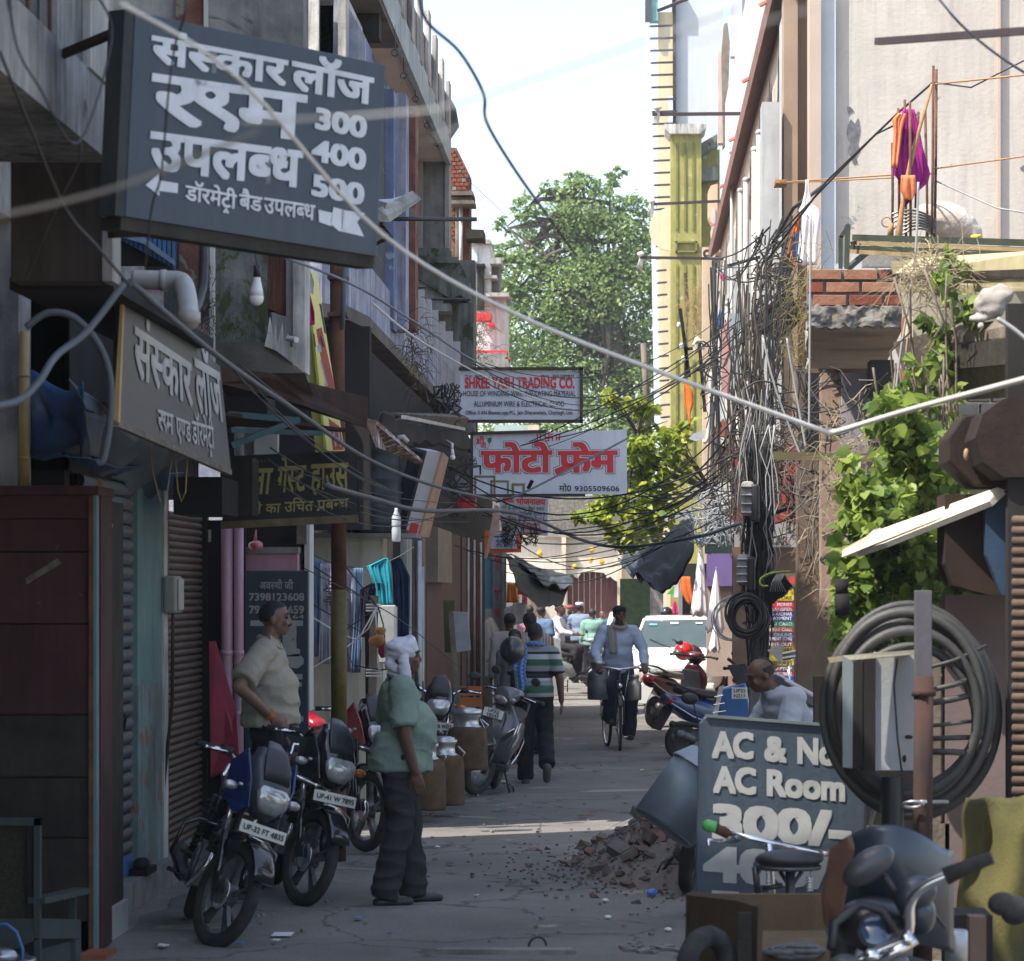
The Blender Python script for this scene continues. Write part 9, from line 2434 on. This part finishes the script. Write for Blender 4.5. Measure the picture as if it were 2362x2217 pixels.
solo(m,'overhead_cable',M('wire_slate2',(.07,.08,.09),.6),'thick grey cable slanting down past the guest house sign','cable',smooth=True)
m=MB(); m.sm=6; m.tube([at(1145,1158,27),at(1200,1140,27),at(1300,1090,28),at(1450,1010,30)],.010,7)
solo(m,'overhead_cable',M('wire_slate2',(.07,.08,.09)),'thick grey cable rising over the photo frame sign','cable',smooth=True)
m=MB(); m.sm=6; m.tube([at(750,1120,17),at(860,1150,18.5),at(980,1178,22),at(1150,1178,26),at(1240,1200,28),at(1340,1245,30),at(1440,1262,30),at(1600,1240,27),at(1700,1210,25.5),at(1830,1170,25)],.016,8)
solo(m,'overhead_cable',M('wire_blue',(.03,.04,.055),.5),'heaviest blue black cable sagging across the alley below the signs','cable',smooth=True)
m=MB(); m.sm=6; m.tube([at(-40,942,9),at(40,925,9.2),at(90,880,9.5),at(130,820,9.8),at(200,765,10),at(285,655,10.2)],.012,7)
solo(m,'overhead_cable',M('wire_slate2',(.07,.08,.09)),'thick grey cable climbing from the left edge to the second lodge sign','cable',smooth=True)
m=MB(); m.sm=6; m.tube([at(60,755,11),at(110,722,11),at(170,732,11),at(225,790,11),at(252,860,11),at(256,930,11),at(250,1000,11),at(238,1060,11),at(225,1068,11)],.013,8)
solo(m,'overhead_cable',M('wire_slate2',(.07,.08,.09)),'fat grey cable looping down before the folded tarpaulin','cable',smooth=True)
m=MB(); m.sm=6; m.tube([at(0,120,8),at(60,270,8.2),at(150,480,8.6),at(225,570,9),at(300,660,9.5)],.005,6)
solo(m,'overhead_cable',wire_m,'black cable slanting down over the near balcony band','cable',smooth=True)
m=MB(); m.sm=6; m.tube([at(20,-10,8),at(40,110,8),at(90,200,8),at(180,330,8.3),at(258,90,8.6),at(225,-10,8.6)],.0035,6)
solo(m,'overhead_cable',wire_m,'thin black cable zigzagging over the barred window','cable',smooth=True)
m=MB(); m.sm=6; m.tube([at(186,330,8.4),at(178,380,8.5),at(120,500,8.6),at(60,640,8.8)],.0035,6)
solo(m,'overhead_cable',wire_m,'thin black cable drooping below the near balcony','cable',smooth=True)
m=MB(); m.sm=6; m.tube([at(430,-10,8.5),at(425,40,8.5),at(405,100,8.6),at(388,220,8.6),at(372,400,8.8),at(350,480,8.9),at(335,620,9)],.0035,6)
solo(m,'overhead_cable',wire_m,'thin dark cable dropping in front of the big lodge sign lettering','cable',smooth=True)
m=MB(); m.sm=6; m.tube([at(700,1310,20),at(900,1415,22),at(1000,1490,25),at(1060,1540,28)],.004,5)
solo(m,'overhead_cable',wire_m,'thin wire slanting down behind the green shirted man','cable',smooth=True)
m=MB(); m.beam(at(2024,96,13),at(2500,62,11.5),.03,.03)
solo(m,'iron_bar',M('plumbar',(.06,.045,.05)),'black square iron bar projecting from the top right edge','bar')
m=MB(); m.sm=6; m.tube([at(2160,-10,12),at(2210,50,12),at(2260,95,12.2),at(2320,140,12.4),at(2400,190,12.5)],.006,6)
solo(m,'overhead_cable',M('wire_slate',(.10,.12,.17)),'grey cable crossing the iron bar at the top right','cable',smooth=True)
m=MB(); m.sm=6; m.tube([at(2300,735,12),at(2345,765,12),at(2420,830,12)],.010,6)
solo(m,'overhead_cable',wire_grey,'pale cable falling from the white bag at the right edge','cable',smooth=True)
for k,(pts,D_)in enumerate([([(1870,490),(1868,760),(1866,1000)],20),([(1815,780),(1835,900),(1860,1040)],20),([(1760,780),(1790,900),(1850,1060)],21),([(2118,420),(2110,600),(2075,830),(2055,1020)],18)]):
 m=MB(); m.sm=6; m.tube([at(x,y,D_)for x,y in pts],.008,6)
 solo(m,'dropping_cable',wire_grey,['vertical grey cable just left of the brick parapet','slanting grey cable under the tilted rusty box','second slanting grey cable nearest the pole','grey cable dropping beside the cream corner'][k],'cable',smooth=True)
for k,(pts,D_)in enumerate([([(1640,860),(1634,1000),(1622,1020)],40),([(1655,620),(1648,800),(1650,1000)],42),([(1720,880),(1722,980),(1712,1050)],34),([(1700,960),(1702,1100)],36)]):
 m=MB(); m.sm=6; m.tube([at(x,y,D_)for x,y in pts],.03 if k in(0,2)else .02,6)
 solo(m,'white_drop_pipe',wire_white,['white torn strip hanging before the peach pipe','thin white conduit beside the peach pipe','thick white cable end hanging above the red board','short white conduit above the red board'][k],'cable',smooth=True)
 # groups of look-alike cables
seeds=random.Random(99)
def bundle(n,a,b_,ja,jb,sag,r,label,group,mat=wire_m):
 for k in range(n):
  A_=(a[0]+seeds.uniform(-ja,ja),a[1]+seeds.uniform(-ja,ja),a[2]+seeds.uniform(-.6,.6))
  B_=(b_[0]+seeds.uniform(-jb,jb),b_[1]+seeds.uniform(-jb,jb),b_[2]+seeds.uniform(-.6,.6))
  cab(A_,B_,seeds.uniform(*sag),seeds.uniform(r*.6,r*1.2),mat,label,group)
bundle(4,(1040,1100,29),(1735,1010,26),40,60,(.2,.6),.008,'black cable looping from the left shops over the signs to the pole','cables from the left shops to the pole')
bundle(5,(1080,1230,33),(1720,1120,27),50,70,(.05,.5),.006,'thin cable crossing below the photo frame sign to the pole','cables below the photo frame sign')
bundle(3,(1170,1260,44),(1640,1200,36),40,40,(.1,.4),.008,'fine cable hanging across the far alley before the gate','cables before the gate',wire_grey)
bundle(3,(1180,1290,46),(1560,1230,40),40,40,(.1,.5),.008,'fine dark cable crossing before the arch','dark cables before the arch')
bundle(4,(1215,1010,31),(1760,700,26),60,60,(.05,.3),.006,'thin cable rising from the signs to the brick parapet side','cables rising to the right')
bundle(5,(1450,1160,33),(1740,1010,26),40,50,(.1,.3),.009,'thicker cable reaching the pole head','cables reaching the pole head')
bundle(5,(640,1060,19),(1060,1180,25),50,30,(.05,.25),.005,'thin cable running along the left shop fronts','cables along the left shops')
bundle(4,(560,870,16),(900,1120,21),40,40,(.02,.15),.005,'thin cable beneath the rusty awning','cables beneath the rusty awning')
bundle(4,(1100,850,30),(1700,760,34),30,60,(.1,.6),.006,'long thin cable crossing before the big tree','cables before the big tree')
bundle(5,(1880,900,22),(2060,860,18),60,60,(.05,.3),.006,'short cable strung under the concrete slab','cables under the slab')
bundle(4,(1640,1180,34),(1660,600,40),20,16,(0,.01),.010,'vertical black cable along the columned facade','vertical cables on the columns')
bundle(6,(1660,620,40),(1800,560,30),30,40,(.05,.3),.009,'black cable sagging along the columns toward the pier','cables along the columns')
# tangles nobody could count
def tangle(cx,cy,D,rx,ry,n,r,mat,label,depth=.4,curl=.25):
 m=MB()
 for k in range(n):
  p=np.array([cx+rng.normal(0,rx*.5),cy+rng.normal(0,ry*.5)])
  d=rng.normal(size=2)*np.array([.6,1.0]); d/=np.linalg.norm(d)+1e-6
  dd=D+rng.uniform(-depth,depth); P_=[]
  st=rng.uniform(6,13)*25/D
  a=math.atan2(d[1],d[0]); w=rng.normal(0,curl)
  for i in range(13):
   P_.append(at(p[0],p[1],dd)); a+=w*.7+rng.normal(0,.10); p=p+st*np.array([math.cos(a),math.sin(a)])
   if abs(p[0]-cx)>rx*1.3 or abs(p[1]-cy)>ry*1.3:a+=pi*.6
  m.tube(P_,r*rng.uniform(.5,1.4),4,False)
 return solo(m,'cable_tangle',mat,label,'cables',smooth=True,kind='stuff')
tangle(1750,1000,26,45,110,40,.006,wire_m,'dense tangle of black cables around the pole head')
tangle(1700,1110,27,50,70,45,.006,wire_m,'tangle of cables left of the pole above the joint boxes')
tangle(1820,1120,25.5,70,100,70,.006,M('wire_brown',(.10,.08,.06),.8),'brown tangle of cables right of the pole')
tangle(1880,1110,24,55,110,60,.005,M('wire_dust',(.17,.15,.13),.8),'grey frayed wires hanging before the peach pipes')
tangle(1790,640,29,40,70,40,.007,wire_m,'black cable knot below the pier and rope bracket')
tangle(1655,860,34,30,110,25,.007,wire_m,'wires tangled beside the hanging pink board')
tangle(1640,1190,30,40,50,70,.006,M('wire_silver',(.35,.36,.36),.5),'silvery knot of wire ends over the tarpaulin')
tangle(1870,960,23,60,80,40,.005,wire_m,'loose wires under the concrete slab edge')
tangle(1040,1120,29,40,50,30,.005,wire_m,'loose wires around the small bulb left of the photo frame sign')
tangle(1200,1215,37,30,30,40,.006,wire_m,'wire knot hanging at the food banner',.2)
tangle(1030,935,33,22,34,30,.008,wire_m,'wire clump at the corner under the trading sign',.2)
def vrun(x0,x1,y0,y1,D,n,r,mat,label,lean=0):
 m=MB()
 for k in range(n):
  xa=rng.uniform(x0,x1); ya=y0+rng.uniform(0,(y1-y0)*.35); yb=y1-rng.uniform(0,(y1-y0)*.25); ph=rng.uniform(0,6); am=rng.uniform(4,22); d=D+rng.uniform(-.3,.3); w=rng.normal(0,14)
  m.tube([at(xa+lean*t+w*t+am*sin(ph+t*(3+am*.2)),ya+(yb-ya)*t,d)for t in[i/9 for i in range(10)]],r*rng.uniform(.5,1.5),4,False)
 return solo(m,'cable_run',mat,label,'cables',smooth=True,kind='stuff')
vrun(1690,1790,560,1240,27,26,.007,wire_m,'mass of black cables hanging down along the grey pier and pole')
vrun(1640,1700,600,1150,36,15,.009,wire_m,'black cables hanging along the tall peach pipe',20)
vrun(1770,1850,480,900,29,14,.008,wire_m,'black cables falling from the rope bracket',-60)
vrun(1700,1780,840,1320,25,7,.005,wire_grey,'pale cables hanging over the pole head')
vrun(1680,1800,600,1300,26.5,30,.007,M('wire_brown',(.10,.08,.06),.8),'dusty brown cables hanging among the black ones at the pier',10)
vrun(1850,1960,980,1380,23.5,26,.005,M('wire_dust',(.17,.15,.13),.8),'grey frayed cables hanging before the peach pillars')
b=MB(); b.qp([(1140,1165,28),(1150,1168,28),(1152,1220,28),(1140,1235,28),(1122,1290,28),(1117,1288,28),(1130,1220,28)],.03); b.jit(.02,8)
solo(b,'faded_streamer',M('streamer',(.38,.34,.28),.8,c2=(.4,.15,.12),ns=8),'faded cloth streamer hanging from the cable joint beside the food banner','streamer')
b=MB(); b.tube([at(1228,1108,28),at(1218,1128,28)],.02,6); solo(b,'cable_clip',black_matt,'small black clip hanging from the cable before the photo frame sign','clip')
# hang small pieces under the part they belong to
UNDER={'headlight':'headlight_cowl','visor':'headlight_cowl','cowl_panel':'headlight_cowl','grip':'handlebar','lever':'handlebar','plate_number':'number_plate','saddle_spring':'saddle','lettering':'panel','letter_edge':'panel','letter_outline':'panel','emblem':'panel','emblem_ring':'panel','frame_print':'panel','windscreen_sticker':'windscreen','wiper':'windscreen','door_handle':'body','grille_rail':'grille_back','silencer':'exhaust_pipe','latch':'case','cover':'case'}
kids={}
for o in list(bpy.data.objects):
 if o.parent is not None and o.parent.parent is None:
  kids.setdefault(o.parent.name,[]).append(o)
for p_,ch in kids.items():
 first={}
 for o in ch:first.setdefault(o.name.split('.')[0],o)
 for o in ch:
  k=o.name.split('.')[0]
  if k in UNDER and UNDER[k]in first and first[UNDER[k]]is not o and o.location.length<1e-6 and first[UNDER[k]].location.length<1e-6:
   o.parent=first[UNDER[k]]
